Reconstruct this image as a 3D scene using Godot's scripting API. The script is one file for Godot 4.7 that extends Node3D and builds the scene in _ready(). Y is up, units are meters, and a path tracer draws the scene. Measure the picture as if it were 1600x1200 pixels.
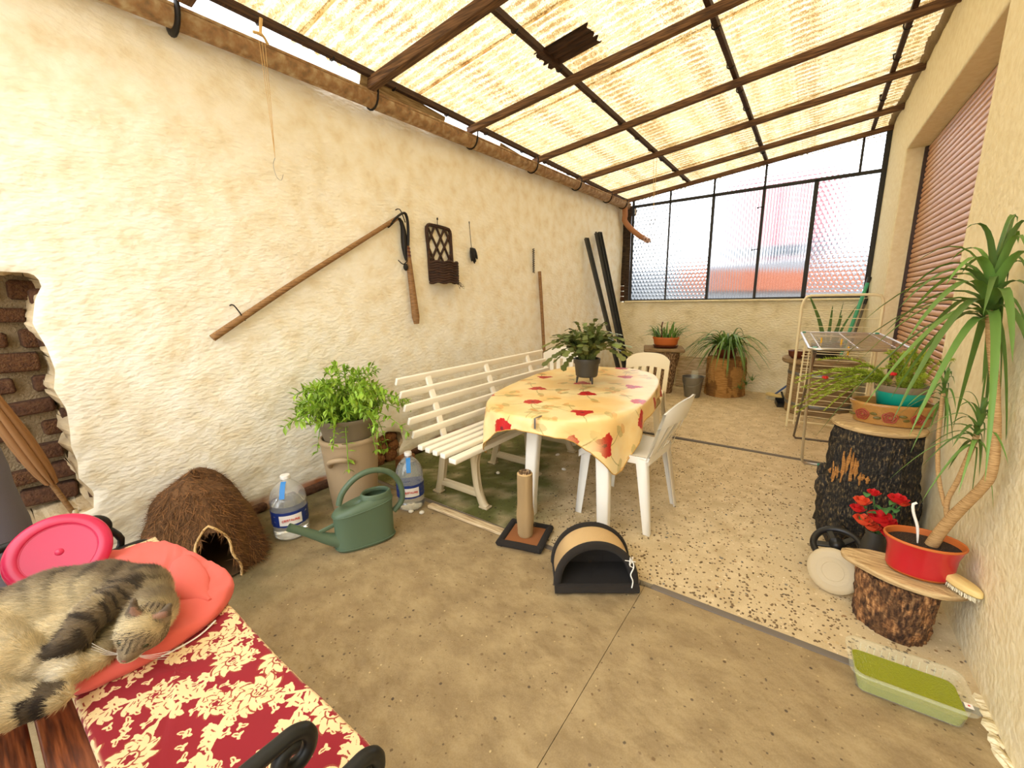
extends Node3D
# A covered back yard: plastered walls, a fibreglass roof on slim timbers, a steel-framed window of patterned glass.

class MB:
	var v := PackedVector3Array()
	var uvs := PackedVector2Array()
	var cols := PackedColorArray()
	var idx := PackedInt32Array()
	var xf := Transform3D()
	var c := Color.WHITE
	var colored := false
	func vert(p: Vector3, u := Vector2.ZERO) -> int:
		v.append(xf * p)
		uvs.append(u)
		cols.append(c)
		return v.size() - 1
	func tri(a: int, b: int, d: int) -> void:
		idx.append(a)
		idx.append(b)
		idx.append(d)
	func quad(a: int, b: int, d: int, e: int) -> void:
		tri(a, b, d)
		tri(a, d, e)
	func paint(col: Color) -> void:
		c = col
		colored = true
	# rounded box: faces inset by the bevel, joined over edges and corners
	func box(at: Vector3, size: Vector3, bevel := 0.003, basis := Basis()) -> void:
		var h := size / 2.0
		var b := minf(bevel, minf(h.x, minf(h.y, h.z)) * 0.6)
		var id := {}
		for ax in 3:
			for s in [-1, 1]:
				for i in [-1, 1]:
					for j in [-1, 1]:
						var q := Vector3.ZERO
						var a1 := (ax + 1) % 3
						var a2 := (ax + 2) % 3
						q[ax] = s * h[ax]
						q[a1] = i * (h[a1] - b)
						q[a2] = j * (h[a2] - b)
						var sg := Vector3i.ZERO
						sg[ax] = s
						sg[a1] = i
						sg[a2] = j
						id[[ax, sg]] = vert(at + basis * q, Vector2(q[a1], q[a2]))
		for ax in 3:
			for s in [-1, 1]:
				var r := []
				for k in [[-1, -1], [1, -1], [1, 1], [-1, 1]]:
					var sg := Vector3i.ZERO
					sg[ax] = s
					sg[(ax + 1) % 3] = k[0]
					sg[(ax + 2) % 3] = k[1]
					r.append(id[[ax, sg]])
				if s < 0:
					quad(r[0], r[1], r[2], r[3])
				else:
					quad(r[3], r[2], r[1], r[0])
		for ax in 3: # edges along ax
			var a1 := (ax + 1) % 3
			var a2 := (ax + 2) % 3
			for s1 in [-1, 1]:
				for s2 in [-1, 1]:
					var lo := Vector3i.ZERO
					lo[a1] = s1
					lo[a2] = s2
					var hi := lo
					lo[ax] = -1
					hi[ax] = 1
					var q := [id[[a1, lo]], id[[a1, hi]], id[[a2, hi]], id[[a2, lo]]]
					if s1 * s2 > 0:
						quad(q[0], q[1], q[2], q[3])
					else:
						quad(q[3], q[2], q[1], q[0])
		for s0 in [-1, 1]:
			for s1 in [-1, 1]:
				for s2 in [-1, 1]:
					var sg := Vector3i(s0, s1, s2)
					if s0 * s1 * s2 > 0:
						tri(id[[2, sg]], id[[1, sg]], id[[0, sg]])
					else:
						tri(id[[0, sg]], id[[1, sg]], id[[2, sg]])
	func bar(a: Vector3, b: Vector3, w: float, h: float, bevel := 0.002, up := Vector3.UP) -> void:
		var z := (b - a).normalized()
		var x := up.cross(z)
		if x.length() < 0.01:
			x = Vector3.RIGHT.cross(z)
		x = x.normalized()
		box((a + b) / 2.0, Vector3(w, h, a.distance_to(b)), bevel, Basis(x, z.cross(x).normalized(), z))
	func grid(rows: Array, wrap := false, ucount := 1.0, vcount := 1.0) -> void:
		var ids := []
		var n: int = rows[0].size()
		for i in rows.size():
			var r := PackedInt32Array()
			for j in n:
				r.append(vert(rows[i][j], Vector2(ucount * j / float(n if wrap else n - 1), vcount * i / float(maxi(1, rows.size() - 1)))))
			ids.append(r)
		for i in rows.size() - 1:
			for j in (n if wrap else n - 1):
				var k := (j + 1) % n
				quad(ids[i][j], ids[i][k], ids[i + 1][k], ids[i + 1][j])
	func fan(ring: PackedVector3Array, flip := false) -> void:
		var m := Vector3.ZERO
		for p in ring:
			m += p
		var o := vert(m / ring.size(), Vector2(0.5, 0.5))
		var ids := PackedInt32Array()
		for j in ring.size():
			ids.append(vert(ring[j], Vector2(0.5, 0.5) + 0.5 * Vector2.from_angle(TAU * j / ring.size())))
		for j in ring.size():
			var k := (j + 1) % ring.size()
			if flip:
				tri(o, ids[k], ids[j])
			else:
				tri(o, ids[j], ids[k])
	func tube(path: PackedVector3Array, rad, sides := 8, caps := true, flat := 1.0) -> void:
		var rows := []
		var u := Vector3.ZERO
		for i in path.size():
			var t := (path[mini(i + 1, path.size() - 1)] - path[maxi(i - 1, 0)]).normalized()
			if i == 0:
				u = t.cross(Vector3.UP if absf(t.y) < 0.9 else Vector3.RIGHT).normalized()
			else:
				u = (u - t * u.dot(t)).normalized()
			var w := u.cross(t)
			var r: float = rad if (rad is float or rad is int) else rad[i]
			var ring := PackedVector3Array()
			for j in sides:
				var a := TAU * j / sides
				ring.append(path[i] + (u * cos(a) + w * sin(a) * flat) * r)
			rows.append(ring)
		grid(rows, true, 1.0, path.size() - 1.0)
		if caps:
			fan(rows[0], false)
			fan(rows[-1], true)
	func lathe(prof: Array, segs := 24, at := Vector3.ZERO, sx := 1.0, sz := 1.0, caps := false) -> void:
		var rows := []
		for p in prof:
			var ring := PackedVector3Array()
			for j in segs:
				var a := TAU * j / segs
				ring.append(at + Vector3(p.x * cos(a) * sx, p.y, p.x * sin(a) * sz))
			rows.append(ring)
		grid(rows, true, 1.0, 1.0)
		if caps:
			fan(rows[0], false)
			fan(rows[-1], true)
	func ball(at: Vector3, r: Vector3, basis := Basis(), n := 10) -> void:
		var rows := []
		for i in n / 2 + 1:
			var f := -PI / 2 + PI * i / float(n / 2)
			var ring := PackedVector3Array()
			for j in n:
				var a := TAU * j / n
				ring.append(at + basis * (Vector3(cos(a) * cos(f), sin(f), sin(a) * cos(f)) * r))
			rows.append(ring)
		grid(rows, true)
	# a strap-like leaf along a path, folded a little along its midrib
	func leaf(path: PackedVector3Array, width: float, side := Vector3.ZERO, fold := 0.25, shape := 0) -> void:
		var rows := []
		var n := path.size()
		for i in n:
			var t := (path[mini(i + 1, n - 1)] - path[maxi(i - 1, 0)]).normalized()
			var s := side
			if s == Vector3.ZERO:
				s = t.cross(Vector3.UP)
				if s.length() < 0.05:
					s = Vector3.RIGHT
			s = (s - t * s.dot(t)).normalized()
			var up := s.cross(t).normalized()
			if up.y < 0:
				up = -up
			var f := i / float(n - 1)
			var w := width * (minf(1.0, f * 6.0 + 0.45) * pow(maxf(0.0, 1.0 - f), 0.55) if shape == 0 else (sin(PI * minf(1.0, f * 0.93 + 0.07)) if shape == 1 else minf(1.0, (1.0 - f) * 3.0 + 0.1)))
			rows.append(PackedVector3Array([path[i] - s * w * 0.5 + up * w * fold, path[i], path[i] + s * w * 0.5 + up * w * fold]))
		grid(rows)
	# outline in the xy plane pushed out along z from 0 to depth
	func prism(poly: PackedVector2Array, depth: float, basis := Basis(), at := Vector3.ZERO) -> void:
		var t := Geometry2D.triangulate_polygon(poly)
		var cw := Geometry2D.is_polygon_clockwise(poly)
		for side in 2:
			var ids := PackedInt32Array()
			for p in poly:
				ids.append(vert(at + basis * Vector3(p.x, p.y, depth * side), p))
			for k in range(0, t.size(), 3):
				var A := poly[t[k]]
				var o := (poly[t[k + 1]] - A).cross(poly[t[k + 2]] - A)
				if (o > 0) == (side == 0):
					tri(ids[t[k]], ids[t[k + 1]], ids[t[k + 2]])
				else:
					tri(ids[t[k]], ids[t[k + 2]], ids[t[k + 1]])
		for k in poly.size():
			var a := poly[k]
			var b := poly[(k + 1) % poly.size()]
			if cw:
				var s := a
				a = b
				b = s
			var q := [vert(at + basis * Vector3(a.x, a.y, 0)), vert(at + basis * Vector3(b.x, b.y, 0)), vert(at + basis * Vector3(b.x, b.y, depth)), vert(at + basis * Vector3(a.x, a.y, depth))]
			quad(q[3], q[2], q[1], q[0])
	func mesh() -> ArrayMesh:
		var n := PackedVector3Array()
		n.resize(v.size())
		for k in range(0, idx.size(), 3):
			var f := (v[idx[k + 2]] - v[idx[k]]).cross(v[idx[k + 1]] - v[idx[k]])
			n[idx[k]] += f
			n[idx[k + 1]] += f
			n[idx[k + 2]] += f
		for k in n.size():
			n[k] = n[k].normalized() if n[k].length_squared() > 1e-20 else Vector3.UP
		var arr := []
		arr.resize(Mesh.ARRAY_MAX)
		arr[Mesh.ARRAY_VERTEX] = v
		arr[Mesh.ARRAY_NORMAL] = n
		arr[Mesh.ARRAY_TEX_UV] = uvs
		if colored:
			arr[Mesh.ARRAY_COLOR] = cols
		arr[Mesh.ARRAY_INDEX] = idx
		var m := ArrayMesh.new()
		m.add_surface_from_arrays(Mesh.PRIMITIVE_TRIANGLES, arr)
		return m

var rng := RandomNumberGenerator.new()
var M := {}
var T := {}
var taken := {}

func rr(a: float, b: float) -> float:
	return rng.randf_range(a, b)

func numbered(called: String) -> String:
	if not taken.has(called):
		taken[called] = 0
		return called
	taken[called] += 1
	return "%s_%03d" % [called, taken[called]]

func obj(called: String, mb, m: Material, parent: Node = null) -> MeshInstance3D:
	var o := MeshInstance3D.new()
	o.mesh = mb.mesh() if mb is MB else mb
	o.material_override = m
	if parent == null:
		o.name = numbered(called)
		add_child(o)
	else:
		o.name = called
		parent.add_child(o, true)
	return o

func tag(o: Node, label: String, category: String, group := "") -> Node:
	o.set_meta("label", label)
	o.set_meta("category", category)
	if group:
		o.set_meta("group", group)
	return o

func thing(called: String, label: String, category: String, at := Vector3.ZERO, turn := 0.0, group := "") -> Node3D:
	var o := Node3D.new()
	o.name = numbered(called)
	add_child(o)
	o.position = at
	o.rotation.y = turn
	tag(o, label, category, group)
	return o

func struct(called: String) -> Node3D:
	var o := Node3D.new()
	o.name = called
	add_child(o)
	o.set_meta("kind", "structure")
	return o

func copy_of(src: Node3D, at: Vector3, turn: float, label: String) -> Node3D:
	var o: Node3D = src.duplicate()
	o.name = numbered(String(src.name))
	add_child(o)
	o.position = at
	o.rotation.y = turn
	o.set_meta("label", label)
	return o

func arc(pts: Array, n := 24) -> PackedVector3Array:
	# smooth curve through the given points
	var cv := Curve3D.new()
	for i in pts.size():
		var a: Vector3 = pts[maxi(i - 1, 0)]
		var b: Vector3 = pts[mini(i + 1, pts.size() - 1)]
		var t := (b - a) / 6.0
		cv.add_point(pts[i], -t, t)
	var out := PackedVector3Array()
	for i in n + 1:
		out.append(cv.sample_baked(cv.get_baked_length() * i / n, true))
	return out

func srgb(r: float, g: float, b: float) -> Color:
	return Color(r / 255.0, g / 255.0, b / 255.0)

func lin(r: float, g: float, b: float) -> Color:
	return srgb(r, g, b).srgb_to_linear()

func noise_tex(fr: float, stops: Array, size := 512, octaves := 4, sd := 1, kind := FastNoiseLite.TYPE_SIMPLEX_SMOOTH) -> NoiseTexture2D:
	var n := FastNoiseLite.new()
	n.noise_type = kind
	n.frequency = fr
	n.fractal_octaves = octaves
	n.seed = sd
	var t := NoiseTexture2D.new()
	t.width = size
	t.height = size
	t.seamless = true
	t.noise = n
	var g := Gradient.new()
	g.offsets = PackedFloat32Array(stops.map(func(s): return s[0]))
	g.colors = PackedColorArray(stops.map(func(s): return s[1]))
	t.color_ramp = g
	return t

func mat(called: String, col: Color, rough := 0.8, opt := {}) -> StandardMaterial3D:
	var m := StandardMaterial3D.new()
	m.resource_name = called
	m.albedo_color = col
	m.roughness = rough
	m.metallic = opt.get("metal", 0.0)
	if opt.has("spec"):
		m.metallic_specular = opt.spec
	if opt.has("tex"):
		m.albedo_texture = opt.tex
	if opt.has("scale"):
		m.uv1_triplanar = true
		m.uv1_world_triplanar = opt.get("world", true)
		m.uv1_scale = opt.scale if opt.scale is Vector3 else Vector3.ONE * opt.scale
		m.uv1_triplanar_sharpness = 4.0
	elif opt.has("uv"):
		m.uv1_scale = opt.uv
	if opt.has("bump"):
		m.heightmap_enabled = true
		m.heightmap_texture = opt.bump
		m.heightmap_scale = opt.get("depth", 0.3)
	if opt.get("vc", false):
		m.vertex_color_use_as_albedo = true
	if opt.has("back"):
		m.backlight_enabled = true
		m.backlight = opt.back
	if opt.has("sheen"):
		m.rim_enabled = true
		m.rim = opt.sheen
		m.rim_tint = 0.6
	if opt.has("coat"):
		m.clearcoat_enabled = true
		m.clearcoat = opt.coat
		m.clearcoat_roughness = 0.15
	if opt.has("alpha"):
		m.transparency = BaseMaterial3D.TRANSPARENCY_ALPHA
		m.albedo_color.a = opt.alpha
	if opt.has("refract"):
		m.refraction_enabled = true
		m.refraction_scale = opt.refract
		m.albedo_color.a = 0.0
	M[called] = m
	return m

# ---- the lie of the place
func xl(z: float) -> float: # face of the left wall
	return -2.845 - 0.035 * (z + 0.96)

func xr(z: float) -> float: # face of the right wall
	return 0.59 + 0.017 * (z + 2.4)

func roof_y(x: float) -> float: # underside of the roof timbers
	return 2.815 + 0.12 * (x + 2.565)

const BACK := -6.72
const CAM := Vector3(0, 1.35, 0)

func _ready() -> void:
	rng.seed = 20240611
	camera_and_light()
	textures()
	materials()
	build_floor()
	build_left_wall()
	build_back_wall()
	build_right_wall()
	build_roof()
	build_outside()
	build_objects()

func camera_and_light() -> void:
	var cam := Camera3D.new()
	cam.name = "camera"
	add_child(cam)
	cam.transform = Transform3D(Basis(Vector3(0.810165, -0.016513, -0.585969), Vector3(-0.104053, 0.979678, -0.171473), Vector3(0.576893, 0.199893, 0.791983)), CAM)
	cam.fov = 86.126
	cam.near = 0.05
	cam.far = 200.0
	cam.current = true
	var we := WorldEnvironment.new()
	we.name = "world_environment"
	var e := Environment.new()
	e.background_mode = Environment.BG_SKY
	var sky := Sky.new()
	var sm := ProceduralSkyMaterial.new() # bright overcast day
	sm.sky_top_color = srgb(244, 248, 255)
	sm.sky_horizon_color = srgb(250, 251, 255)
	sm.ground_bottom_color = srgb(150, 145, 135)
	sm.ground_horizon_color = srgb(190, 186, 178)
	sm.sun_angle_max = 1.0
	sky.sky_material = sm
	e.sky = sky
	e.background_energy_multiplier = 1.0
	e.tonemap_mode = Environment.TONE_MAPPER_LINEAR
	e.tonemap_exposure = 5.0
	e.sdfgi_enabled = true
	e.ssao_enabled = true
	e.ssil_enabled = true
	we.environment = e
	add_child(we)

# ---- computed textures
func speckled(size: int, base: Array, pebbles: Array, sd: int) -> ImageTexture:
	# base: [dark, light]; pebbles: [count, smallest px, largest px, colours]
	var r := RandomNumberGenerator.new()
	r.seed = sd
	var n := FastNoiseLite.new()
	n.seed = sd
	n.frequency = 0.012
	n.fractal_octaves = 4
	var n2 := FastNoiseLite.new()
	n2.seed = sd + 5
	n2.frequency = 0.25
	var im := Image.create(size, size, false, Image.FORMAT_RGB8)
	var h := size / 2.0
	for y in size:
		for x in size:
			var wx := minf(1.0, minf(x, size - x) / 60.0)
			var a := n.get_noise_2d(x, y) * wx * minf(1.0, minf(y, size - y) / 60.0) * 0.9 + n2.get_noise_2d(x, y) * 0.45
			im.set_pixel(x, y, base[0].lerp(base[1], clampf(0.5 + a, 0, 1)))
	for p in pebbles:
		for k in p[0]:
			var c := Vector2(r.randf() * size, r.randf() * size)
			var s: float = lerpf(p[1], p[2], pow(r.randf(), 2.0))
			var ax := Vector2.from_angle(r.randf() * TAU)
			var q := r.randf_range(0.5, 1.0)
			var col: Color = p[3][r.randi() % p[3].size()]
			col = col.lerp(base[1], r.randf() * 0.35)
			var t := int(ceil(s)) + 1
			for dy in range(-t, t + 1):
				for dx in range(-t, t + 1):
					var d := Vector2(dx, dy)
					var u := Vector2(d.dot(ax), d.dot(ax.orthogonal()) / q).length()
					if u < s:
						im.set_pixel(posmod(int(c.x) + dx, size), posmod(int(c.y) + dy, size), col)
	return ImageTexture.create_from_image(im)

func streaked(w: int, h: int, fx: float, fy: float, stops: Array, sd: int, warp := 0.85) -> ImageTexture:
	# grain: noise drawn out along x
	var n := FastNoiseLite.new()
	n.seed = sd
	n.frequency = 1.0
	n.fractal_octaves = 4
	var g := Gradient.new()
	g.offsets = PackedFloat32Array(stops.map(func(s): return s[0]))
	g.colors = PackedColorArray(stops.map(func(s): return s[1]))
	var im := Image.create(w, h, false, Image.FORMAT_RGB8)
	for y in h:
		for x in w:
			var a := n.get_noise_2d(x * fx, y * fy)
			var bx := clampf((x - w * 0.8) / (w * 0.2), 0, 1)
			var by := clampf((y - h * 0.8) / (h * 0.2), 0, 1)
			if bx > 0.0: # blend the far edges into the near ones so that tiles join
				a = lerpf(a, n.get_noise_2d((x - w) * fx, y * fy), bx)
			if by > 0.0:
				var c := n.get_noise_2d(x * fx, (y - h) * fy)
				a = lerpf(a, lerpf(c, n.get_noise_2d((x - w) * fx, (y - h) * fy), bx), by)
			im.set_pixel(x, y, g.sample(clampf(0.5 + warp * a, 0, 1)))
	return ImageTexture.create_from_image(im)

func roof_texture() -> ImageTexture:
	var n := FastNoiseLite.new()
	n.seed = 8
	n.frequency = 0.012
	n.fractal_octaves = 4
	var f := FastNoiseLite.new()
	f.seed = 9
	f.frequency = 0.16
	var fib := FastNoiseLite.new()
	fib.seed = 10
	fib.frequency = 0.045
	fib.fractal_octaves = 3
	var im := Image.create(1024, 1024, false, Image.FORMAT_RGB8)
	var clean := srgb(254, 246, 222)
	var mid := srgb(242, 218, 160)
	var dirt_and_shade := srgb(140, 106, 52)
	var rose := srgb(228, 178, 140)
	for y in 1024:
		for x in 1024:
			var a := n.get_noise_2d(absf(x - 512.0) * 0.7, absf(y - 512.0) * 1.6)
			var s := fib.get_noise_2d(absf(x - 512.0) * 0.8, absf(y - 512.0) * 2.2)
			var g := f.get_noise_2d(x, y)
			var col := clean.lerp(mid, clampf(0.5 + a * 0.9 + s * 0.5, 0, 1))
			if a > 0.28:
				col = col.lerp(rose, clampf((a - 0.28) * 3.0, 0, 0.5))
			var k := g + s * 0.55 + a * 0.25 + 0.95 * pow(0.5 + 0.5 * cos(TAU * y * 20.0 / 1024.0), 5.0) - 0.12  # grain is dirt; valley lines are dirt deepened to paint in the corrugations' shading
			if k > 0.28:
				col = col.lerp(dirt_and_shade, clampf((k - 0.28) * 2.2, 0, 0.72))
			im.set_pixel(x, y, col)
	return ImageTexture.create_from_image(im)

func damask_texture() -> ImageTexture:
	# red cloth printed with cream leaf and flower scrolls
	var n := 640
	var im := Image.create(n, n, false, Image.FORMAT_RGB8)
	var red := srgb(140, 10, 26)
	var cream := srgb(230, 204, 150)
	var line := srgb(150, 60, 40)
	im.fill(red)
	var dot := func(c: Vector2, r: float, col: Color) -> void:
		var t := int(ceil(r))
		for dy in range(-t, t + 1):
			for dx in range(-t, t + 1):
				if dx * dx + dy * dy <= r * r:
					im.set_pixel(posmod(int(c.x) + dx, n), posmod(int(c.y) + dy, n), col)
	var petal := func(c: Vector2, dir: float, len: float, wid: float, col: Color) -> void:
		var k := int(len)
		for i in k:
			var f := i / float(k)
			dot.call(c + Vector2.from_angle(dir + 0.25 * sin(f * 3.0)) * len * f, wid * sin(PI * minf(1.0, f * 0.9 + 0.1)) + 0.6, col)
	var r := RandomNumberGenerator.new()
	r.seed = 77
	var flower := func(c: Vector2, s: float) -> void:
		var a0 := r.randf() * TAU
		for k in 9:
			petal.call(c, a0 + TAU * k / 9.0, s * 1.08, s * 0.26, line)
		for k in 9:
			petal.call(c, a0 + TAU * k / 9.0, s, s * 0.22, cream)
		for k in 9:
			petal.call(c, a0 + TAU * k / 9.0, s * 0.62, 1.0, line)
		dot.call(c, s * 0.36, line)
		dot.call(c, s * 0.3, cream)
		for k in 5:
			petal.call(c, a0 + TAU * k / 5.0, s * 0.24, s * 0.07, red)
	# scrolling stems
	for q in 5:
		var base := Vector2(q * 128 + 30, 0)
		for i in 640:
			var p := base + Vector2(56 * sin(i * TAU / 320.0 + q * 1.9), i)
			dot.call(p, 4.2, cream)
			if i % 15 == 3:
				var sd := 1.0 if (i / 26) % 2 == 0 else -1.0
				var dir := PI / 2 + sd * r.randf_range(0.7, 1.5)
				var ln := r.randf_range(30, 54)
				petal.call(p, dir, ln, 10, cream)
				petal.call(p + Vector2.from_angle(dir) * 6, dir, ln * 0.7, 0.8, line)
				petal.call(p + Vector2.from_angle(dir) * ln * 0.55, dir + sd * 0.9, 20, 6, cream)
				petal.call(p + Vector2.from_angle(dir) * ln * 0.5, dir - sd * 0.9, 17, 5, cream)
	for q in 5:
		for w in 4:
			flower.call(Vector2(q * 128 + 30 + 56 * sin(w * 160 * TAU / 320.0 + q * 1.9 + 0.8) + (w % 2) * 34, w * 160 + (q % 2) * 80), 54.0 if (q + w) % 2 == 0 else 38.0)
	for k in 240:
		var p := Vector2(r.randf() * n, r.randf() * n)
		var d := r.randf() * TAU
		petal.call(p, d, 15, 4.5, cream)
		petal.call(p, d + 2.2, 11, 3.5, cream)
		petal.call(p, d - 2.2, 11, 3.5, cream)
		petal.call(p, d, 12, 0.7, line)
	return ImageTexture.create_from_image(im)

func poppy_texture() -> ImageTexture:
	# pale yellow oilcloth: red poppies, faint green leaves, thin stems
	var n := 768
	var im := Image.create(n, n, false, Image.FORMAT_RGB8)
	var ns := FastNoiseLite.new()
	ns.seed = 4
	ns.frequency = 0.006
	for y in n:
		for x in n:
			var a := ns.get_noise_2d(absf(x - n / 2.0), absf(y - n / 2.0))
			im.set_pixel(x, y, srgb(250, 228, 172).lerp(srgb(244, 206, 134), clampf(0.5 + a * 1.3, 0, 1)))
	var blob := func(c: Vector2, ax: float, ay: float, turn: float, col: Color, edge: float, sd: float) -> void:
		var t := int(maxf(ax, ay) * 1.3)
		for dy in range(-t, t + 1):
			for dx in range(-t, t + 1):
				var d := Vector2(dx, dy).rotated(turn)
				var u := Vector2(d.x / ax, d.y / ay)
				var lim := 1.0 + edge * sin(u.angle() * 5.0 + sd) + edge * 0.6 * sin(u.angle() * 11.0 + sd * 2.0)
				var l := u.length()
				if l < lim:
					var old := im.get_pixel(posmod(int(c.x) + dx, n), posmod(int(c.y) + dy, n))
					var k := col.lerp(col.darkened(0.35), clampf(0.5 + 0.5 * sin(u.angle() * 17.0 + sd), 0, 1) * 0.35)
					im.set_pixel(posmod(int(c.x) + dx, n), posmod(int(c.y) + dy, n), old.lerp(k, col.a))
	var r := RandomNumberGenerator.new()
	r.seed = 12
	for q in 4:
		for w in 4:
			var c := Vector2(q * 192 + 60 + (w % 2) * 96, w * 192 + 80 + r.randf_range(-20, 20))
			for k in 4:
				var d := Vector2.from_angle(r.randf() * TAU) * r.randf_range(70, 105)
				for s in 40:
					blob.call(c + d * s / 40.0 + Vector2(0, 12 * sin(s / 12.0)), 1.6, 1.6, 0, Color(srgb(150, 140, 70), 0.5), 0, 0)
				blob.call(c + d, 24, 11, r.randf() * TAU, Color(srgb(168, 156, 88), 0.4), 0.05, 1.0)
				blob.call(c + d * 1.2, 18, 8, r.randf() * TAU, Color(srgb(225, 150, 70), 0.4), 0.05, 1.0)
			var tw := r.randf() * TAU
			for k in 3:
				blob.call(c + Vector2.from_angle(tw + TAU * k / 3.0) * 12, 25, 17, tw + k * 0.9, Color(srgb(206, 28, 30), 1.0), 0.09, r.randf() * 6)
			blob.call(c, 6, 5, tw, Color(srgb(120, 20, 24), 1.0), 0.2, 1.0)
	return ImageTexture.create_from_image(im)

func textures() -> void:
	var k := func(a: float) -> Color: return Color(a, a, a)
	T.aggregate = speckled(1024, [srgb(192, 170, 130), srgb(218, 199, 160)], [[2600, 1.6, 4.2, [srgb(226, 208, 170), srgb(196, 168, 122)]], [1900, 1.2, 4.6, [srgb(98, 82, 62), srgb(124, 100, 70), srgb(84, 84, 84), srgb(150, 116, 76)]], [260, 1.0, 2.4, [srgb(242, 236, 220), srgb(250, 248, 240)]]], 21)
	T.screed = speckled(1024, [srgb(140, 119, 84), srgb(164, 143, 104)], [[1300, 1.0, 3.2, [srgb(92, 72, 46), srgb(78, 64, 48), srgb(112, 88, 58)]], [420, 0.9, 2.4, [srgb(206, 184, 138), srgb(190, 166, 118)]], [26, 2.0, 4.2, [srgb(90, 76, 56), srgb(176, 148, 102)]]], 22)
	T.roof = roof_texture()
	T.plaster_bump = streaked(1024, 1024, 0.035, 0.07, [[0.0, k.call(0.0)], [1.0, k.call(1.0)]], 31)
	T.rough_bump = noise_tex(0.06, [[0.0, k.call(0.0)], [1.0, k.call(1.0)]], 512, 5, 32)
	T.plaster = noise_tex(0.012, [[0.0, srgb(232, 216, 182)], [0.3, srgb(242, 232, 206)], [0.6, srgb(247, 240, 220)], [1.0, srgb(250, 245, 230)]], 1024, 5, 33)
	T.render = noise_tex(0.03, [[0.0, srgb(230, 214, 172)], [0.6, srgb(240, 227, 190)], [1.0, srgb(245, 234, 202)]], 512, 5, 34)
	T.low_plaster = noise_tex(0.015, [[0.0, srgb(214, 198, 152)], [0.35, srgb(236, 222, 182)], [1.0, srgb(246, 236, 206)]], 512, 5, 35)
	T.wood = streaked(512, 512, 0.006, 0.09, [[0.0, srgb(76, 54, 34)], [0.45, srgb(124, 92, 60)], [0.7, srgb(146, 112, 76)], [1.0, srgb(168, 134, 94)]], 36)
	T.pale_wood = streaked(512, 512, 0.006, 0.07, [[0.0, srgb(150, 124, 88)], [0.5, srgb(196, 172, 132)], [1.0, srgb(222, 202, 164)]], 37)
	T.bark = streaked(512, 512, 0.05, 0.014, [[0.0, srgb(52, 38, 26)], [0.35, srgb(112, 84, 58)], [0.65, srgb(168, 136, 98)], [1.0, srgb(214, 184, 140)]], 38)
	T.charred = streaked(512, 512, 0.07, 0.02, [[0.0, srgb(14, 12, 10)], [0.5, srgb(34, 30, 24)], [0.72, srgb(70, 60, 44)], [1.0, srgb(150, 124, 78)]], 39)
	T.grain_bump = streaked(512, 512, 0.008, 0.1, [[0.0, k.call(0.0)], [1.0, k.call(1.0)]], 40)
	T.rust = noise_tex(0.02, [[0.0, srgb(116, 96, 72)], [0.4, srgb(158, 122, 86)], [0.62, srgb(172, 146, 112)], [1.0, srgb(200, 186, 160)]], 512, 5, 41)
	T.weave = noise_tex(0.18, [[0.0, k.call(0.0)], [1.0, k.call(1.0)]], 512, 2, 42)
	T.brick = noise_tex(0.05, [[0.0, srgb(120, 84, 58)], [0.5, srgb(158, 112, 78)], [1.0, srgb(186, 148, 108)]], 256, 4, 43)
	T.soil = noise_tex(0.09, [[0.0, srgb(24, 18, 12)], [0.6, srgb(62, 46, 30)], [1.0, srgb(104, 82, 56)]], 256, 4, 44)
	T.damask = damask_texture()
	T.poppy = poppy_texture()

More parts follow.
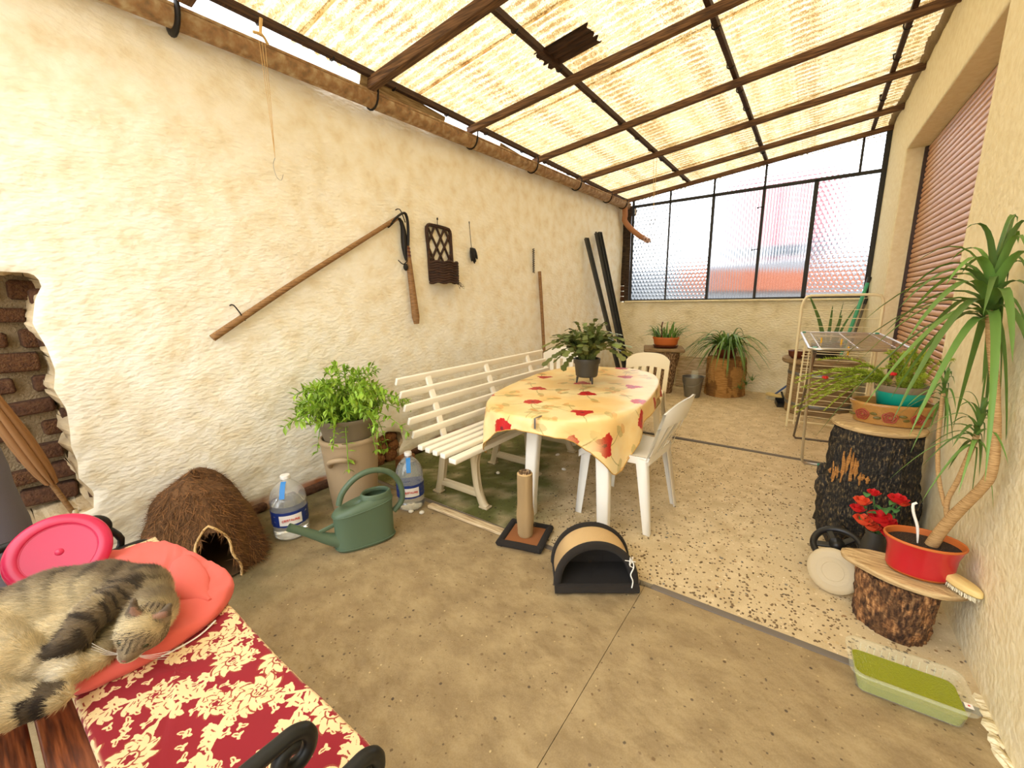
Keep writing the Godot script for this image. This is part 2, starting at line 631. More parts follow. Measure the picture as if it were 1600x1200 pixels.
func materials() -> void:
	var W := Color.WHITE
	mat("plaster", W, 0.92, {tex = T.plaster, scale = 0.45, bump = T.plaster_bump, depth = 0.34, spec = 0.25, vc = true})
	mat("render", W, 0.9, {tex = T.render, scale = 0.9, bump = T.rough_bump, depth = 0.35, spec = 0.25})
	mat("low_plaster", W, 0.92, {tex = T.low_plaster, scale = 0.5, bump = T.plaster_bump, depth = 0.8, spec = 0.25})
	mat("aggregate", W, 0.85, {tex = T.aggregate, scale = 0.5, vc = true, bump = T.rough_bump, depth = 0.12})
	mat("screed", W, 0.85, {tex = T.screed, scale = 0.5, vc = true, bump = T.rough_bump, depth = 0.4})
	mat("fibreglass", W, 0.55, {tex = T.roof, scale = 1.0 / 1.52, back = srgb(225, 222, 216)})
	mat("roof_timber", srgb(196, 182, 170), 0.8, {tex = T.wood, scale = 1.4})
	mat("purlin_timber", srgb(120, 100, 84), 0.8, {tex = T.wood, scale = 1.7})
	mat("rusty_zinc", srgb(255, 250, 240), 0.7, {tex = T.rust, scale = 1.3, bump = T.rough_bump, depth = 0.1})
	mat("clay_pipe", srgb(176, 120, 80), 0.7)
	mat("dark_iron", srgb(40, 36, 32), 0.55, {metal = 0.6})
	mat("black_iron", srgb(30, 30, 28), 0.45, {metal = 0.3})
	mat("window_steel", srgb(34, 32, 30), 0.6)
	mat("weathered_wood", srgb(120, 122, 124), 0.85, {tex = T.wood, scale = Vector3(2, 0.8, 2)})
	mat("brown_wood", srgb(235, 170, 130), 0.5, {tex = T.wood, scale = 2.0, bump = T.grain_bump, depth = 0.05})
	mat("handle_wood", srgb(186, 156, 122), 0.7, {tex = T.pale_wood, scale = 2.5, world = false})
	mat("pale_wood", W, 0.8, {tex = T.pale_wood, scale = 1.6, world = false, bump = T.grain_bump, depth = 0.1})
	mat("grey_plank", srgb(190, 180, 165), 0.85, {tex = T.pale_wood, scale = 1.5, bump = T.grain_bump, depth = 0.15})
	mat("brick", srgb(140, 128, 116), 0.95, {tex = T.brick, scale = 2.0, bump = T.rough_bump, depth = 0.4})
	mat("mortar", srgb(150, 128, 94), 0.95, {bump = T.rough_bump, scale = 2.0, depth = 0.6})
	mat("rubble", srgb(225, 205, 165), 0.95, {tex = T.brick, scale = 3.0, bump = T.rough_bump, depth = 0.6})
	mat("rubble_dark", srgb(150, 136, 110), 0.95, {tex = T.brick, scale = 3.0, bump = T.rough_bump, depth = 0.6})
	mat("shutter", srgb(204, 156, 120), 0.38, {spec = 0.5})
	mat("shutter_rail", srgb(60, 42, 34), 0.5)
	mat("joint", srgb(112, 102, 90), 0.8)
	var ribs := streaked(256, 64, 0.0, 0.0, [[0.0, W], [1.0, W]], 1)
	var im := Image.create(256, 256, false, Image.FORMAT_L8)
	var im2 := Image.create(256, 256, false, Image.FORMAT_L8)
	for y in 256:
		for x in 256:
			var a := 0.5 + 0.5 * cos(TAU * x / 32.0)
			im2.set_pixel(x, y, Color(a, a, a))
			var off := 16.0 if (y / 32) % 2 else 0.0
			var b := (0.5 - 0.5 * cos(TAU * y / 32.0)) * (0.5 - 0.5 * cos(TAU * (x + off) / 32.0))
			im.set_pixel(x, y, Color(b, b, b))
	T.basket_glass = ImageTexture.create_from_image(im)
	T.ribbed_glass = ImageTexture.create_from_image(im2)
	mat("basket_glass", srgb(250, 253, 255), 0.1, {refract = 0.05, bump = T.basket_glass, depth = 2.4, scale = Vector3(2.3, 2.3, 2.3)})
	mat("ribbed_glass", srgb(250, 252, 254), 0.08, {refract = 0.05, bump = T.ribbed_glass, depth = 1.6, scale = Vector3(3.6, 3.6, 3.6)})
	mat("clear_plastic", srgb(250, 252, 250), 0.06, {alpha = 0.1})
	mat("frosted_plastic", srgb(230, 236, 210), 0.3, {alpha = 0.2})
	mat("water", srgb(252, 254, 254), 0.02, {refract = 0.033})
	mat("bottle_plastic", srgb(235, 242, 245), 0.08, {alpha = 0.16})
	mat("white_plastic", srgb(238, 234, 222), 0.42, {spec = 0.5})
	mat("cream_plastic", srgb(240, 228, 196), 0.42)
	mat("bench_white", srgb(246, 240, 224), 0.45)
	mat("bench_leg", srgb(190, 172, 136), 0.55, {bump = T.rough_bump, scale = 3.0, depth = 0.05})
	mat("oilcloth", W, 0.38, {tex = T.poppy, scale = 0.66, world = true, spec = 0.5, back = Color(0.25, 0.22, 0.16)})
	mat("cloth_hem", srgb(196, 150, 70), 0.6)
	mat("damask", W, 0.9, {tex = T.damask, scale = 1.75, sheen = 0.2})
	mat("salmon_fleece", srgb(226, 104, 92), 0.95, {sheen = 0.5, bump = T.weave, scale = 8.0, depth = 0.04})
	mat("pink_plastic", srgb(200, 32, 76), 0.3)
	mat("grey_fabric", srgb(98, 92, 98), 0.95, {bump = T.weave, scale = 6.0, depth = 0.08})
	mat("tan_fabric", srgb(150, 106, 62), 0.9)
	mat("green_plastic", srgb(82, 102, 78), 0.5)
	mat("felt_lining", srgb(104, 78, 52), 1.0, {spec = 0.1})
	mat("stoneware", srgb(172, 148, 114), 0.55, {bump = T.rough_bump, scale = 2.0, depth = 0.06})
	mat("grey_pot", srgb(122, 108, 84), 0.7)
	mat("blue_tape", srgb(36, 124, 196), 0.5)
	mat("label_blue", srgb(24, 48, 120), 0.5)
	mat("label_white", srgb(236, 232, 224), 0.5)
	mat("label_red", srgb(206, 40, 40), 0.5)
	mat("soil", W, 0.98, {tex = T.soil, scale = 6.0, bump = T.rough_bump, depth = 0.8})
	mat("leaf_lime", srgb(164, 206, 70), 0.5, {vc = true, back = Color(0.5, 0.55, 0.25)})
	mat("leaf_green", srgb(116, 156, 74), 0.45, {vc = true, back = Color(0.4, 0.5, 0.2)})
	mat("leaf_dark", srgb(112, 128, 66), 0.5, {vc = true, back = Color(0.3, 0.36, 0.16)})
	mat("fern", srgb(186, 210, 70), 0.6, {vc = true, back = Color(0.5, 0.55, 0.2)})
	mat("stem", srgb(236, 214, 182), 0.85, {tex = T.pale_wood, scale = 6.0})
	mat("terracotta", srgb(196, 104, 40), 0.6)
	mat("glazed_brown", srgb(96, 44, 26), 0.3)
	mat("charcoal_pot", srgb(62, 58, 48), 0.5)
	mat("sisal", srgb(224, 188, 132), 0.95, {bump = T.weave, scale = Vector3(3, 14, 3), depth = 0.5})
	mat("black_plush", srgb(38, 32, 26), 1.0, {sheen = 0.3, bump = T.weave, scale = 6.0, depth = 0.3})
	mat("brown_carpet", srgb(164, 104, 58), 1.0, {bump = T.weave, scale = 6.0, depth = 0.2})
	mat("white_string", srgb(240, 236, 226), 0.8)
	mat("twine", srgb(214, 178, 120), 0.9)
	mat("bark", W, 0.95, {tex = T.bark, scale = Vector3(2.4, 2.4, 2.4), world = false, bump = T.rough_bump, depth = 0.8, vc = true})
	mat("charred_bark", W, 0.75, {tex = T.charred, scale = Vector3(2.4, 2.4, 2.4), world = false, bump = T.rough_bump, depth = 0.8, vc = true})
	mat("pale_log", srgb(236, 208, 164), 0.9, {tex = T.pale_wood, scale = 2.2, world = false, bump = T.rough_bump, depth = 0.6, vc = true})
	mat("cut_wood", srgb(226, 180, 118), 0.85, {tex = T.pale_wood, scale = 3.0})
	mat("slab_stone", srgb(255, 246, 226), 0.9, {tex = T.pale_wood, scale = 2.0, bump = T.rough_bump, depth = 0.25})
	mat("teal_glaze", srgb(18, 150, 128), 0.35)
	mat("planter_gold", srgb(178, 128, 62), 0.35, {bump = T.rough_bump, scale = 5.0, depth = 0.15, coat = 0.4})
	mat("planter_rose", srgb(160, 60, 44), 0.45)
	mat("planter_leaf", srgb(104, 92, 36), 0.45)
	mat("red_glaze", srgb(186, 16, 34), 0.3, {coat = 0.5})
	mat("silk_red", srgb(206, 22, 24), 0.7, {back = Color(0.3, 0.05, 0.05)})
	mat("silk_orange", srgb(226, 78, 40), 0.7, {back = Color(0.3, 0.1, 0.05)})
	mat("silk_leaf", srgb(70, 120, 60), 0.6)
	mat("black_plastic", srgb(26, 25, 24), 0.4)
	mat("brush_wood", srgb(226, 200, 130), 0.55)
	mat("bristle", srgb(236, 226, 192), 0.9)
	mat("algae_water", srgb(140, 146, 28), 0.15, {bump = T.rough_bump, scale = 4.0, depth = 0.2})
	mat("algae", srgb(128, 132, 26), 0.8)
	mat("chrome", srgb(214, 214, 212), 0.28, {metal = 1.0})
	mat("grey_tube", srgb(110, 100, 88), 0.4, {metal = 0.5})
	mat("cream_enamel", srgb(236, 222, 176), 0.4)
	mat("rack_green", srgb(46, 140, 112), 0.5)
	mat("peg_yellow", srgb(236, 180, 40), 0.5)
	mat("profile_dark", srgb(58, 58, 52), 0.45)
	mat("galvanised", srgb(140, 140, 136), 0.4, {metal = 0.8})
	mat("blue_pole", srgb(66, 88, 132), 0.45)
	mat("green_pole", srgb(70, 170, 130), 0.45)
	mat("coir", srgb(158, 112, 68), 1.0, {vc = true})
	mat("pebble_white", srgb(232, 226, 210), 0.7)
	mat("pebble_grey", srgb(124, 110, 88), 0.8)
	mat("fur", W, 0.9, {vc = true, sheen = 0.2})
	mat("eye", srgb(40, 44, 20), 0.1)
	mat("nose", srgb(150, 96, 80), 0.5)
	mat("house_white", srgb(138, 142, 146), 0.9)
	mat("house_pink", srgb(170, 110, 116), 0.9)
	mat("house_grey", srgb(84, 96, 104), 0.9)
	mat("roof_orange", srgb(166, 100, 74), 0.9)
	mat("yard_ground", srgb(150, 140, 122), 0.95)

# ---- the setting
func ground_tint(x: float, z: float, n: FastNoiseLite) -> Color:
	# where moss and damp dirt have grown
	var a := n.get_noise_2d(x * 100, z * 100)
	var b := n.get_noise_2d(x * 420 + 50, z * 420)
	var m := 0.0
	if z < -1.77:
		m = clampf((-1.28 - x) * 3.2 + a * 1.1, 0, 1) * clampf((z + 4.1) * 1.4 + a, 0, 1)
	else:
		m = clampf((-2.02 - x) * 1.6 + a * 0.9, 0, 0.8) * 0.75
		m = maxf(m, 0.5 * clampf(1.0 - Vector2(x + 2.25, z + 0.75).length() * 2.2 + a * 0.8, 0, 1))
	m *= clampf(0.9 + b * 0.9, 0, 1)
	var d := clampf(0.5 + n.get_noise_2d(x * 38 - 90, z * 38) * 0.8, 0, 1)
	var base := Color(0.98, 0.97, 0.95).lerp(Color(1.06, 1.06, 1.06), d)
	return base.lerp(Color(0.11, 0.165, 0.015), clampf(m * 1.15, 0, 1) * 0.95)

func slab(parent: Node, x0: float, x1: float, z0: float, z1: float, m: Material, n: FastNoiseLite) -> void:
	var mb := MB.new()
	mb.colored = true
	var nx := int(ceil((x1 - x0) / 0.045))
	var nz := int(ceil((z0 - z1) / 0.045))
	var ids := []
	for i in nz + 1:
		var row := PackedInt32Array()
		for j in nx + 1:
			var x := lerpf(x0, x1, j / float(nx))
			var z := lerpf(z0, z1, i / float(nz))
			var edge := minf(minf(x - x0, x1 - x), minf(z0 - z, z - z1))
			var y := n.get_noise_2d(x * 60, z * 60) * 0.004 - (0.002 if edge < 0.001 else 0.0)
			mb.c = ground_tint(x, z, n)
			row.append(mb.vert(Vector3(x, y, z), Vector2(x, z)))
		ids.append(row)
	for i in nz:
		for j in nx:
			mb.quad(ids[i][j], ids[i + 1][j], ids[i + 1][j + 1], ids[i][j + 1])
	var c := [Vector3(x0, 0, z0), Vector3(x1, 0, z0), Vector3(x1, 0, z1), Vector3(x0, 0, z1)]
	mb.c = Color(0.8, 0.8, 0.8)
	for k in 4:
		var a: Vector3 = c[k]
		var b: Vector3 = c[(k + 1) % 4]
		var dn := Vector3(0, -0.1, 0)
		var e := Vector3(0, -0.004, 0)
		mb.quad(mb.vert(a + e), mb.vert(b + e), mb.vert(b + dn), mb.vert(a + dn))
	obj("slab", mb, m, parent)

func build_floor() -> void:
	var n := FastNoiseLite.new()
	n.seed = 3
	n.frequency = 0.01
	n.fractal_octaves = 4
	var f := struct("floor")
	slab(f, -3.0, -0.5215, 2.6, -1.76, M.screed, n)
	slab(f, -0.5195, 0.75, 2.6, -1.765, M.screed, n)
	slab(f, -2.95, 0.72, -1.80, -4.02, M.aggregate, n)
	slab(f, -2.9, 0.7, -4.045, -6.76, M.aggregate, n)
	var mb := MB.new()
	mb.box(Vector3(-1.1, -0.13, -2.1), Vector3(4.0, 0.06, 9.6), 0.0)
	obj("bedding", mb, M.mortar, f)
	mb = MB.new()
	mb.box(Vector3(0.06, -0.012, -1.782), Vector3(1.1, 0.03, 0.034), 0.002)
	mb.box(Vector3(-1.75, -0.02, -1.782), Vector3(2.4, 0.03, 0.034), 0.002)
	obj("joint_strip", mb, M.joint, f)
	mb = MB.new()
	mb.bar(Vector3(-1.15, -0.008, -4.06), Vector3(0.62, -0.008, -4.02), 0.035, 0.03)
	mb.bar(Vector3(-2.8, -0.014, -4.06), Vector3(-1.15, -0.014, -4.06), 0.03, 0.03)
	obj("joint_strip", mb, M.joint, f)

func build_left_wall() -> void:
	var wall := struct("wall_left")
	var n := FastNoiseLite.new()
	n.seed = 15
	n.frequency = 0.012
	n.fractal_octaves = 4
	var n2 := FastNoiseLite.new()
	n2.seed = 16
	n2.frequency = 0.012
	n2.fractal_octaves = 2
	# outline of the broken niche and of the bare patch behind the crock, (z, y)
	var niche := PackedVector2Array([Vector2(0.75, 1.52), Vector2(-0.19, 1.51), Vector2(-0.285, 1.505), Vector2(-0.31, 1.46), Vector2(-0.275, 1.39), Vector2(-0.25, 1.28), Vector2(-0.275, 1.17), Vector2(-0.285, 1.06), Vector2(-0.265, 0.97), Vector2(-0.29, 0.87), Vector2(-0.285, 0.77), Vector2(-0.275, 0.68), Vector2(-0.285, 0.6), Vector2(-0.275, 0.52), Vector2(-0.315, 0.43), Vector2(-0.3, 0.34), Vector2(0.05, 0.33), Vector2(0.75, 0.3)])
	var patch := PackedVector2Array([Vector2(-1.80, 0.24), Vector2(-1.9, 0.27), Vector2(-1.98, 0.25), Vector2(-2.06, 0.28), Vector2(-2.2, 0.24), Vector2(-2.22, 0.15), Vector2(-2.16, 0.08), Vector2(-2.16, -0.05), Vector2(-1.78, -0.05), Vector2(-1.76, 0.12)])
	var holes := [niche, patch]
	var mb := MB.new()
	mb.colored = true
	var st := 0.024
	var z0 := 1.6
	var nz := int((z0 - BACK + 0.25) / st)
	var ny := int(2.86 / st)
	var ids := {}
	var inside := func(q: Vector2) -> int:
		for k in holes.size():
			if Geometry2D.is_point_in_polygon(q, holes[k]):
				return k
		return -1
	var skip := {}
	for i in nz:
		for j in ny:
			var q := Vector2(z0 - (i + 0.5) * st, (j + 0.5) * st - 0.06)
			if (q.x > -0.4 or (q.x < -1.7 and q.x > -2.3 and q.y < 0.35)) and inside.call(q) >= 0:
				skip[Vector2i(i, j)] = true
	var get_v := func(i: int, j: int) -> int:
		var key := Vector2i(i, j)
		if ids.has(key):
			return ids[key]
		var q := Vector2(z0 - i * st, j * st - 0.06)
		var rim := 0
		for d in [Vector2i(0, 0), Vector2i(-1, 0), Vector2i(0, -1), Vector2i(-1, -1)]:
			if skip.has(key + d):
				rim += 1
		var out := 0.0
		if rim > 0:
			# onto the outline
			var best := q
			var bd := 9.0
			for h in holes:
				for k in h.size():
					var p := Geometry2D.get_closest_point_to_segment(q, h[k], h[(k + 1) % h.size()])
					if p.distance_to(q) < bd:
						bd = p.distance_to(q)
						best = p
			q = best
			out = -0.012
		var low := clampf((0.5 - q.y) * 1.5, 0, 1)
		out += n.get_noise_2d(q.x * 90, q.y * 90) * 0.018 + n2.get_noise_2d(q.x * 420, q.y * 700) * (0.0024 + 0.014 * low) + low * 0.01
		var a := n.get_noise_2d(q.x * 55 + 400, q.y * 55)
		var b := n.get_noise_2d(q.x * 260 + 90, q.y * 60)
		var d := n.get_noise_2d(q.x * 900, q.y * 900)
		# grey-brown damp stains low down and in a few runs
		var stain := clampf((0.32 + a * 0.5 - q.y) * 1.8, 0, 1) * 0.55 + clampf(b - 0.32, 0, 1) * 0.5 * clampf(1.6 - q.y, 0, 1)
		stain = maxf(stain, clampf(d - 0.42, 0, 1) * 0.5)
		stain = maxf(stain, clampf(a - 0.3, 0, 1) * clampf((q.y - 2.2) * 2.0, 0, 1) * 0.9)
		mb.c = Color.WHITE.lerp(Color(0.52, 0.44, 0.28), clampf(stain, 0, 0.8))
		if q.y < 0.10 + 0.05 * a and q.x < -0.5:
			mb.c = mb.c.lerp(Color(0.42, 0.17, 0.09), clampf(0.5 + a * 1.2 + b, 0, 1))
		ids[key] = mb.vert(Vector3(xl(q.x) + out, q.y, q.x))
		return ids[key]
	for i in nz:
		for j in ny:
			if skip.has(Vector2i(i, j)):
				continue
			mb.quad(get_v.call(i, j), get_v.call(i, j + 1), get_v.call(i + 1, j + 1), get_v.call(i + 1, j))
	# thickness at the edges of the openings
	mb.c = Color(0.72, 0.6, 0.44)
	for key in skip:
		for e in [[Vector2i(1, 0), Vector2i(1, 0), Vector2i(1, 1)], [Vector2i(-1, 0), Vector2i(0, 1), Vector2i(0, 0)], [Vector2i(0, 1), Vector2i(1, 1), Vector2i(0, 1)], [Vector2i(0, -1), Vector2i(0, 0), Vector2i(1, 0)]]:
			var nb: Vector2i = key + e[0]
			if skip.has(nb) or nb.x < 0 or nb.y < 0:
				continue
			var pa: Vector3 = mb.v[get_v.call(key.x + e[1].x, key.y + e[1].y)]
			var pb: Vector3 = mb.v[get_v.call(key.x + e[2].x, key.y + e[2].y)]
			var deep := 0.3 if pa.z > -1.0 else 0.07
			var jag := Vector3(-deep, 0, n.get_noise_2d(pa.y * 700, pa.z * 500) * 0.03)
			var m1 := pa + Vector3(-deep * 0.3, n.get_noise_2d(pa.y * 900, pa.z * 900) * 0.04, n.get_noise_2d(pa.y * 900 + 7, pa.z * 900) * 0.06)
			var m2 := pb + Vector3(-deep * 0.3, n.get_noise_2d(pb.y * 900, pb.z * 900) * 0.04, n.get_noise_2d(pb.y * 900 + 7, pb.z * 900) * 0.06)
			mb.quad(mb.vert(pa), mb.vert(pb), mb.vert(m2), mb.vert(m1))
			mb.quad(mb.vert(m1), mb.vert(m2), mb.vert(pb + jag), mb.vert(pa + jag))
	obj("plaster", mb, M.plaster, wall)
	# body of the wall behind the plaster and above the niche
	mb = MB.new()
	mb.box(Vector3(-3.32, 1.36, -2.6), Vector3(0.28, 2.86, 8.6), 0.0)
	mb.bar(Vector3(xl(1.6) - 0.21, 2.71, 1.6), Vector3(xl(-6.9) - 0.21, 2.71, -6.9), 0.34, 0.1, 0.01)
	mb.box(Vector3(-3.1, 0.1, 0.6), Vector3(0.4, 0.44, 1.8), 0.02)
	obj("masonry", mb, M.mortar, wall)
	# old bricks at the back of the niche
	for j in 10:
		for i in 6:
			var s := rr(-0.02, 0.02)
			var b := MB.new()
			b.box(Vector3.ZERO, Vector3(0.08, 0.085, 0.205), 0.012)
			var o := obj("brick", b, M.brick if rng.randf() < 0.55 else M.rubble_dark, wall)
			o.position = Vector3(-3.15 + rr(-0.03, 0.015), 0.40 + j * 0.115, -0.42 + i * 0.235 + (0.11 if j % 2 else 0.0) + s * 0.3)
			o.rotation = Vector3(rr(-0.07, 0.07), rr(-0.1, 0.1), 0)
			o.scale = Vector3(1, rr(0.8, 1.15), rr(0.75, 1.08))
	# the jamb of broken bricks at the far side of the niche
	for j in 11:
		var b := MB.new()
		b.box(Vector3.ZERO, Vector3(0.16, 0.08, 0.14), 0.014)
		var o := obj("brick", b, M.brick, wall)
		o.position = Vector3(-3.04 + rr(-0.03, 0.02), 0.40 + j * 0.1, -0.375 + rr(-0.02, 0.03))
		o.rotation = Vector3(rr(-0.08, 0.08), rr(-0.2, 0.2), rr(-0.06, 0.06))
	# stones of the bare patch
	for k in 9:
		var b := MB.new()
		b.ball(Vector3.ZERO, Vector3(0.05, rr(0.05, 0.08), rr(0.06, 0.1)), Basis(Vector3.UP, rr(-0.4, 0.4)), 8)
		var o := obj("stone", b, M.rubble, wall)
		o.position = Vector3(xl(-2.0) - 0.06, 0.04 + (k / 3) * 0.085, -1.86 - (k % 3) * 0.14 + rr(-0.02, 0.02))
	# exposed footing bricks along the base
	var z := -0.62
	while z > -2.7:
		var w := rr(0.16, 0.24)
		if not (z < -1.7 and z > -2.2):
			var b := MB.new()
			b.box(Vector3.ZERO, Vector3(0.1, rr(0.05, 0.075), w), 0.014)
			var o := obj("brick", b, M.brick, wall)
			o.position = Vector3(xl(z) - 0.018 + rr(-0.006, 0.01), 0.028, z - w / 2)
			o.rotation = Vector3(rr(-0.05, 0.05), rr(-0.05, 0.05), 0)
		z -= w + rr(0.015, 0.06)

func build_back_wall() -> void:
	var wall := struct("wall_back")
	var n := FastNoiseLite.new()
	n.seed = 5
	n.frequency = 0.01
	var mb := MB.new()
	var rows := []
	for j in 28:
		var row := PackedVector3Array()
		for i in 71:
			var x := -2.72 + i * 0.047
			var y := -0.06 + j * 0.0497
			row.append(Vector3(x, y, BACK + n.get_noise_2d(x * 120, y * 160) * 0.02 + n.get_noise_2d(x * 500, y * 900) * 0.008))
		rows.append(row)
	mb.grid(rows)
	mb.box(Vector3(-1.07, 0.61, BACK - 0.13), Vector3(3.3, 1.34, 0.2), 0.01)
	obj("plaster", mb, M.low_plaster, wall)
	mb = MB.new()
	mb.box(Vector3(-1.0, 1.293, BACK - 0.06), Vector3(3.1, 0.03, 0.2), 0.008)
	obj("sill", mb, M.low_plaster, wall)
	# weathered boards closing the corner beside the glazing
	mb = MB.new()
	mb.box(Vector3(-2.545, 2.02, BACK - 0.03), Vector3(0.075, 1.5, 0.03), 0.004)
	obj("corner_board", mb, M.weathered_wood, wall)
	mb = MB.new()
	mb.box(Vector3(-2.62, 2.16, BACK - 0.045), Vector3(0.07, 1.2, 0.03), 0.004)
	obj("corner_board", mb, M.weathered_wood, wall)
	for k in 5:
		mb = MB.new()
		mb.box(Vector3.ZERO, Vector3(0.12, 0.075, 0.1), 0.014)
		var o := obj("brick", mb, M.brick, wall)
		o.position = Vector3(-2.6, 1.34 + k * 0.085, BACK - 0.08)
		o.rotation.y = rr(-0.2, 0.2)
	mb = MB.new()
	mb.box(Vector3(-2.62, 2.72, BACK - 0.1), Vector3(0.3, 0.14, 0.12), 0.01)
	obj("corner_block", mb, M.mortar, wall)
	# the glazing
	var win := struct("window_1")
	var xs := [-2.48, -1.915, -1.318, -0.70, -0.138, 0.49]
	var by := 1.315
	var hy := 2.76
	var z := BACK - 0.03
	var steel := func(called: String, a: Vector3, b: Vector3, w: float) -> void:
		var q := MB.new()
		q.bar(a, b, w, 0.035, 0.003, Vector3.FORWARD if absf((b - a).normalized().z) < 0.9 else Vector3.UP)
		obj(called, q, M.window_steel, win)
	var wd := [0.035, 0.022, 0.035, 0.034, 0.05, 0.05]
	for i in 6:
		var top: float = roof_y(xs[i]) + 0.05
		if i in [0, 5]:
			steel.call("mullion", Vector3(xs[i], by - 0.01, z), Vector3(xs[i], top, z), wd[i])
		else:
			steel.call("mullion", Vector3(xs[i], by - 0.01, z), Vector3(xs[i], hy, z), wd[i])
	steel.call("head_bar", Vector3(xs[0], hy, z), Vector3(xs[5], hy, z), 0.04)
	steel.call("bottom_bar", Vector3(xs[0], by, z), Vector3(-0.7, by, z), 0.022)
	steel.call("bottom_bar", Vector3(-0.7, by, z), Vector3(xs[5], by, z), 0.034)
	var us := [-2.48, -1.915, -1.318, -0.70, 0.27, 0.49]
	for i in range(1, 5):
		steel.call("mullion", Vector3(us[i], hy, z), Vector3(us[i], roof_y(us[i]) + 0.05, z), 0.025)
	for i in 5:
		var kind: Material = M.ribbed_glass if i in [2, 3] else M.basket_glass
		var q := MB.new()
		q.box(Vector3((xs[i] + xs[i + 1]) / 2, (by + hy) / 2, z), Vector3(xs[i + 1] - xs[i] - 0.018, hy - by - 0.012, 0.005), 0.0005)
		obj("pane", q, kind, win)
		q = MB.new()
		q.prism(PackedVector2Array([Vector2(us[i] + 0.008, hy + 0.012), Vector2(us[i + 1] - 0.008, hy + 0.012), Vector2(us[i + 1] - 0.008, roof_y(us[i + 1]) + 0.06), Vector2(us[i] + 0.008, roof_y(us[i]) + 0.06)]), 0.005, Basis(), Vector3(0, 0, z - 0.0025))
		obj("pane", q, M.basket_glass, win)
	# small latches on the casement bars
	for p in [Vector3(-0.7, 1.98, z + 0.03), Vector3(-0.68, 2.52, z + 0.03)]:
		var q := MB.new()
		q.bar(p, p + Vector3(-0.07, -0.01, 0.02), 0.012, 0.012)
		q.ball(p + Vector3(-0.075, -0.012, 0.022), Vector3.ONE * 0.011)
		obj("latch", q, M.dark_iron, win)

func build_right_wall() -> void:
	var wall := struct("wall_right")
	wall.position = Vector3(0.59, 0, -2.4)
	wall.rotation.y = atan(0.017)
	var part := func(a: Vector3, b: Vector3, bev := 0.012) -> void:
		var mb := MB.new()
		mb.box((a + b) / 2, (b - a).abs(), bev)
		obj("masonry", mb, M.render, wall)
	var near := -0.72 # local z of the recess, its near and far side
	var far := -3.12
	part.call(Vector3(0, -0.1, 4.2), Vector3(0.35, 3.5, near))
	part.call(Vector3(0, -0.1, far), Vector3(0.35, 3.5, -4.6))
	part.call(Vector3(0, 2.655, near + 0.02), Vector3(0.35, 3.5, far - 0.02))
	part.call(Vector3(0.3, -0.1, near), Vector3(0.36, 2.7, far), 0.0)
	# crumbled edge of render at the foot of the wall
	var r := RandomNumberGenerator.new()
	r.seed = 4
	for k in 9:
		var b := MB.new()
		b.ball(Vector3.ZERO, Vector3(r.randf_range(0.008, 0.03), r.randf_range(0.004, 0.01), r.randf_range(0.015, 0.05)), Basis(Vector3.UP, r.randf_range(-0.5, 0.5)), 7)
		var o := obj("render_crumb", b, M.low_plaster, wall)
		o.position = Vector3(r.randf_range(-0.02, 0.0), 0.002, 0.9 - k * 0.04 + r.randf_range(-0.03, 0.03))
	# roller shutter
	var sh := struct("door_1")
	sh.position = wall.position
	sh.rotation = wall.rotation
	var y := 0.03
	var slat := MB.new()
	var prof := [Vector2(0, 0), Vector2(-0.007, 0.003), Vector2(-0.0105, 0.012), Vector2(-0.0115, 0.021), Vector2(-0.0105, 0.03), Vector2(-0.006, 0.0385), Vector2(0.002, 0.041), Vector2(0.002, 0.0)]
	var rows := []
	for p in prof:
		rows.append(PackedVector3Array([Vector3(0.16 + p.x, p.y, near + 0.01), Vector3(0.16 + p.x, p.y, far - 0.01)]))
	slat.grid(rows)
	var sm := slat.mesh()
	while y < 2.64:
		var o := obj("slat", sm, M.shutter, sh)
		o.position.y = y
		y += 0.0445
	var rail := MB.new()
	rail.box(Vector3(0.15, 1.33, far + 0.012), Vector3(0.05, 2.64, 0.024), 0.002)
	obj("guide_rail", rail, M.shutter_rail, sh)
	rail = MB.new()
	rail.box(Vector3(0.15, 1.33, near - 0.012), Vector3(0.05, 2.64, 0.024), 0.002)
	obj("guide_rail", rail, M.shutter_rail, sh)
	rail = MB.new()
	rail.box(Vector3(0.17, 2.66, (near + far) / 2), Vector3(0.03, 0.05, near - far), 0.002)
	obj("head_seal", rail, M.shutter_rail, sh)
	rail = MB.new()
	rail.box(Vector3(0.17, 0.015, (near + far) / 2), Vector3(0.028, 0.03, near - far - 0.02), 0.004)
	obj("bottom_bar", rail, M.shutter, sh)

